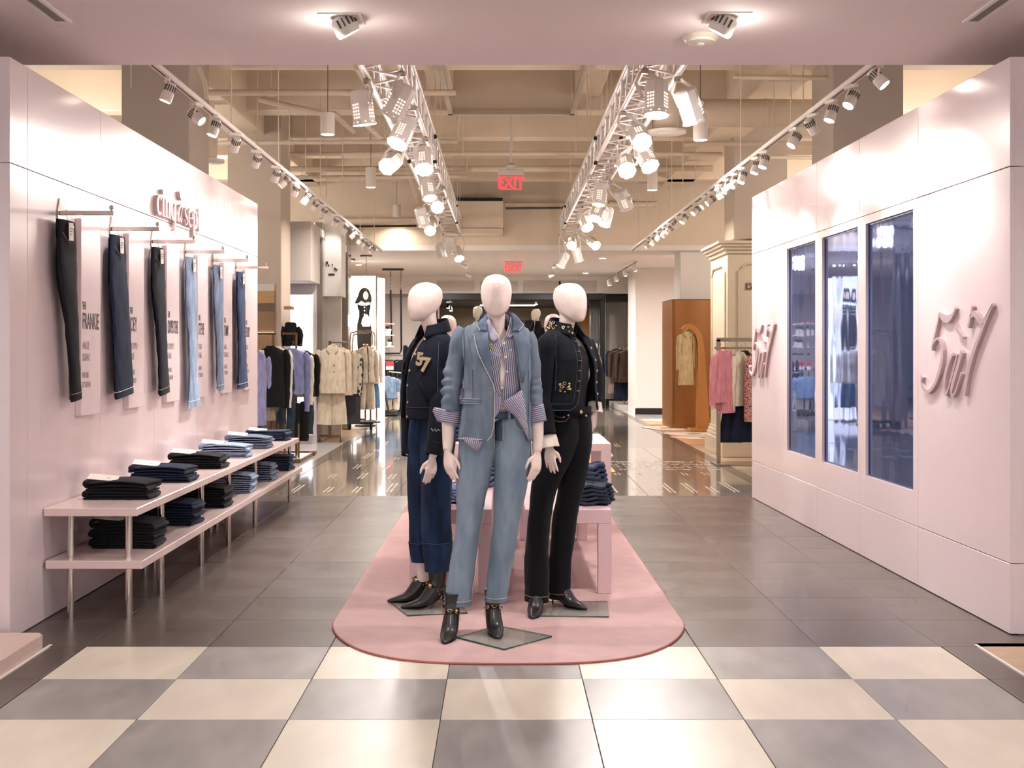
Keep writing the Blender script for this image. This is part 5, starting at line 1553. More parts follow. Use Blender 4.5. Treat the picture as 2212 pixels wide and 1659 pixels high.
def collar(shell_y, z0, z1, z2f, z2b, r0, r1, r2, th0, tip, n=40, zt_f=None):
    rows = [[], [], [], []]
    for k in range(n + 1):
        th = lerp(th0, 2 * pi - th0, k / n)
        fr = (1 + cos(th)) / 2                        # 1 at the front, 0 at the back
        ee = min(1, abs(th - pi) / (pi - th0))
        t = ee ** 6
        d = Vector((sin(th), -cos(th), 0))
        c = Vector((0, shell_y, 0))
        za = lerp(z0[1], z0[0], fr); zb = lerp(z1[1], z1[0], fr); zc = lerp(z2b, z2f, fr)
        rows[0].append(c + d * (r0) + Vector((0, 0, za)))
        rows[1].append(c + d * (lerp(r0, r1, .8)) + Vector((0, 0, lerp(za, zb, .97))))
        rows[2].append(c + d * (r1 * 1.03) + Vector((0, 0, zb)))
        rows[3].append(c + d * (r2 + tip * t) + Vector((0, 0, zc - tip * .6 * t)))
    return rows
def smooth_rows(rows, n=4):
    cols = list(zip(*rows)); out = [spline(c, n) for c in cols]
    return [list(r) for r in zip(*out)]
def flap(rows_, name, m_, parent, th=.004):
    # rows run from the neck side to the tip; columns from the fold line to the outer edge
    mb = MB(); rr = [spline([Vector(p) for p in c], 4) for c in zip(*[patch([r], 2)[0] for r in rows_])]
    mb.grid([list(r) for r in zip(*rr)]); return solid(lb(mb, name, m_, parent), th, 0)
mb = MB(); mb.grid(smooth_rows(collar(.026, (Z(716), Z(702)), (Z(690), Z(676)), Z(704), Z(692), .058, .060, .070, 1.35, .0)))
solid(lb(mb, 'shirt_collar', STRIPE, SH_), .003, 0)
flap([[q(1054, 677, .03), q(1052, 692, .02), q(1051, 706, .0)], [q(1058, 686, -.005), q(1055, 703, -.03), q(1054, 720, -.055)], [q(1066, 706, -.045), q(1061, 720, -.068), q(1058, 732, -.088)], [q(1078, 730, -.085), q(1073, 734, -.094), q(1068, 739, -.102)]], 'shirt_collar_flap', STRIPE, SH_)
flap([[q(1102, 680, .03), q(1111, 691, .015), q(1119, 703, -.005)], [q(1101, 693, -.005), q(1109, 703, -.028), q(1117, 713, -.05)], [q(1098, 711, -.045), q(1106, 717, -.062), q(1112, 722, -.076)], [q(1092, 728, -.08), q(1096, 729, -.086), q(1100, 730, -.09)]], 'shirt_collar_flap', STRIPE, SH_)
# shirt tails under the knot
def pp(px, py, y): return q(px, py, y)
mb = MB(); mb.grid(patch([[pp(1068, 846, -.118), pp(1078, 856, -.122), pp(1086, 868, -.124)], [pp(1068, 866, -.122), pp(1076, 874, -.126), pp(1083, 877, -.124)], [pp(1067, 888, -.124), pp(1072, 890, -.128), pp(1078, 890, -.126)], [pp(1066, 902, -.124), pp(1069, 902, -.126), pp(1073, 898, -.124)]])); solid(lb(mb, 'shirt_tail', STRIPE, SH_), .003, 0)
mb = MB(); mb.grid(patch([[pp(1083, 868, -.124), pp(1106, 856, -.126), pp(1127, 842, -.106)], [pp(1088, 875, -.130), pp(1110, 866, -.138), pp(1130, 858, -.11)], [pp(1095, 884, -.130), pp(1114, 876, -.136), pp(1134, 872, -.112)], [pp(1106, 893, -.128), pp(1122, 892, -.132), pp(1137, 898, -.115)], [pp(1120, 908, -.124), pp(1131, 918, -.124), pp(1140, 926, -.115)], [pp(1133, 934, -.118), pp(1138, 944, -.118), pp(1142, 950, -.112)]])); solid(lb(mb, 'shirt_tail', STRIPE, SH_), .003, 0)
mb = MB(); mb.grid(patch([[pp(1000, 944, -.11), pp(1022, 946, -.124), pp(1046, 950, -.128)], [pp(1004, 955, -.114), pp(1023, 960, -.126), pp(1041, 960, -.128)], [pp(1012, 963, -.118), pp(1022, 970, -.124), pp(1031, 977, -.124)]])); solid(lb(mb, 'shirt_tail', STRIPE, SH_), .003, 0)
br = MB()
c0 = shirt.at(xe(1062, 748), Z(748), .012)
for k in range(5):
    a = 2 * pi * k / 5
    br.lathe([(0, 0), (.006, 0), (.004, .004), (0, .005)], c0 + Vector((.008 * cos(a), -.002, .008 * sin(a))), 8, (0, -1, 0))
br.tube([c0, c0 + Vector((-.002, -.002, -.03))], .0014, 5)
lb(br, 'brooch', GOLD, SH_)
# blazer
JL = [(Z(692), 0, .03, .062, .056), (Z(700), 0, .024, .118, .064), (Z(708), xe(1070, 0) * 1, .02, .165, .074), (Z(722), xe(1071, 0), .012, .181, .088), (Z(760), xe(1072, 0), .002, .176, .118), (Z(815), xe(1075, 0), 0, .171, .125), (Z(850), xe(1074, 0), 0, .170, .121), (Z(900), xe(1071, 0), 0, .184, .130), (Z(950), xe(1070, 0), 0, .195, .137)]
JE = [(Z(950), xe(1043, 950), xe(1141, 950)), (Z(946), xe(1056, 950), xe(1139, 950)), (Z(938), xe(1062, 940), xe(1138, 938)), (Z(920), xe(1067, 920), xe(1135, 920)), (Z(890), xe(1069, 890), xe(1132, 890)), (Z(835), xe(1068, 835), xe(1124, 835)), (Z(815), xe(1064, 815), xe(1122, 815)), (Z(787), xe(1061, 787), xe(1119, 787)), (Z(745), xe(1057, 745), xe(1111, 745)), (Z(716), xe(1053, 716), xe(1105, 716)), (Z(700), xe(1052, 700), xe(1102, 700)), (Z(692), xe(1052, 692), xe(1100, 692))]
blz = Shell(JL, JE, amp=.0035, seed=5, e=.8)
mb = MB(); rows = blz.grid(mb, 44, 84)
BZ = solid(lb(mb, 'blazer', D_BLAZ, MM, angle=80), .005, -1)
def bz(px, py, off=.006): return blz.at(xe(px, py), Z(py), off)
mb = MB(); mb.grid(patch([[bz(1054, 716), bz(1043, 717), bz(1027, 719, .008)], [bz(1056, 735), bz(1043, 738), bz(1029, 738, .009)], [bz(1059, 760), bz(1048, 762), bz(1036, 762, .009)], [bz(1061, 787), bz(1054, 789), bz(1047, 789, .008)], [bz(1064, 812), bz(1061, 813), bz(1058, 812, .008)], [bz(1068, 829), bz(1067, 829), bz(1066, 829)]]))
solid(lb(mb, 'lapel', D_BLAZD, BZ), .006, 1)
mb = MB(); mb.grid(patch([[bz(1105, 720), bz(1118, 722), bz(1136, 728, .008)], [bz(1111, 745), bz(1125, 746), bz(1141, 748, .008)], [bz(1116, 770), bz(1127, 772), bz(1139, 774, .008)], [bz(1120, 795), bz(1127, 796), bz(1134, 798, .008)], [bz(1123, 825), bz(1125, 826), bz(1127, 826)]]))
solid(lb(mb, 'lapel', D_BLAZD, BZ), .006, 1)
seam(BZ, [bz(1028, 721, .017), bz(1030, 738, .017), bz(1037, 762, .017), bz(1048, 789, .016), bz(1059, 812, .015), bz(1067, 829, .012), bz(1069, 845, .008), bz(1069, 890, .008), bz(1067, 920, .008), bz(1062, 938, .008), bz(1054, 947, .008)], STITCH, .0022, 'edge_stitch')
seam(BZ, [blz.pt(lerp(blz.th(xe(1043, 0), Z(948)), blz.th(xe(992, 0), Z(948)), k / 12), Z(945), .005) for k in range(13)], STITCH, .0018, 'edge_stitch')
seam(BZ, [bz(1139, y, .006) for y in range(800, 950, 15)], STITCHB, .0016, 'edge_stitch')
seam(BZ, [bz(1023, 798, .004), bz(1023, 830, .004), bz(1023, 862, .004)], STITCHB, .0014, 'dart')
mb = MB(); mb.grid(smooth_rows(collar(.026, (Z(712), Z(700)), (Z(686), Z(672)), Z(700), Z(690), .070, .076, .096, 1.45, .0)))
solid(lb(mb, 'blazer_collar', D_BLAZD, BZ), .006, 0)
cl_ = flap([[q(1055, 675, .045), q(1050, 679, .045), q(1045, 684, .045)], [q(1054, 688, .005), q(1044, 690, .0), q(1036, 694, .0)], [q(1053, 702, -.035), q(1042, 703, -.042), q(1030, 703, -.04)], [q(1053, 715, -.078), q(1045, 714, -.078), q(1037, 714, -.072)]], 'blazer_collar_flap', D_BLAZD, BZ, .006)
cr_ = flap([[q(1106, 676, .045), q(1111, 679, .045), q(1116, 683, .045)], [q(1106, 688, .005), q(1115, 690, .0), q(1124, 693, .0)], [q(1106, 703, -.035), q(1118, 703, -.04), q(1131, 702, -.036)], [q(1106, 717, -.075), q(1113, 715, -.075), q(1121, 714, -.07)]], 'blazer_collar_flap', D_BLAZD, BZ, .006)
seam(BZ, [q(1045, 684, .04), q(1036, 694, -.005), q(1030, 703, -.045), q(1037, 714, -.077)], STITCH, .002, 'edge_stitch')
seam(BZ, [q(1116, 683, .04), q(1124, 693, -.005), q(1131, 702, -.041), q(1121, 714, -.075)], STITCH, .002, 'edge_stitch')
pk = MB(); pk.grid([[bz(x, y, .008) for x in range(997, 1044, 5)] for y in (861, 864, 867, 869)]); solid(lb(pk, 'pocket_welt', D_BLAZD, BZ), .004, 1)
seam(BZ, [bz(x, 860, .013) for x in range(997, 1044, 6)], STITCH, .0014, 'pocket_stitch'); seam(BZ, [bz(x, 870, .013) for x in range(997, 1044, 6)], STITCH, .0014, 'pocket_stitch')
bh = MB(); bh.tube([bz(1056, 837, .01), bz(1064, 836, .01)], .0022, 6); lb(bh, 'buttonhole', mat('rust_thread', 'b0712e', .7), BZ)
# sleeves, turned-back cuffs
mb, rw = sleeve([q(1006, 712, .03), q(996, 730, .03), q(989, 770, .035), q(979, 815, .035), q(974, 850, .02), q(973, 892, .0)], [.045, .052, .052, .051, .049, .047], .004, 3, 24, 1.1, (.45, .97, .011, 58)); solid(lb(mb, 'sleeve', D_BLAZ, BZ, angle=80), .004, -1)
mb, rw = sleeve([q(1136, 722, .03), q(1143, 738, .03), q(1149, 770, .035), q(1153, 815, .035), q(1156, 845, .02), q(1158, 880, .0)], [.042, .044, .041, .038, .037, .036], .004, 7, 24, 1.2, (.45, .97, .009, 58)); solid(lb(mb, 'sleeve', D_BLAZ, BZ, angle=80), .004, -1)
seam(BZ, [q(1003, 704, -.05), q(1002, 720, -.08), q(1003, 740, -.1), q(1004, 765, -.095), q(1004, 790, -.08)], STITCHB, .0022, 'armhole_seam')
def cuff(c0, c1, r0, r1, wing, seed):
    rows = []
    for i in range(7):
        t = i / 6; c = Vector(c0).lerp(Vector(c1), t); row = []
        for k in range(37):
            a = 2 * pi * k / 36
            w_ = max(0, cos(a - pi)) ** 4 * wing * (1 - abs(t - .25) * 1.0) if wing else 0
            r = lerp(r0, r1, t) + .003 * sin(3 * a + seed) * t
            row.append(c + Vector((cos(a) * (r + w_), sin(a) * r * .95, -.008 * cos(a) * (1 if wing else -1) + (.012 * w_ / .06 if wing else 0))))
        rows.append(row)
    m = MB()
    # stripes run around the cuff: swap u and v
    m.grid([list(r) for r in zip(*rows)])
    return m
solid(lb(cuff(q(973, 886, .0), q(970, 914, -.002), .049, .053, .042, 1), 'shirt_cuff', STRIPE, SH_), .003, 0)
solid(lb(cuff(q(1158, 876, .0), q(1161, 912, -.002), .037, .044, 0, 2), 'shirt_cuff', STRIPE, SH_), .003, 0)
boot(MM, (xa(977, 6.37) - q.X0, -.03), (-.03, -.2), ZR)
boot(MM, (xa(1064, 6.44) - q.X0, .04), (.03, -.2), ZR + .009)
plate(MM, [(xa(985, 6.295), 6.295), (xa(1089, 6.04), 6.04), (xa(1192, 6.315), 6.315), (xa(1075, 6.555), 6.555)], .01)
rd = MB(); rd.cyl(Vector((.0, .1, ZR + .01)), Vector((.01, .09, .42)), .006, 8); lb(rd, 'support_rod', CHROME, MM)

# ---------------------------------------------------------------- left mannequin
q = PX(928, 7.05)
ML = thing('mannequin', (q.X0, 7.05, 0), 'left mannequin turned left in dark indigo bomber jacket and wide cropped jeans', 'mannequin', 'dressed mannequins on the pink rug')
YL = radians(-50)
zch = q(0, 694).z
sL = Vector((.150 * cos(YL), .150 * sin(YL), 0)) + q(928, 0).xy.to_3d() * 0
near = [Vector((.118, -.09, Z(745))), Vector((.118, -.10, 1.33)), q(948, 880, -.14), q(944, 940, -.17), q(936, 985, -.19)]
ZL = lambda py: q(0, py).z
near[0].z = ZL(748); near[1].z = ZL(820)
far = [Vector((-.10, .115, ZL(748))), Vector((-.12, .13, ZL(840))), Vector((-.12, .1, ZL(930))), Vector((-.12, .06, ZL(985)))]
body(ML, YL, radians(-58), zch, [
    (near, (.042, .038, .033, .028, .023), (q(934, 990, -.19), (-.12, -.08, -1), Vector((-.85, -.5, 0)), Vector((-.4, .9, 0)), 1, .98, .3, .03)),
    (far, (.04, .036, .03, .024), None)],
    [([(-.03, .05, .95), q(905, 1140, .08), q(914, 1255, .1)], [.055, .05, .035]), ([(.04, -.03, .95), q(945, 1140, -.04), q(946, 1275, -.05)], [.055, .05, .036])], zs=1.0, head_off=(-.036, -.02))
jn = [(q(948, 893, -.02), q.r(34), .1), (q(948, 930, -.03), q.r(38), .1), (q(944, 985, -.04), q.r(36), .098), (q(943, 1050, -.05), q.r(33), .095), (q(943, 1110, -.05), q.r(33), .092), (q(944, 1170, -.05), q.r(32), .09), (q(945, 1232, -.05), q.r(26), .088)]
jf = [(q(918, 893, .04), q.r(30), .1), (q(916, 930, .05), q.r(33), .1), (q(912, 985, .07), q.r(32), .098), (q(908, 1050, .09), q.r(28), .095), (q(906, 1110, .1), q.r(24), .092), (q(906, 1170, .1), q.r(22), .09), (q(908, 1211, .1), q.r(21), .085)]
mm = []
m1, r1 = rings_tube(jn, 36, 3.3, .004, 5, .004); m2, r2 = rings_tube(jf, 36, 4.9, .004, 5, .004)
o1 = len(m1.v); m1.v += m2.v
for k, f in enumerate(m2.f): m1.f.append(tuple(i + o1 for i in f)); m1.mi.append(0); m1.uv[len(m1.f) - 1] = m2.uv[k]
jeans = solid(lb(m1, 'jeans', D_WIDE, ML, angle=80), .004, -1)
for rr in (r1, r2):
    c = MB(); c.grid([[p + (p - sum(rr[i], Vector()) / len(rr[i])).normalized() * .0025 for p in rr[i]] for i in range(-6, 0)], closed=True); lb(c, 'hem', cloth('indigo_hem', '14233c', fade='1f3454'), jeans, angle=80)
    seam(jeans, ring_line(rr, -6, off=.004) + [ring_line(rr, -6, off=.004)[0]], STITCHB, .0015, 'hem_stitch')
    n_ = len(rr[0])
    for kk in (int(n_ * .72), int(n_ * .80)): seam(jeans, [rr[i][kk] + (rr[i][kk] - sum(rr[i], Vector()) / n_).normalized() * .002 for i in range(4, len(rr) - 5)], STITCHN, .001)
btn(jeans, q(924, 906, -.115), (-.3, -1, 0), GOLD, .007)
JL = [(ZL(716), 0, .03, .062, .058), (ZL(724), 0, .026, .11, .066), (ZL(733), 0, .02, .15, .075), (ZL(750), 0, .01, .172, .092), (ZL(790), 0, 0, .178, .122), (ZL(840), 0, 0, .178, .128), (ZL(875), 0, 0, .18, .128), (ZL(905), 0, 0, .178, .125)]
JE = [(ZL(905), -.15, -.055), (ZL(870), -.15, -.05), (ZL(820), -.14, -.045), (ZL(780), -.11, -.03), (ZL(745), -.06, .005), (ZL(716), -.035, .025)]
bom = Shell(JL, JE, YL, amp=.004, seed=11, e=.85)
mb = MB(); bom.grid(mb, 34, 76)
BJ = solid(lb(mb, 'bomber_jacket', D_BOMB, ML, angle=80), .006, -1)
mb = MB(); cr_ = smooth_rows(collar(.03, (ZL(728), ZL(716)), (ZL(708), ZL(690)), ZL(728), ZL(712), .07, .078, .098, .4, .01))
mb.grid(cr_); mb.xform(Matrix.Rotation(YL, 4, 'Z')); solid(lb(mb, 'jacket_collar', D_BOMB, BJ), .006, 0)
mb = MB(); bom.grid(mb, 5, 76, .003, ZL(905), ZL(880)); solid(lb(mb, 'hem_band', D_BOMB, BJ, angle=80), .004, 1)
seam(BJ, [bom.pt(lerp(bom.th(-.05, ZL(878)), 1.7, k / 14), ZL(878), .005) for k in range(15)], STITCHB, .0014)
mb = MB(); mb.grid(patch([[q(896, 738, .02), q(899, 738, .05), q(908, 738, .09)], [q(880, 770, .0), q(886, 772, .05), q(900, 772, .1)], [q(872, 815, -.01), q(880, 815, .05), q(896, 815, .1)], [q(869, 865, -.01), q(878, 865, .05), q(896, 865, .1)], [q(868, 903, -.01), q(877, 904, .05), q(896, 905, .1)]])); solid(lb(mb, 'front_panel', D_BOMB, BJ, angle=80), .006, 0)
seam(BJ, [bom.pt(bom.th(ip(bom.ed, z)[1] + .006, z), z, .004) for z in [lerp(ZL(903), ZL(722), i / 20) for i in range(21)]], STITCHB, .0014, 'edge_stitch')
for py in (733, 765, 800, 832, 868, 899):
    z = ZL(py); x = ip(bom.ed, z)[1] + .018; t = bom.th(x, z)
    btn(BJ, bom.pt(t, z, .003), bom.nrm(t), SILV, .0085, .005)
# raglan seam, slanted pocket, emblem
seam(BJ, [bom.pt(t, z, .005) for t, z in ((.95, ZL(738)), (1.02, ZL(760)), (1.08, ZL(800)), (1.10, ZL(850)))], STITCHB, .0018, 'sleeve_seam')
def bpatch(cs, name, m_, th=.005):
    mb = MB(); mb.grid(patch([[bom.pt(t, z, .004) for t, z in r] for r in cs])); return solid(lb(mb, name, m_, BJ), th, 1)
bpatch([[(.36, ZL(824)), (.44, ZL(822))], [(.48, ZL(842)), (.57, ZL(840))], [(.62, ZL(864)), (.72, ZL(861))]], 'pocket_welt', D_INK)
def emblem(ch, th, z, size, tilt=-.12, m_=GOLD):
    n = bom.nrm(th); ex = Vector((0, 0, 1)).cross(n).normalized(); ey = n.cross(ex)
    ex2 = ex * cos(tilt) + ey * sin(tilt); ey2 = -ex * sin(tilt) + ey * cos(tilt)
    me = text_mesh(ch, size, .004, 'CENTER', mat('beaded_gold', 'cbb48e', .45, .35, var=.5, nscale=140, bump=.8, bscale=200), .95, .004)
    o = bpy.data.objects.new('numeral', me); COL.objects.link(o); o.parent = BJ
    p = bom.pt(th, z, .007)
    o.matrix_local = frame(p, ex2, ey2)
emblem('5', .30, ZL(788), .1); emblem('7', .54, ZL(801), .11)
a_ = MB(); a_.tube([bom.pt(.37, ZL(777), .012), bom.pt(.43, ZL(782), .012)], .004, 6); lb(a_, 'accent', GOLD, BJ)
mb, rw = sleeve([near[0] + Vector((-.005, .0, .012)), near[0] + Vector((.004, -.012, -.03)), near[1], near[2] + Vector((.004, .01, .03)), near[2].lerp(near[3], .5), near[3].lerp(near[4], .75)], [.055, .062, .06, .056, .053, .046], .004, 13, 24, 1.1, (.55, .85, .004, 46)); solid(lb(mb, 'sleeve', D_BOMB, BJ, angle=80), .005, -1)
mb, rw2 = sleeve([near[3].lerp(near[4], .35), near[3].lerp(near[4], .8), near[4] + Vector((0, 0, .004))], [.05, .047, .044], .002, 2, 24, 1.05); solid(lb(mb, 'cuff', D_BOMB, BJ), .005, 1)
mb, rw = sleeve([far[0], far[1], far[2], far[3]], [.058, .056, .05, .046], .004, 17, 18); solid(lb(mb, 'sleeve', D_BOMB, BJ, angle=80), .005, -1)
em = MB(); c = near[3] + Vector((-.01, -.056, .03))
em.tube([c + Vector((-.02, 0, .012)), c + Vector((-.008, -.002, -.004)), c + Vector((0, -.002, .01)), c + Vector((.008, -.002, -.006)), c + Vector((.018, 0, .006)), c + Vector((.03, .004, -.003))], .0018, 5); lb(em, 'embroidery', STITCH, BJ)
boot(ML, (xa(946, 7.0) - q.X0, -.05), (-.2, -.03), ZR + .009)
boot(ML, (xa(916, 7.2) - q.X0, .12), (-.19, -.03), ZR + .009)
plate(ML, [(xa(840, 7.2), 7.2), (xa(880, 6.81), 6.81), (xa(1010, 6.88), 6.88), (xa(982, 7.26), 7.26)], .01)
rd = MB(); rd.cyl(Vector((.08, .08, ZR + .01)), Vector((.06, .06, .42)), .006, 8); lb(rd, 'support_rod', CHROME, ML)

# ---------------------------------------------------------------- right mannequin
q = PX(1222, 6.95)
MR = thing('mannequin', (q.X0, 6.95, 0), 'right mannequin turned right in black jacket with jewelled collar and black jeans', 'mannequin', 'dressed mannequins on the pink rug')
YR = radians(44)
ZR_ = lambda py: q(0, py).z
zch = ZR_(696)
near = [Vector((-.10, -.1, ZR_(740))), Vector((-.125, -.115, ZR_(830))), q(1178, 900, -.13), q(1184, 948, -.15), q(1187, 962, -.16)]
far = [Vector((.11, .115, ZR_(740))), Vector((.165, .13, ZR_(800))), q(1284, 850, .12), q(1284, 880, .1), q(1284, 888, .09)]
body(MR, YR, radians(48), zch, [
    (near, (.042, .037, .032, .025, .023), (q(1187, 966, -.16), (.06, -.1, -1), Vector((.85, -.5, 0)), Vector((.4, .9, 0)), 1, .95, .18, .16)),
    (far, (.042, .037, .031, .025, .023), (q(1284, 892, .09), (-.1, -.2, -1), Vector((-.5, -.85, 0)), Vector((-.85, .4, 0)), -1, .95, .4, .1))],
    [([(-.05, -.03, .95), q(1165, 1140, .0), q(1160, 1300, .0)], [.055, .05, .035]), ([(.04, .03, .95), q(1218, 1140, .1), q(1207, 1295, .12)], [.055, .05, .035])], zs=1.0, head_off=(.022, -.015), shift=(.012, 0))
jn = [(q(1218, 884, -.01), q.r(34), .095), (q(1216, 925, -.02), q.r(37), .102), (q(1200, 985, -.03), q.r(38), .1), (q(1176, 1050, -.03), q.r(29), .09), (q(1166, 1110, -.02), q.r(25), .08), (q(1161, 1170, -.01), q.r(24.5), .078), (q(1160, 1230, .0), q.r(26.5), .084), (q(1160, 1297, .0), q.r(27), .088)]
jf = [(q(1244, 884, .03), q.r(32), .095), (q(1245, 925, .04), q.r(34), .102), (q(1241, 985, .06), q.r(35), .1), (q(1233, 1050, .08), q.r(29), .09), (q(1222, 1110, .09), q.r(27), .08), (q(1215, 1170, .1), q.r(26), .078), (q(1210, 1230, .11), q.r(25), .08), (q(1207, 1291, .12), q.r(22.5), .08)]
m1, r1 = rings_tube(jn, 36, 6.3, .004, 5, .003); m2, r2 = rings_tube(jf, 36, 7.9, .004, 5, .003)
o1 = len(m1.v); m1.v += m2.v
for k, f in enumerate(m2.f): m1.f.append(tuple(i + o1 for i in f)); m1.mi.append(0); m1.uv[len(m1.f) - 1] = m2.uv[k]
jeans = solid(lb(m1, 'jeans', D_RBLK, MR, angle=80), .004, -1)
for rr in (r1, r2):
    seam(jeans, ring_line(rr, -2, off=.003) + [ring_line(rr, -2, off=.003)[0]], THREAD, .0013, 'hem_stitch')
wb = []
for py in (878, 886, 896):
    wb.append([q(1231, py, .01) + Matrix.Rotation(YR, 3, 'Z') @ Vector((.128 * cos(2 * pi * k / 44), .1 * sin(2 * pi * k / 44), 0)) for k in range(44)])
b_ = MB(); b_.grid(wb, closed=True); solid(lb(b_, 'waistband', D_RBLK, jeans), .006, 1)
btn(jeans, q(1255, 890, -.085), (.6, -.8, 0), GOLD, .011, .006); btn(jeans, q(1266, 898, -.06), (.6, -.8, 0), GOLD, .007)
for px, py in ((1195, 897), (1218, 901), (1228, 897)): btn(jeans, q(px, py, -.118), (-.1, -1, 0), GOLD, .0055)
seam(jeans, [q(1196, 897, -.118), q(1206, 901, -.122), q(1217, 902, -.122)], THREAD, .0015, 'pocket_stitch')
seam(jeans, [q(1193, 905, -.115), q(1205, 911, -.12), q(1222, 910, -.122), q(1230, 900, -.118)], THREAD, .0012, 'pocket_stitch')
sh_ = Vector((.012, 0, 0))
VL = [(ZR_(745), 0, .01, .13, .09), (ZR_(770), 0, 0, .14, .112), (ZR_(815), 0, 0, .138, .113), (ZR_(850), 0, 0, .126, .098), (ZR_(886), 0, 0, .122, .09)]
vest = Shell(VL, [(ZR_(886), -.10, .052), (ZR_(840), -.10, .056), (ZR_(800), -.10, .058), (ZR_(770), -.06, .055), (ZR_(745), -.01, .02)], YR, (.012, 0), amp=.003, seed=21)
mb = MB()
rows = []
for i in range(21):
    z = lerp(ZR_(886), ZR_(748), i / 20); xl, xr = ip(vest.ed, z)
    rows.append([vest.pt(lerp(-1.5, vest.th(xr, z), k / 24), z) for k in range(25)])
mb.grid(rows); VS = solid(lb(mb, 'vest', VEST, MR, angle=80), .004, -1)
JL = [(ZR_(706), 0, .03, .066, .058), (ZR_(714), 0, .026, .115, .066), (ZR_(722), 0, .02, .155, .076), (ZR_(738), 0, .01, .178, .094), (ZR_(775), 0, 0, .182, .126), (ZR_(830), 0, 0, .182, .132), (ZR_(885), 0, 0, .19, .138)]
JE = [(ZR_(885), -.115, .115), (ZR_(879), -.085, .11), (ZR_(868), -.06, .105), (ZR_(840), -.042, .10), (ZR_(800), -.028, .092), (ZR_(760), -.02, .075), (ZR_(730), -.015, .05), (ZR_(706), -.03, .04)]
rj = Shell(JL, JE, YR, (.012, 0), amp=.004, seed=25, e=.85)
mb = MB(); rj.grid(mb, 36, 76)
RJ = solid(lb(mb, 'cropped_jacket', D_RJKT, MR, angle=80), .006, -1)
def edge(side, inset, off=.004, z0=884, z1=712, n=24):
    out = []
    for i in range(n + 1):
        z = lerp(ZR_(z0), ZR_(z1), i / n); x = ip(rj.ed, z)[side] + (-inset if side == 0 else inset)
        out.append(rj.pt(rj.th(x, z), z, off))
    return out
seam(RJ, edge(0, .002), STITCHB, .0016, 'edge_stitch'); seam(RJ, edge(0, .034, z0=868), STITCHB, .0013, 'edge_stitch'); seam(RJ, edge(1, .004), STITCHB, .0014, 'edge_stitch')
seam(RJ, [rj.pt(lerp(-1.75, rj.th(-.11, ZR_(884)), k / 16), ZR_(883), .004) for k in range(17)], STITCHB, .0015, 'edge_stitch')
seam(RJ, [rj.pt(lerp(-1.75, rj.th(-.10, ZR_(870)), k / 16), ZR_(870), .004) for k in range(17)], STITCHB, .0012, 'edge_stitch')
seam(RJ, [rj.pt(t, z, .004) for t, z in ((-.95, ZR_(724)), (-1.0, ZR_(745)), (-1.08, ZR_(790)), (-1.12, ZR_(840)))], STITCHB, .0014, 'sleeve_seam')
for py in (738, 759, 779, 800, 822, 843):
    z = ZR_(py); x = ip(rj.ed, z)[0] - .018; t = rj.th(x, z); p = rj.pt(t, z, .006); n = rj.nrm(t); ex = Vector((0, 0, 1)).cross(n)
    g = MB(); g.tube([p + ex * .009, p, p - ex * .009], [.0035, .0022, .003], 6); lb(g, 'toggle', GOLD, RJ)
for py in (752, 778, 801, 826, 851, 877):
    z = ZR_(py); x = ip(rj.ed, z)[1] + .02; t = rj.th(x, z); btn(RJ, rj.pt(t, z, .003), rj.nrm(t), SILV, .0088, .005)
mb = MB(); mb.grid(smooth_rows(collar(.028, (ZR_(722), ZR_(706)), (ZR_(704), ZR_(688)), ZR_(722), ZR_(708), .07, .078, .104, .30, .03)))
mb.xform(Matrix.Translation((.012, 0, 0)) @ Matrix.Rotation(YR, 4, 'Z')); CL = solid(lb(mb, 'jacket_collar', D_RJKT, RJ), .006, 0)
rng = random.Random(5)
def jewels(pts, n, name):
    for (p, nn) in pts:
        g = MB(); r = .004 + rng.random() * .005
        if rng.random() < .35:
            ex = Vector((0, 0, 1)).cross(nn).normalized(); ey = nn.cross(ex)
            g.tube([p + ex * (r * 1.3 * cos(2 * pi * k / 10)) + ey * (r * 1.3 * sin(2 * pi * k / 10)) for k in range(10)], .0022, 5, closed=True)
        else: g.lathe([(0, 0), (r, 0), (r * .7, r * .6), (0, r * .8)], p, 8, nn)
        lb(g, name, GOLD, RJ)
Rm = Matrix.Rotation(YR, 3, 'Z'); cp = []
crows = collar(.028, (ZR_(722), ZR_(706)), (ZR_(704), ZR_(688)), ZR_(722), ZR_(708), .07, .078, .104, .30, .03)
for k in range(22):
    i = rng.randint(24, 40); t = .15 + rng.random() * .75
    a, b = crows[2][i], crows[3][i]
    p = a.lerp(b, t); dn = Vector((p.x, p.y - .028, 0)).normalized() * .8 + Vector((0, 0, .5))
    cp.append((Rm @ p + sh_ + (Rm @ dn).normalized() * .007, (Rm @ dn).normalized()))
jewels(cp, 0, 'jewel')
cp = []
for k in range(14):
    z = ZR_(826 + rng.random() * 18); t = -.98 + rng.random() * .42; cp.append((rj.pt(t, z, .006), rj.nrm(t)))
jewels(cp, 0, 'jewel')
mb, rw = sleeve([near[0] + Vector((.006, 0, .012)), near[0] + Vector((-.006, -.012, -.03)), near[1], near[2] + Vector((0, 0, .03)), near[3] + Vector((0, 0, .02))], [.054, .06, .056, .05, .045], .004, 33, 22, 1.1, (.5, .9, .004, 46)); solid(lb(mb, 'sleeve', D_RJKT, RJ, angle=80), .005, -1)
mb, rw = sleeve([far[0], far[1], far[2] + Vector((0, 0, .02)), far[3] + Vector((0, 0, .03))], [.06, .056, .05, .046], .004, 37, 20); solid(lb(mb, 'sleeve', D_RJKT, RJ, angle=80), .005, -1)
CUFF = cloth('cream_cuff', 'e9d3c6', fade='f2e2d6')
def ccuff(c0, c1, r0, r1):
    m, rw = sleeve([c0, Vector(c0).lerp(c1, .5), c1], [r0, (r0 + r1) / 2, r1], .002, 4, 24); return m
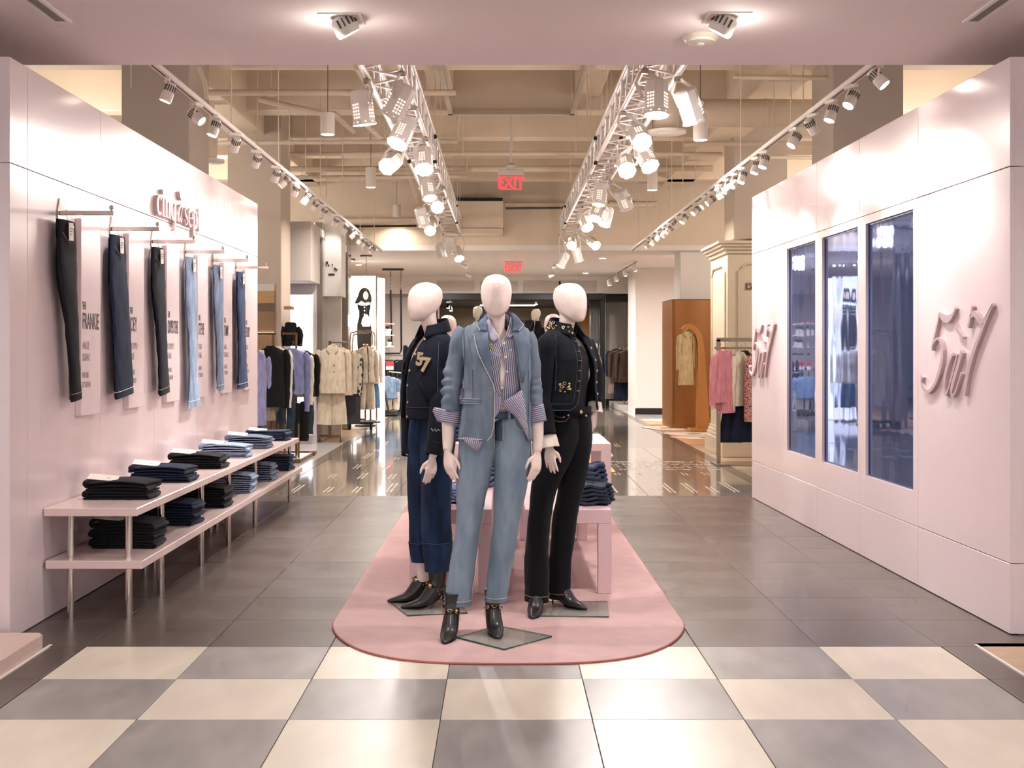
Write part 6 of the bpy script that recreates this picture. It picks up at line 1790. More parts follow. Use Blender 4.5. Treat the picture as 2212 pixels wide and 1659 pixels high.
solid(lb(ccuff(near[3] + Vector((0, 0, .03)), near[4] + Vector((.004, 0, -.012)), .036, .05), 'cuff', CUFF, RJ), .004, 1)
solid(lb(ccuff(far[3] + Vector((0, 0, .03)), far[4] + Vector((0, 0, -.01)), .036, .046), 'cuff', CUFF, RJ), .004, 1)
boot(MR, (xa(1161, 6.94) - q.X0, -.01), (-.03, -.18), ZR, False, .2, True)
boot(MR, (xa(1206, 7.07) - q.X0, .12), (.14, -.13), ZR + .009, False, .2, True)
plate(MR, [(xa(1165, 6.8), 6.8), (xa(1315, 6.78), 6.78), (xa(1312, 7.19), 7.19), (xa(1180, 7.19), 7.19)], .01)
rd = MB(); rd.cyl(Vector((.03, .14, ZR + .01)), Vector((.02, .12, .42)), .006, 8); lb(rd, 'support_rod', CHROME, MR)

# ---------------------------------------------------------------- simpler mannequins farther back
def back_mannequin(px, d, ztop, yaw, jm, pm_, lab, zfloor, headm=None, turtle=False):
    X = xa(px, d)
    r = thing('mannequin', (X, d, zfloor), lab, 'mannequin', 'mannequins standing farther back')
    h = ztop - zfloor; sc = h / 1.87
    zc = h - .22 * sc
    def V(x, y, z): return Matrix.Rotation(yaw, 3, 'Z') @ Vector((x * sc, y * sc, z * sc))
    b = body(r, 0, 0, 1.65, [([(-.16, .02, 1.5), (-.22, .03, 1.25), (-.22, -.02, .98)], (.042, .036, .025), ((-.22, -.02, .97), (0, -.1, -1), (.3, -.95, 0), (.95, .3, 0), 1, 1, .3, .1)), ([(.16, .02, 1.5), (.22, .03, 1.25), (.22, -.02, .98)], (.042, .036, .025), ((.22, -.02, .97), (0, -.1, -1), (-.3, -.95, 0), (-.95, .3, 0), -1, 1, .3, .1))],
             [([(-.08, 0, .95), (-.09, .02, .5), (-.09, .03, .02)], [.055, .05, .035]), ([(.08, 0, .95), (.09, .02, .5), (.09, .03, .02)], [.055, .05, .035]), ([(-.09, .05, .03), (-.09, -.15, .025)], [.03, .02]), ([(.09, .05, .03), (.09, -.15, .025)], [.03, .02])], voxel=.008)
    if headm: b.data.materials.clear(); b.data.materials.append(headm)
    m = MB(); s = Shell([(1.56, 0, .03, .066, .056), (1.54, 0, .02, .12, .068), (1.52, 0, .015, .16, .078), (1.46, 0, .01, .18, .095), (1.35, 0, 0, .165, .122), (1.2, 0, 0, .15, .11), (1.02, 0, 0, .185, .13)], [(1.02, -.01, .012), (1.56, -.01, .012)], amp=.004, seed=px); s.grid(m, 20, 40)
    jk = solid(lb(m, 'jacket', jm, r, angle=80), .005, -1)
    for sx in (-1, 1):
        m, _ = sleeve([(sx * .15, .02, 1.5), (sx * .19, .025, 1.42), (sx * .22, .03, 1.25), (sx * .22, -.01, 1.03)], [.056, .058, .052, .045], .004, px + sx, 16); lb(m, 'sleeve', jm, jk, angle=80)
        m, _ = rings_tube([(Vector((sx * .07, 0, 1.05)), .085, .1), (Vector((sx * .09, 0, .8)), .09, .095), (Vector((sx * .095, .02, .4)), .075, .08), (Vector((sx * .095, .03, .12)), .08, .085)], 24, px, .004, 4); lb(m, 'trouser_leg', pm_, r, angle=80)
    m = MB(); m.grid(smooth_rows(collar(.028, (1.545, 1.56), (1.575 if not turtle else 1.63, 1.59 if not turtle else 1.64), 1.53, 1.55, .066, .072, .1, .3, .02))); solid(lb(m, 'jacket_collar', jm, jk), .005, 0)
    m = MB(); m.bbox(-.17, .17, -.17, .17, -.012 + .013, .012, .003); lb(m, 'base_plate', GLASSB, r, smooth=False)
    r.scale = (sc, sc, sc); r.rotation_euler = (0, 0, yaw)
    return r
back_mannequin(969, 11.55, 1.80, pi * .9, cloth('lilac_denim', '8d93b5', fade='a3a8c6'), D_MID, 'pale-headed mannequin seen between the left and middle mannequins', ZR)
back_mannequin(1193, 11.55, 1.81, pi * 1.1, D_SLATE, D_LIGHT, 'pale-headed mannequin seen behind the right mannequin', ZR)
# ================================================================ the rest of the store
def gar(px, py, d, kind, w, L, m_, yaw, lab, grp, sl=.56, hem=None, hanger=True, ripple=.0, cat='garment', collar_=False, buttons=None, thick=.05):
    """garment on a hanger; (px,py) is the top of the neck; w shoulder width, L length"""
    p = P(px, py, d)
    o = thing('hanging_' + kind, p, lab, cat, grp)
    o.rotation_euler = (0, 0, yaw)
    sd = px * .37 + py * .11
    def ring(z, hw, ht, n=28):
        row = []
        for k in range(n):
            a = 2 * pi * k / n
            f = 1 + ripple * (-z / L) * sin(a * 7 + sd)
            q_ = Vector((hw * cos(a) * f, ht * sin(a) * (1 + ripple * 3 * (-z / L) * sin(a * 9 + sd * 2)), z))
            wv_ = wob(q_, 11, sd) * .005
            row.append(q_ + Vector((cos(a), sin(a), 0)) * wv_)
        return row
    hw = w / 2; hm = (hem if hem else w) / 2
    m = MB()
    if kind == 'trousers':
        for s in (-1, 1):
            leg_tube(m, [(s * hw * .45, 0, 0), (s * hw * .5, 0, -L * .25), (s * hw * .5 + s * .01, .01, -L * .6), (s * hm * .5, .012, -L)], [hw * .5, hw * .56, hm * .5, hm * .5], [.035, .04, .035, .035], 16, sd + s, .006, (0, 1, 0))
    elif kind == 'skirt':
        m.grid([ring(0, hw, .03), ring(-.05, hw * 1.02, .04), ring(-L * .5, lerp(hw, hm, .55), .055), ring(-L * .98, hm, .07), ring(-L, hm * .98, .068)], closed=True)
    else:
        rows = [ring(.0, .055, .035), ring(-.02, .08, .042), ring(-.055, hw * .8, thick * .85), ring(-.085, hw * .97, thick), ring(-.16, hw * .96, thick * 1.1), ring(-.28, hw * .9, thick * 1.2), ring(-L * .6, lerp(hw * .9, hm, .5), thick * 1.25), ring(-L * .97, hm, thick * 1.3), ring(-L, hm * .99, thick * 1.25)]
        m.grid(rows, closed=True)
    g = lb(m, 'cloth', m_, o, angle=80)
    if kind in ('jacket', 'knit', 'coat', 'shirt', 'dress') and sl > .1:
        for s in (-1, 1):
            mm, _ = sleeve([(s * hw * .9, 0, -.075), (s * (hw + .025), 0, -.14), (s * (hw + .035), .012, -.14 - sl * .45), (s * (hw + .03), .02, -.14 - sl)], [.04, .05, .048, .04], .006, sd + s, 14); lb(mm, 'sleeve', m_, o, angle=80)
    if collar_:
        mm = MB(); mm.grid(patch([[(-.07, -.03, .01), (0, .03, .035), (.07, -.03, .01)], [(-.1, -.06, -.05), (0, .05, -.01), (.1, -.06, -.05)], [(-.05, -.066, -.12), (-.02, .0, -.1), (.05, -.066, -.12)]])); solid(lb(mm, 'collar', m_, o), .006, 0)
    if buttons:
        for k in range(buttons): btn(o, (0.02, -thick * 1.28, -.3 - .1 * k), (0, -1, 0), BRONZE, .01)
    if hanger:
        h = MB(); h.tube([(0, 0, -.02), (0, 0, .05), (.012, 0, .065), (.02, 0, .08), (.008, 0, .095), (-.008, 0, .085)], .003, 6)
        h.tube([(-hw * .85, 0, -.06), (-.04, 0, -.012), (.04, 0, -.012), (hw * .85, 0, -.06)], .007, 6); lb(h, 'hanger', WOOD if d > 15 else STEEL, o)
    elif kind in ('trousers', 'skirt'):
        h = MB(); h.tube([(-hw * .8, 0, .004), (0, 0, .012), (hw * .8, 0, .004)], .006, 6); h.tube([(0, 0, .01), (0, 0, .06), (.012, 0, .075), (.02, 0, .09), (.006, 0, .1)], .003, 6); lb(h, 'clip_hanger', STEEL, o)
    return o
def bar_rack(name, a, b, z, lab, m_, legs, foot=.25, cat='clothes rack'):
    a, b = Vector(a), Vector(b)
    o = thing(name, (a.x, a.y, 0), lab, cat)
    MB().tube([(a.x, a.y, z), (b.x, b.y, z)], .016, 10).build('rail', m_, o)
    for p in legs:
        MB().cyl((p[0], p[1], .0), (p[0], p[1], z), .016, 10).build('post', m_, o)
        MB().tube([(p[0] - foot, p[1], .001), (p[0] - foot, p[1], .05), (p[0] + foot, p[1], .05), (p[0] + foot, p[1], .001)], .013, 8).build('foot', m_, o)
    return o
WH = cloth('white_cloth', 'e8e2de', fade='f2eeea'); CREAM = cloth('cream_cloth', 'e3d5c0', fade='eee2cf'); BEIGE = cloth('beige_wool', 'cfbfa8', fade='dccdb8')
TAUPC = cloth('taupe_cloth', '8d7f72', fade='a09286'); BLKC = cloth('black_cloth', '100f12', fade='18171b'); LAV = cloth('lavender_cloth', '8f8fc0', fade='a3a3cf'); PERI = cloth('periwinkle_knit', '7f84b4', fade='9297c4')
TEAL = cloth('dark_teal_denim', '26343f', fade='35454f'); FUR = cloth('grey_fur', '9c8f83', fade='b3a699', bump=.8); PINKC = cloth('rose_wool', 'd0808f', fade='da93a0'); NAVYC = cloth('navy_wool', '15192c', fade='1d2238')
BROWN = cloth('brown_fur', '3a2b22', fade='4a392d', bump=.7); MAUV = cloth('mauve_cloth', '8c7069', fade='9b8078'); DENB = cloth('blue_denim_shirt', '6f86a3', fade='8fa3ba')
def check_mat(name, c1, c2, s):
    m = bpy.data.materials.new(name); m.use_nodes = True; N, L = m.node_tree.nodes, m.node_tree.links
    tc = N.new('ShaderNodeTexCoord'); ck = N.new('ShaderNodeTexVoronoi'); ck.inputs['Scale'].default_value = s
    cr = N.new('ShaderNodeValToRGB'); cr.color_ramp.interpolation = 'CONSTANT'; cr.color_ramp.elements[0].color = srgb(c1) + (1,); cr.color_ramp.elements[1].color = srgb(c2) + (1,); cr.color_ramp.elements[1].position = .42
    L.new(tc.outputs['Object'], ck.inputs['Vector']); L.new(ck.outputs['Distance'], cr.inputs[0]); L.new(cr.outputs[0], N['Principled BSDF'].inputs['Base Color']); N['Principled BSDF'].inputs['Roughness'].default_value = .85
    return m
PLAID = check_mat('plaid_cloth', '3b3733', 'cfc2b2', 14); TWEED = check_mat('speckled_tweed', '2b2330', 'c98f86', 60); PATT = check_mat('patterned_knit', '2a2622', 'a99d8a', 24)

# ---- left side: column mirror with painted reflection, light wall, sign wall
c2 = thing('painted_mirror', P(575, 760, 17.48), 'tall mirror with painted wood reflection on the column behind the left wall', 'niche')  # column mirror; what it reflects is put in as coloured bands
for i, (y0, y1, m_) in enumerate(((613, 629, GREYP), (629, 655, mat('reflected_oak', 'b58c5e', .4, var=.15, stretch=(.5, 1, 8))), (655, 672, mat('reflected_shadow_wood', '6d5744', .5)), (672, 718, mat('reflected_brown', '8f7052', .5)), (720, 960, mat('reflected_slats', '9a7a5a', .5, var=.3, stretch=(20, 1, 1))))):
    a, b = P(555, y1, 17.47), P(592, y0, 17.47)
    MB().bbox(a.x, b.x, 17.47, 17.5, a.z, b.z, .002).build('reflected_band', m_, c2, smooth=False)
a, b = P(555, 719.5, 17.44), P(592, 717.5, 17.44); MB().box(a.x, b.x, 17.44, 17.47, a.z, b.z).build('reflected_light_strip', LENSD, c2, smooth=False)
struct(MB().box(-6.5, P(682, 0, 19.5).x, 19.5, 19.62, 0, 3.3).build('wall_store_left', mat('lilac_wall', 'c9c3c8', .6), smooth=False))
LBX = mat('lightbox_white', 'ffffff', .4, emit=2.6, ecol='f3f1ff')
a, b = P(627, 938, 19.35), P(673, 638, 19.35)
o = thing('wall_lightbox', (a.x, 19.35, a.z), 'tall bright white light panel on the left behind the clothes', 'light panel')
MB().bbox(a.x - .02, b.x + .02, 19.38, 19.5, a.z - .02, b.z + .02, .005).build('frame', WHITEP, o, smooth=False)
MB().box(a.x, b.x, 19.36, 19.38, a.z, b.z).build('lit_panel', LBX, o, smooth=False)
a, b = P(560, 607, 18.6), P(672, 500, 18.6)
struct(MB().bbox(a.x, b.x, 18.6, 19.5, a.z, 3.4, .004).build('wall_header_left', GREYP, smooth=False))
struct(MB().box(-6.5, P(752, 0, 23.2).x, 19.5, 23.5, 3.28, 3.4).build('ceiling_left_store', WHITEP, smooth=False))
# glossy pillars and sign wall
GLP = mat('glossy_pillar', 'b5aca4', .1, .5, var=.08, nscale=3, stretch=(2, 2, .3))
for (x0, x1, d0, nm) in ((679, 697, 20.0, 'wall_pillar_1'), (737, 752, 23.0, 'wall_pillar_2')):
    a, b = P(x0, 950, d0), P(x1, 480, d0); struct(MB().bbox(a.x, b.x, d0, d0 + .5, 0, b.z + .0, .01).build(nm, GLP, smooth=False))
a, b = P(697, 640, 20.2), P(737, 505, 20.2)
o = thing('shop_sign', (a.x, 20.2, a.z), 'white fascia sign with small dark letters on the left', 'shop sign')
MB().bbox(a.x, b.x, 20.2, 20.8, a.z, b.z + .3, .005).build('fascia', mat('white_fascia', 'f2ebe4', .5), o, smooth=False)
SIGN = mat('dark_letter', '2a2624', .5)
for px, py, ww, hh in ((706, 570, .035, .075), (710, 574, .02, .04), (718, 574, .012, .06), (723, 582, .03, .06), (727, 584, .025, .05)):
    p = P(px, py, 20.19)
    lm = MB(); lm.box(p.x - ww / 2, p.x - ww * .2, 20.185, 20.2, p.z - hh / 2, p.z + hh / 2); lm.box(p.x - ww * .2, p.x + ww / 2, 20.185, 20.2, p.z + hh * .3, p.z + hh / 2); lm.box(p.x + ww * .2, p.x + ww / 2, 20.185, 20.2, p.z - hh * .1, p.z + hh * .3)
    lm.build('letter', SIGN, o, smooth=False)
p = P(716, 593, 20.19); MB().box(p.x - .05, p.x + .05, 20.188, 20.2, p.z - .015, p.z + .015).build('small_line', SIGN, o, smooth=False)
spot('fascia_light', P(716, 500, 20.0) + Vector((0, -.3, .2)), P(716, 560, 20.2), 20, 60, .8, NEUT, .05)
struct(MB().box(P(697, 0, 20.9).x - .05, P(737, 0, 20.9).x, 20.9, 21.0, 0, P(0, 640, 20.9).z).build('wall_sign_recess', WHITEP, smooth=False))
# ---- poster lightbox of a model in a black strapless outfit
d0 = 26.0
a, b = P(757, 905, d0), P(812, 596, d0)
o = thing('poster_lightbox', (a.x, d0, 0), 'illuminated column poster of a dark-haired woman in a black strapless dress', 'poster')
LBP = mat('poster_white', 'ffffff', .4, emit=1.5, ecol='fffdf8')
MB().bbox(a.x, b.x, d0, d0 + .45, 0, b.z, .01).build('lit_face', LBP, o, smooth=False)
MB().box(b.x + .0, b.x + .03, d0 - .01, d0 + .3, 0, b.z).build('corner_trim', STEEL, o, smooth=False)
aa, bb = P(815, 900, d0), P(827, 600, d0); MB().prism([(aa.x, d0, 0), (bb.x, d0 + .25, 0), (bb.x, d0 + .45, 0), (aa.x, d0 + .4, 0)], (0, 0, 0), (0, 0, bb.z)).build('lit_side', LBP, o, smooth=False)
def flat(pts, name, m_, dy):
    m = MB(); m.prism([P(x, y, d0 - dy) for x, y in pts], (0, 0, 0), (0, .002, 0)); m.build(name, m_, o, smooth=False)
flat([(771, 655), (769, 670), (765, 690), (764, 700), (768, 716), (773, 705), (775, 690), (779, 676), (784, 668), (795, 668), (800, 672), (803, 690), (806, 705), (811, 712), (812, 690), (808, 672), (804, 660), (798, 655), (795, 668), (784, 668), (778, 656)], 'printed_arms', mat('print_skin', 'f6e6d2', .5, emit=1.0, ecol='fde8cd'), .006)
flat([(772, 657), (773, 666), (776, 672), (776, 684), (772, 700), (771, 715), (772, 745), (776, 790), (800, 790), (803, 745), (803, 715), (801, 700), (798, 684), (798, 672), (800, 666), (800, 657), (792, 660), (780, 660)], 'printed_dress', mat('print_black', '171717', .5, emit=.02), .009)
flat([(783, 622), (777, 628), (773, 640), (768, 650), (766, 656), (775, 655), (780, 650), (786, 653), (790, 655), (796, 652), (800, 656), (803, 650), (802, 640), (798, 628), (792, 622)], 'printed_hair', mat('print_hair', '2a261c', .5, emit=.05), .012)
flat([(790 + 5.6 * cos(2 * pi * k / 18), 638.5 + 9 * sin(2 * pi * k / 18)) for k in range(18)], 'printed_face', mat('print_face', 'fdebd8', .5, emit=1.0, ecol='fbdcc2'), .016)
for y in (664, 671, 679): flat([(786, y - 1.3), (788.5, y - 1.3), (788.5, y + 1.3), (786, y + 1.3)], 'printed_button', LBP, .014)
# pendant lamp in front of it
def bulb(px, py0, py1, d, lab, w=18):
    c = P(px, py1, d); t = P(px, py0, d); r = w / 2 / F * d
    o = thing('glass_pendant', c, lab, 'pendant light', 'glass pendants on the left'); h = t.z - c.z
    MB().lathe([(0, 0), (r * .75, 0), (r, h * .25), (r * .85, h * .6), (r * .3, h), (0, h)], c, 16).build('glass_shade', mat('opal_glass', 'fff3df', .3, emit=9, ecol='ffedcf'), o)
    MB().cyl(t, (t.x, t.y, ZB), .006, 5).build('cord', STEEL, o)
    MB().lathe([(0, -.03), (.12, -.03), (.12, 0), (0, 0)], (t.x, t.y, ZB), 14).build('canopy', BRONZE, o)
bulb(791, 680, 705, 24.5, 'glowing glass pendant lamp in front of the illuminated poster', 20)
bulb(755, 705, 735, 25.5, 'glowing glass pendant lamp left of the illuminated poster', 12)
# hanging shelves with plants
d0 = 28.5
o = thing('hanging_shelf', P(850, 770, d0), 'black framed shelves hanging on chains beside the poster', 'hanging shelf')
for px in (844, 866):
    m = MB(); 
    for k in range(11):
        c = P(px, 585 + k * 4, d0); ex = Vector((1, 0, 0)) if k % 2 else Vector((0, 1, 0))
        m.tube([c + ex * (.012 * cos(t)) + Vector((0, 0, .024 * sin(t))) for t in [2 * pi * j / 8 for j in range(8)]], .005, 5, closed=True)
    ch = m.build('chain', BLACK, o); ch['kind'] = 'stuff'
MB().tube([P(866, 626, d0), P(867, 755, d0), P(864, 763, d0), P(826, 764, d0)], .022, 8).build('frame_tube', BLACK, o)
MB().tube([P(844, 626, d0), P(846, 745, d0)], .02, 8).build('frame_tube', BLACK, o)
MB().tube([P(826, 582, d0), P(872, 582, d0)], .03, 6).build('ceiling_bar', BLACK, o)
for py in (700, 724.5, 749):
    a, b = P(826, py, d0), P(851, py, d0); MB().bbox(a.x, b.x, d0 - .12, d0 + .12, a.z - .012, a.z + .012, .003).build('shelf_board', WHITEP, o, smooth=False)
POT = mat('white_pot', 'e9dfd4', .5); LEAF = mat('leaf_green', '4c5a38', .6, var=.3); RED = mat('red_flower', 'c8473f', .6, var=.2)
def plant(px, py, s, flower, lab):
    c = P(px, py, d0) + Vector((0, -.02, .0122))
    o = thing('potted_plant', c, lab, 'plant', 'small potted plants on the hanging shelf')
    MB().lathe([(0, 0), (.05 * s, 0), (.07 * s, .11 * s), (.06 * s, .11 * s), (0, .1 * s)], c, 14).build('pot', POT, o)
    rg = random.Random(int(px)); m = MB()
    for k in range(14):
        a = rg.random() * 6.28; e = .5 + rg.random() * .8; l = (.06 + rg.random() * .06) * s
        d_ = Vector((cos(a) * cos(e), sin(a) * cos(e), sin(e))); b0 = c + Vector((0, 0, .1 * s))
        sd_ = d_.cross(Vector((0, 0, 1))).normalized()
        m.add([b0, b0 + d_ * l * .6 + sd_ * .018 * s, b0 + d_ * l, b0 + d_ * l * .6 - sd_ * .018 * s], [(0, 1, 2, 3)])
    f = m.build('leaves', LEAF, o, smooth=False); f['kind'] = 'stuff'
    if flower:
        MB().lathe([(0, -.045), (.04, -.03), (.065, .0), (.045, .035), (0, .045)], c + Vector((-.02, 0, .22 * s)), 10).build('flower', RED, o)
plant(838, 724.5, 1.2, True, 'small red flower in a white pot on the hanging shelf')
plant(841, 749, .9, False, 'small succulent in a white pot on the lowest hanging shelf')
plant(829, 724.5, .9, False, 'small green plant in a pot at the edge of the hanging shelf')

# ---- left clothes racks
gA = 'clothes on the near left rack'; gB = 'clothes on the second left rack'
za = P(0, 728, 16.6).z
bar_rack('clothes_rack', (P(540, 0, 16.6).x, 16.6, 0), (P(596, 0, 16.6).x, 16.6, 0), za + .045, 'bronze rail rack behind the end of the left wall', BRONZE, [(P(590, 0, 16.9).x, 16.9)])
items = [(556, 760, 16.0, 'knit', .3, .95, LAV, .9, 'lavender long knit top at the left end of the near rack', .6), (563, 756, 16.1, 'shirt', .34, .75, WH, .9, 'white blouse next to the lavender top on the near rack', .62),
         (572, 752, 16.2, 'coat', .34, .95, TAUPC, .85, 'taupe long coat behind the white blouse on the near rack', .68), (585, 747, 16.2, 'jacket', .42, .8, BLKC, .7, 'wide black jacket in the middle of the near left rack', .68),
         (598, 748, 16.4, 'shirt', .36, .76, WH, .85, 'white shirt right of the wide black jacket', .68), (607, 757, 16.6, 'coat', .34, .72, FUR, .9, 'grey fur coat at the right end of the near rack', .6), (620, 800, 16.6, 'trousers', .26, .92, TEAL, .8, 'dark teal long jeans below the grey fur coat', 0)]
for px, py, d, kd, w, L, m_, yaw, lab, sl in items:
    gar(px, py, d, kd, w, L, m_, yaw, lab, gA, sl, hanger=kd != 'trousers')
gar(558, 880, 16.2, 'trousers', .24, .55, cloth('grey_trouser', '5d6070', fade='70748a'), .9, 'slate trousers low at the left end of the near rack', gA, hanger=False)
gar(585, 885, 16.6, 'trousers', .28, .5, cloth('tan_trouser', '9a7f66', fade='ab9079'), .7, 'tan trousers hanging under the wide black jacket', gA, hanger=False)
za = P(0, 728, 17.0).z
bar_rack('clothes_rack', (P(610, 0, 17.0).x, 17.0, 0), (P(642, 0, 17.0).x, 17.0, 0), za + .045, 'bronze rail rack in front of the bright light panel', BRONZE, [(P(640, 0, 17.3).x, 17.3)])
for px, py, d, kd, w, L, m_, yaw, lab, sl in [(632, 752, 16.7, 'knit', .36, .62, PERI, .55, 'periwinkle long-sleeved knit top on the second left rack', .72), (650, 758, 16.9, 'shirt', .3, .62, CREAM, .9, 'cream shirt right of the periwinkle top', .6), (657, 757, 17.1, 'jacket', .38, .64, BLKC, .8, 'black jacket at the right end of the second rack', .5)]:
    gar(px, py, d, kd, w, L, m_, yaw, lab, gB, sl)
gar(648, 870, 16.8, 'trousers', .26, .52, BLKC, .6, 'black wide trousers under the periwinkle top', gB, hanger=False)
gar(663, 868, 17.1, 'trousers', .22, .45, TEAL, .8, 'dark trousers under the black jacket on the second rack', gB, hanger=False)
gar(628, 696, 17.6, 'knit', .2, .34, BLKC, .4, 'black hooded top hanging above the second left rack', gB, .2)
o = thing('wall_peg', P(622, 665, 17.5), 'short wooden wall peg beside the bright light panel', 'peg'); a = P(617, 669, 17.45); b = P(634, 662, 17.45); MB().bbox(a.x, b.x, 17.3, 17.5, a.z, b.z, .004).build('peg', WOOD, o, smooth=False)
# low bronze base beside the shelf end
a = P(560, 0, 16.4); MB_ = MB()
o = thing('floor_frame', P(665, 1000, 16.3), 'low bronze floor frame beyond the end of the shelves', 'rack base')
MB().bbox(P(560, 0, 16.2).x, P(650, 0, 16.2).x, 16.15, 16.2, .001, .05, .004).build('front_rail', BRONZE, o, smooth=False)
MB().bbox(P(650, 0, 16.2).x - .05, P(650, 0, 16.2).x, 16.2, 17.6, .001, .05, .004).build('side_rail', BRONZE, o, smooth=False)
for px in (600, 615, 645): MB().cyl(P(px, 980, 16.4).xy.to_3d() + Vector((0, 0, .05)), P(px, 980, 16.4).xy.to_3d() + Vector((0, 0, .5)), .014, 8).build('upright', BRONZE, o)

# ---- bronze stand with beige suits
d = 19.8; zt = P(0, 737, d).z
o = thing('garment_stand', (P(713, 0, d).x, d, 0), 'bronze T-shaped garment stand carrying beige suits', 'clothes rack')
x0 = P(713, 0, d).x
MB().bbox(x0 - .022, x0 + .022, d - .02, d + .02, .09, zt, .004).build('post', BRONZE, o, smooth=False)
MB().tube([(P(691, 0, d).x, d, .001), (P(691, 0, d).x, d, .1), (P(736, 0, d).x, d, .1), (P(736, 0, d).x, d, .001)], .02, 8).build('foot', BRONZE, o)
MB().tube([(x0, d, zt - .01), (x0 + .1, d + 1.3, zt - .01)], .016, 8).build('rail', BRONZE, o)
MB().tube([(P(735, 0, d + 1.2).x, d + 1.2, zt), (P(735, 0, d + 1.2).x, d + 1.2, .05)], .018, 8).build('post', BRONZE, o)
MB().tube([(P(690, 0, d + 1.2).x, d + 1.2, .3), (P(790, 0, d + 1.2).x, d + 1.2, .3)], .016, 8).build('cross_bar', BRONZE, o)
gC = 'suits on the bronze stand'
gar(719, 748, 19.55, 'jacket', .42, .74, BEIGE, .1, 'beige blazer with flap pockets at the front of the bronze stand', gC, .6, hanger=False, collar_=True, buttons=2)
gar(716, 838, 19.62, 'trousers', .4, .58, BEIGE, .1, 'beige wide trousers under the front beige blazer', gC, hanger=False, hem=.5)
gar(735, 750, 20.1, 'jacket', .42, .78, BEIGE, .4, 'second beige blazer behind the first on the bronze stand', gC, .62)
gar(748, 755, 20.4, 'shirt', .4, .72, PLAID, .5, 'plaid wool shirt jacket behind the beige blazers', gC, .62)
gar(756, 760, 20.7, 'jacket', .34, .82, BLKC, .6, 'black coat behind the plaid shirt jacket', gC, .5)
gar(760, 850, 20.5, 'skirt', .3, .5, cloth('charcoal_skirt', '3b3a40', fade='4a494f'), .4, 'charcoal skirt hanging below the plaid shirt jacket', gC, hanger=False)
# ---- dress forms in cream suits with rolling base
def dress_form(px, d, lab, top_m, bot_m, ytop):
    p = P(px, ytop, d)
    o = thing('dress_form', (p.x, d, 0), lab, 'dress form', 'dress forms on the left')
    z = p.z
    m = MB(); s = Shell([(z - .02, 0, .0, .06, .055), (z - .05, 0, 0, .12, .068), (z - .08, 0, 0, .165, .08), (z - .16, 0, 0, .18, .1), (z - .3, 0, 0, .165, .125), (z - .44, 0, 0, .15, .11), (z - .72, 0, 0, .2, .14)], [(z - .72, -.01, .01), (z - .4, -.004, .006), (z - .02, -.01, .02)], amp=.004, seed=px)
    s.grid(m, 20, 40); jk = lb(m, 'jacket', top_m, o, angle=80); solid(jk, .006, -1)
    for sx in (-1, 1):
        mm, _ = sleeve([(sx * .15, 0, z - .1), (sx * .2, 0, z - .2), (sx * .22, -.01, z - .45), (sx * .21, -.04, z - .7)], [.055, .056, .05, .044], .004, px + sx, 16); lb(mm, 'sleeve', top_m, jk, angle=80)
        mm, _ = rings_tube([(Vector((sx * .07, 0, z - .68)), .085, .1), (Vector((sx * .09, 0, z - .95)), .095, .1), (Vector((sx * .1, 0, z - 1.2)), .09, .1), (Vector((sx * .1, 0, .32)), .1, .1)], 22, px, .006, 4, .006); lb(mm, 'trouser_leg', bot_m, o, angle=80)
    mm = MB(); mm.grid(patch([[(-.07, -.04, z - .01), (0, .05, z + .02), (.07, -.04, z - .01)], [(-.11, -.07, z - .07), (0, .08, z - .02), (.11, -.07, z - .07)], [(-.05, -.11, z - .2), (-.02, -.02, z - .14), (.05, -.11, z - .2)]])); solid(lb(mm, 'lapel', top_m, jk), .006, 0)
    mm = MB(); mm.lathe([(0, z - .03), (.05, z - .03), (.052, z + .02), (.04, z + .035), (0, z + .035)], (0, 0, 0), 16); lb(mm, 'neck_cap', GOLD, o)
    mm = MB(); mm.tube([(0, 0, z + .03), (.0, 0, z + .22)], .012, 8); lb(mm, 'finial', BRONZE, o)
    mm = MB(); mm.tube([(0, .02, z - .7), (0, .02, .06)], .018, 8); lb(mm, 'stand_pole', BRONZE, o)
    mm = MB(); mm.lathe([(0, .001), (.2, .001), (.2, .02), (.03, .06), (0, .06)], (0, .02, 0), 20); lb(mm, 'stand_base', BLACK, o)
    for k in range(2): btn(jk, (.015, -.13, z - .36 - .12 * k), (0, -1, 0), BRONZE, .012)
    return o
fo = dress_form(790, 24.0, 'cream suited dress form below the glowing pendant', CREAM, CREAM, 747); fo.rotation_euler = (0, 0, .5)
fo = dress_form(801, 25.2, 'dress form in white top and blue jeans behind the cream suit', WH, cloth('bright_denim', '4f77a5', fade='6d92ba'), 752); fo.rotation_euler = (0, 0, .4)
o = thing('rolling_rack', (P(775, 0, 23.0).x, 23.0, 0), 'low black rolling rack with arched chrome tubes below the poster', 'rolling rack')
for k, dy in enumerate((0, .4)):
    zt = P(0, 716 + 3 * k, 23).z
    MB().tube(spline([(P(756, 0, 23).x, 23 + dy, .12), (P(756, 0, 23).x, 23 + dy, zt - .2), (P(765, 0, 23).x, 23 + dy, zt - .02), (P(782, 0, 23).x, 23 + dy, zt), (P(803, 0, 23).x, 23 + dy, zt), (P(805, 0, 23).x, 23 + dy, zt - .25)], 4), .014, 8).build('arched_tube', CHROME, o)
MB().bbox(P(754, 0, 23).x, P(806, 0, 23).x, 22.95, 23.5, .1, .14, .004).build('base_board', BLACK, o, smooth=False)
for px in (756, 802): MB().lathe([(0, -.02), (.05, -.02), (.05, .02), (0, .02)], (P(px, 0, 23).x, 22.97, .051), 14, (1, 0, .001)).build('caster', BLACKM, o)
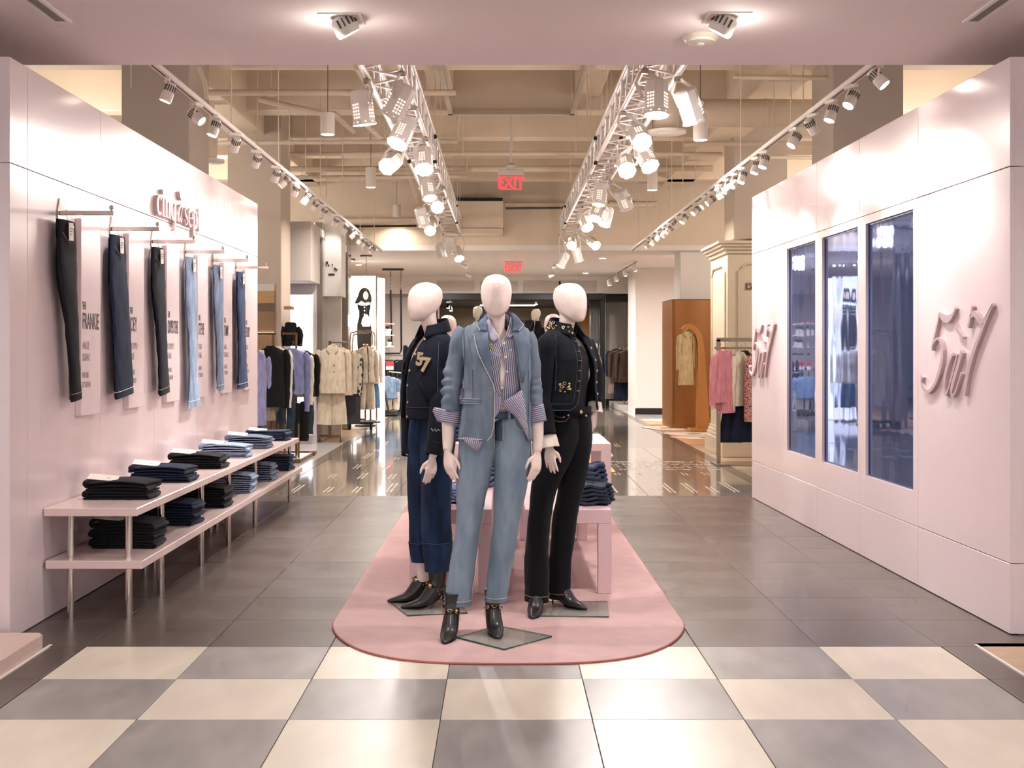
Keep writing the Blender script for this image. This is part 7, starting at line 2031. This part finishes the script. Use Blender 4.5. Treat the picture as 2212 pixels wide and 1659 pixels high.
# ---- black A-frame rack of denim jackets
d = 27.5; zt = P(0, 800, d).z
o = thing('a_frame_rack', (P(838, 0, d).x, d, 0), 'black A-frame rack of denim jackets on the left side of the aisle', 'clothes rack')
for y_ in (d, d + 1.3):
    xt = P(823, 0, d).x + (y_ - d) * .1
    MB().tube([(P(811, 0, d).x + (y_ - d) * .1, y_, .02), (xt, y_, zt + .06), (P(840, 0, d).x + (y_ - d) * .1, y_, .02)], .028, 6).build('a_frame', BLACK, o)
MB().tube([(P(823, 0, d).x, d, zt + .02), (P(823, 0, d).x + .13, d + 1.3, zt + .02)], .02, 8).build('rail', BLACK, o)
MB().bbox(P(809, 0, d).x, P(858, 0, d).x, d - .05, d + 1.3, .02, .06, .004).build('base_frame', BLACK, o, smooth=False)
MB().tube([P(840, 803, 28.2), P(868, 806, 28.2), P(872, 830, 28.2), P(872, 880, 28.2)], .02, 8).build('side_rail', STEEL, o)
gD = 'clothes on the black A-frame rack'
for k, (px, py, dd, kd, w, L, m_, yaw, lab, sl) in enumerate([(836, 812, 27.7, 'jacket', .46, .5, DENB, .35, 'short blue denim jacket at the front of the A-frame rack', .22), (847, 814, 28.0, 'jacket', .42, .5, DENB, .5, 'second blue denim jacket behind the first on the A-frame', .22), (858, 815, 28.4, 'jacket', .4, .75, BLKC, .5, 'black jacket at the right of the A-frame rack', .6)]):
    gar(px, py, dd, kd, w, L, m_, yaw, lab, gD, sl)
for px, m_, lab in ((818, CREAM, 'cream trousers left under the denim jackets'), (833, TEAL, 'dark jeans in the middle under the denim jackets'), (848, CREAM, 'cream trousers right under the denim jackets')):
    gar(px, 845, 28.0, 'trousers', .32, .42, m_, .3, lab, gD, hanger=False)
o = thing('sale_card', P(843, 800, 28.0), 'red and white sale card standing on the A-frame rack', 'sign'); a, b = P(834, 799, 27.9), P(850, 781, 27.9)
MB().bbox(a.x, b.x, 27.89, 27.91, a.z, b.z, .001).build('card', TAGM, o, smooth=False); MB().box(a.x, b.x, 27.885, 27.89, lerp(a.z, b.z, .45), b.z).build('red_band', mat('sale_red', 'd6303f', .5), o, smooth=False)
bar_rack('clothes_rack', (P(828, 0, 30).x, 30.2, 0), (P(875, 0, 30).x, 30.2, 0), P(0, 768, 30).z, 'rail of black fur garments behind the A-frame rack', STEEL, [(P(830, 0, 30).x, 30.3)])
for k, px in enumerate((832, 845, 858, 869)): gar(px, 777, 30.0, 'jacket', .4, .75, BLKC if k != 1 else BROWN, .4, '%s dark fur garment from the left on the back rail' % ORD[k], 'dark furs on the back rail', .5)
ll_ = P(0, 0, 0)

# ---- right side: bronze column wrap with arch, coat and carpet print
def bronze():
    return mat('copper_panel', '9c6634', .38, .45, var=.08, nscale=2, stretch=(2, 2, .2))
x0, x1 = P(1450, 0, 23.2).x, P(1560, 0, 23.2).x; zt = P(0, 648, 23.2).z
o = thing('copper_column', (x0, 23.2, 0), 'tall copper coloured column casing with rounded corners', 'column casing')
pts = [(x0 + .12, 23.2), (x1 - .12, 23.2), (x1 - .035, 23.235), (x1, 23.32), (x1, 24.5), (x0, 24.5), (x0, 23.32), (x0 + .035, 23.235)]
m = MB(); m.prism([(x, y, 0) for x, y in pts], (0, 0, .005), (0, 0, zt)); m.build('casing', bronze(), o, angle=60)
m = MB(); m.prism([(x, y, 0) for x, y in pts], (0, 0, zt), (0, 0, zt + .015)); m.build('cap', GRILL, o, angle=60)
d = 22.3
OR = mat('orange_lacquer', 'b87a3a', .35, var=.12, nscale=3, stretch=(2, 2, .4))
o = thing('arch_stand', P(1520, 930, d).xy.to_3d(), 'tall orange cane-shaped display arch holding a trench coat', 'display arch')
cl = [(1518, 925), (1516, 850), (1514, 780), (1512, 745), (1507, 722), (1495, 708), (1484, 706), (1475, 714)]
cw = [28, 22, 16, 13, 12, 12, 12, 10]
outl = []; inl = []
sp = spline([P(x, y, d) for x, y in cl], 4); ws = wv(len(sp), *[w / F * d for w in cw])
for i, p in enumerate(sp):
    t = (sp[min(i + 1, len(sp) - 1)] - sp[max(i - 1, 0)]).normalized(); n = Vector((-t.z, 0, t.x)); outl.append((p + n * ws[i] / 2, p - n * ws[i] / 2))
m = MB(); m.grid([[a + Vector((0, -.09, 0)), b + Vector((0, -.09, 0)), b + Vector((0, .09, 0)), a + Vector((0, .09, 0))] for a, b in outl], closed=True); a, b = outl[-1]; m.add([a + Vector((0, -.09, 0)), b + Vector((0, -.09, 0)), b + Vector((0, .09, 0)), a + Vector((0, .09, 0))], [(0, 1, 2, 3)])
m.build('arch', OR, o, angle=40)
a, b = P(1488, 0, d), P(1546, 0, d); MB().bbox(a.x, b.x, d - .2, d + .2, .006, .07, .006).build('base', OR, o, smooth=False)
a, b = P(1530, 0, d), P(1542, 0, d); MB().bbox(a.x, b.x, d - .1, d + .1, .07, .22, .006).build('side_block', OR, o, smooth=False)
gar(1483, 716, d - .05, 'coat', .26, .96, cloth('trench_tan', 'c9b184', fade='d8c29a'), .5, 'tan trench coat hanging from the orange cane-shaped arch', None, .55, hem=.36, collar_=True)
SW = CARPETL
o = thing('carpet_motif', (P(1500, 0, 21).x, 21, 0), 'cream wavy motif woven in the peach carpet by the arch', 'carpet motif')
for cx, cy, rx, ry in ((1500, 938, .5, .35), (1528, 946, .55, .25), (1440, 925, .4, .5), (1445, 908, .5, .35)):
    dd = FD(cy); c = Vector((P(cx, 0, dd).x, dd, .0055)); m = MB()
    m.add([c + Vector((rx * cos(t) * (1 + .2 * sin(3 * t)), ry * 1.6 * sin(t) * (1 + .25 * cos(2 * t)), 0)) for t in [2 * pi * k / 28 for k in range(28)]], [tuple(range(28))]); m.build('swirl', SW, o, smooth=False)
    c.z += .0006; m = MB(); m.add([c + Vector((.14 * cos(t), .1 * sin(t), 0)) for t in [2 * pi * k / 16 for k in range(16)]], [tuple(range(16))]); m.build('spot', BLACKM, o, smooth=False)

# ---- cream pilaster around the column, mouldings and letters
CRM = mat('cream_joinery', 'dbcab0', .5, var=.04)
d = 17.1; x0 = P(1572, 0, d).x; x1 = x0 + 1.2; zt = P(0, 548, d).z
o = thing('panelled_pilaster', (x0, d, 0), 'cream panelled pilaster with crown moulding at the end of the right wall', 'pilaster')
MB().bbox(x0, x1, d, d + 1.4, .0, zt, .01).build('shaft', CRM, o, smooth=False)
for k, (e, z0, z1) in enumerate(((.03, zt, zt + .05), (.07, zt + .05, zt + .09), (.11, zt + .09, zt + .13), (.15, zt + .13, zt + .17))): MB().bbox(x0 - e, x1 + e, d - e, d + 1.4, z0, z1, .006).build('crown_moulding', CRM, o, smooth=False)
for k, (e, z0, z1) in enumerate(((.09, 0, .24), (.06, .24, .29), (.04, .29, .34), (.02, .34, .38))): MB().bbox(x0 - e, x1 + e, d - e, d + 1.4, z0 + .001, z1, .006).build('base_moulding', CRM, o, smooth=False)
for (a, b) in (((1592, 572), (1690, 930)),):
    pts = [P(1596, 930, d - .012), P(1596, 585, d - .012), P(1602, 582, d - .012), P(1606, 574, d - .012), P(1614, 570, d - .012), P(1660, 570, d - .012)]
    MB().tube(pts, [(.012, .02)] * len(pts), 6, up=(0, 1, 0)).build('panel_moulding', CRM, o)
pts = [Vector((x0 - .012, d + .15, .6)), Vector((x0 - .012, d + .15, zt - .25)), Vector((x0 - .012, d + .3, zt - .15)), Vector((x0 - .012, d + 1.1, zt - .15)), Vector((x0 - .012, d + 1.25, zt - .25)), Vector((x0 - .012, d + 1.25, .6))]
MB().tube(pts, .014, 6).build('panel_moulding', CRM, o)
me = text_mesh("L'A", .125, .008, 'LEFT', mat('bronze_letter', '5c4a3d', .4, .4), .8, .003)
t = bpy.data.objects.new('lettering', me); COL.objects.link(t); t.parent = o; p = P(1611, 625, d - .012) - o.location; t.matrix_local = Matrix.Translation(p) @ Matrix.Rotation(pi / 2, 4, 'X')
# ---- steel rack with pink suits
d = 16.0
xp = P(1552, 0, d).x; zr = P(0, 745, d).z; zt = P(0, 733, d).z
o = thing('clothes_rack', (xp, d, 0), 'square steel clothes rack with rose pink jackets beside the right wall', 'clothes rack')
MB().bbox(xp - .025, xp + .025, d - .02, d + .02, .02, zt, .003).build('post', STEEL, o, smooth=False)
MB().bbox(xp - .025, xp + 1.4, d - .02, d + .02, zt - .03, zt + .02, .003).build('top_bar', STEEL, o, smooth=False)
MB().tube([(xp - .05, d + .0, zr - .04), (xp + 1.4, d, zr - .04)], .014, 8).build('rail', STEEL, o)
MB().bbox(xp - .06, xp + 1.4, d - .25, d + .25, .001, .02, .003).build('base', STEEL, o, smooth=False)
gE = 'clothes on the steel rack beside the right wall'
for px, py, dd, kd, w, L, m_, yaw, lab, sl, hem in [(1556, 757, 15.75, 'jacket', .34, .66, PINKC, 1.0, 'rose pink jacket at the outer end of the steel rack', .55, .42), (1570, 757, 15.9, 'coat', .36, .8, PINKC, .9, 'longer rose pink coat second on the steel rack', .6, .42), (1581, 765, 16.1, 'shirt', .3, .5, WH, 1.0, 'white shirt between pink and cream garments', .3, None),
        (1600, 760, 16.1, 'jacket', .36, .7, CREAM, .9, 'cream blouse in the middle of the steel rack', .62, None), (1609, 757, 16.25, 'jacket', .4, .62, BLKC, .85, 'black jacket with gold cuff buttons on the steel rack', .4, None), (1622, 768, 16.0, 'dress', .3, .85, TWEED, .9, 'speckled red and black tweed dress near the right wall', .1, .3)]:
    gar(px, py, dd, kd, w, L, m_, yaw, lab, gE, sl, hem)
for px, lab in ((1583, 'navy pleated skirt left under the cream blouse'), (1607, 'navy pleated skirt right under the black jacket')): gar(px, 855, 16.1, 'skirt', .26, .6, NAVYC, .4, lab, gE, hem=.4, hanger=False, ripple=.12)
o = thing('glass_floor_plate', P(1612, 1010, 14.6), 'grey glass base plate on the oak floor by the right wall', 'base plate'); MB().bbox(P(1600, 0, 15.1).x, P(1600, 0, 15.1).x + .8, 14.3, 15.3, .0015, .014, .003).build('plate', GLASSB, o, smooth=False)
# ---- rack of dark coats by the rear pillar
d = 31.0
bar_rack('clothes_rack', (P(1322, 0, d).x, d, 0), (P(1372, 0, d).x, d, 0), P(0, 747, d).z, 'steel rack of dark coats beside the white rear pillar', STEEL, [(P(1348, 0, d).x, d), (P(1358, 0, d).x, d)], .1)
gF = 'dark coats beside the rear pillar'
for px, py, dd, w, L, m_, lab in ((1331, 753, 30.8, .42, .68, NAVYC, 'navy coat at the left of the rear rack'), (1340, 755, 30.6, .5, .8, BROWN, 'dark brown fur coat in the middle of the rear rack'), (1355, 756, 30.5, .5, .8, BROWN, 'second brown coat at the right of the rear rack')): gar(px, py, dd, 'coat', w, L, m_, .35, lab, gF, .55)
gar(1328, 815, 30.9, 'skirt', .3, .4, MAUV, .3, 'mauve skirt at the left of the rear rack', gF, hem=.36, hanger=False)
gar(1348, 815, 30.7, 'skirt', .5, .55, NAVYC, .2, 'navy button skirt at the bottom of the rear rack', gF, hem=.55, hanger=False)
struct(MB().bbox(P(1330, 0, 31).x, 4.5, 30.2, 33, .0, .12, .004).build('floor', GREYP, smooth=False))

# ---- black portal to the far shop
d = 31.5
xl, xr = P(935, 0, d).x, P(1306, 0, d).x; zt = P(0, 634, d).z
o = thing('shop_portal', (0, d, 0), 'wide black framed entrance at the back of the aisle', 'portal')
MB().bbox(xl, xr, d, d + .3, zt - .16, zt, .01).build('header', BLACK, o, smooth=False)
MB().bbox(xr - .11, xr, d, d + .3, 0, zt - .16, .01).build('post', BLACK, o, smooth=False)
MB().bbox(xl, xl + .11, d, d + .3, 0, zt - .16, .01).build('post', BLACK, o, smooth=False)
MB().box(xr, xr + .012, d - .1, d + .6, 0, zt).build('glass_edge', mat('green_glass_edge', '9fb8ad', .1, alpha=.6), o, smooth=False)
wp = struct(MB().box(xl - 2, xr + .6, d + .05, d + .25, zt, ZB).build('wall_above_portal', WHITEP, smooth=False))
for x_ in (xl + .1, xl + 1.2, xl + 2.3, xl + 3.2): MB().bbox(x_, x_ + .95, d + .03, d + .05, zt + .06, ZB - .12, .004).build('panel', GREYP, wp, smooth=False)
struct(MB().box(-3, 4.5, 38.0, 38.2, 0, 3.3).build('wall_shop_back', mat('shop_back', '8f7f6c', .8), smooth=False))
struct(MB().box(-3, -2.9, d + .3, 38, 0, 3.3).build('wall_shop_left', TAUPE, smooth=False)); struct(MB().box(3.3, 3.4, d + .3, 38, 0, 3.3).build('wall_shop_right', TAUPE, smooth=False))
cs = struct(MB().box(-3, 4.5, d + .95, 38, 3.2, 3.3).build('ceiling_shop', BLACKM, smooth=False))
for k in range(17): MB().box(-3, 3.4, d + .8 + k * .34, d + .58 + k * .34, 2.74, 2.9).build('slat', BLACK, cs, smooth=False)
o = thing('linear_pendant', P(1096, 658, 35), 'long white linear lamp hanging in the far shop', 'pendant light'); a, b = P(1037, 661, 35), P(1156, 654, 35)
MB().bbox(a.x, b.x, 34.9, 35.1, a.z, b.z, .005).build('lamp_body', mat('linear_glow', 'fff6e8', .4, emit=3), o, smooth=False)
for x in (a.x + .2, b.x - .2): MB().cyl((x, 35, b.z), (x, 35, 3.2), .006, 5).build('cable', STEEL, o)
for k, (x, y) in enumerate([(-1.2, 34), (.6, 34), (2.0, 34.5), (0, 36.5)]): area_light('shop_lamp', (x, y, 2.7), .3, 45, NEUT, spread=170)
for k, (px, py) in enumerate(((968, 662), (974, 668), (1168, 647), (1158, 654), (1165, 641))):
    p = P(px, py, 34.0); o = thing('far_spotlight', p, 'tiny bright spotlight in the far shop, %s from the left' % ORD[k], 'spotlight', 'tiny spots in the far shop')
    MB().lathe([(0, .06), (.04, .06), (.05, -.04), (0, -.04)], p, 10).build('lamp_head', BLACK, o); MB().lathe([(0, -.045), (.045, -.045), (0, -.06)], p, 10).build('lens', LENSB, o); MB().cyl(p + Vector((0, 0, .06)), (p.x, p.y, 3.2), .006, 5).build('stem', BLACK, o)
o = thing('wood_panel', P(1265, 745, 37.8), 'upright orange wood panel at the back of the far shop', 'panel'); a, b = P(1254, 880, 37.8), P(1274, 650, 37.8); MB().bbox(a.x, b.x, 37.8, 37.95, 0, b.z, .005).build('panel', mat('shop_wood', 'b0793a', .4), o, smooth=False)
o = thing('black_doorway', P(1135, 745, 37.9), 'black doorway in the rear wall of the far shop', 'doorway'); a, b = P(1112, 880, 37.9), P(1152, 692, 37.9); MB().bbox(a.x, b.x, 37.85, 37.99, 0, b.z, .01).build('door_leaf', BLACKM, o, smooth=False); MB().box(lerp(a.x, b.x, .5) - .006, lerp(a.x, b.x, .5) + .006, 37.84, 37.85, 0, b.z).build('door_gap', STEEL, o, smooth=False)
o = thing('fluted_curtain', P(1288, 745, 32.4), 'silver fluted curtain at the right of the far shop entrance', 'curtain'); a, b = P(1273, 745, 32.4), P(1300, 650, 32.4)
m = MB(); rows = [[Vector((lerp(a.x, b.x, k / 40), 32.4 + .03 * sin(k * 1.3), z)) for k in range(41)] for z in (a.z, (a.z + b.z) / 2, b.z)]; m.grid(rows); solid(m.build('cloth', mat('silver_cloth', 'bdb8b2', .3, .5), o), .01)
o = thing('display_shelf', P(1283, 750, 32.2), 'white boxed shelf with rail below the silver curtain', 'shelf'); a, b = P(1263, 752, 32.2), P(1290, 742, 32.2); MB().bbox(a.x, b.x, 32.0, 32.6, a.z, b.z, .005).build('box', WHITEP, o, smooth=False); MB().tube([(a.x, 32.3, a.z - .05), (b.x, 32.3, a.z - .05)], .014, 6).build('rail', STEEL, o)
MB().bbox(b.x - .03, b.x, 32.4, 32.6, 0, a.z, .004).build('support', STEEL, o, smooth=False)
gG = 'clothes inside the far shop entrance'
for px, py, w, L, m_, lab in ((1270, 762, .3, .7, WH, 'white shirt at the left of the far shop rail'), (1284, 760, .34, .85, WH, 'long white shirt in the middle of the far shop rail'), (1295, 762, .34, .95, CREAM, 'cream dress at the right of the far shop rail')): gar(px, py, 32.2, 'shirt', w, L, m_, .5, lab, gG, .5)
gar(1279, 765, 31.2, 'jacket', .42, .7, PATT, .4, 'black and cream patterned knit jacket by the portal post', gG, .6)
gar(1282, 830, 31.2, 'trousers', .36, .55, BLKC, .3, 'black trousers under the patterned knit jacket', gG, hanger=False)
# two small mannequins on a plinth before the portal
PW = mat('white_mannequin', 'efe6d8', .4, var=.02)
o = thing('display_plinth', (.15, 22.6, 0), 'low white display plinth in the middle of the aisle', 'plinth'); MB().bbox(-.75, .9, 22.2, 23.2, .001, .38, .006).build('block', WHITEP, o, smooth=False)
back_mannequin(1031, 22.6, P(0, 661, 22.6).z, -.5, WH, BLKC, 'small white mannequin in white seen left of the middle mannequin', .382, PW)
back_mannequin(1157, 22.6, P(0, 667, 22.6).z, -.6, BLKC, BLKC, 'small white mannequin in black high-neck top seen right of the middle', .382, PW, True)
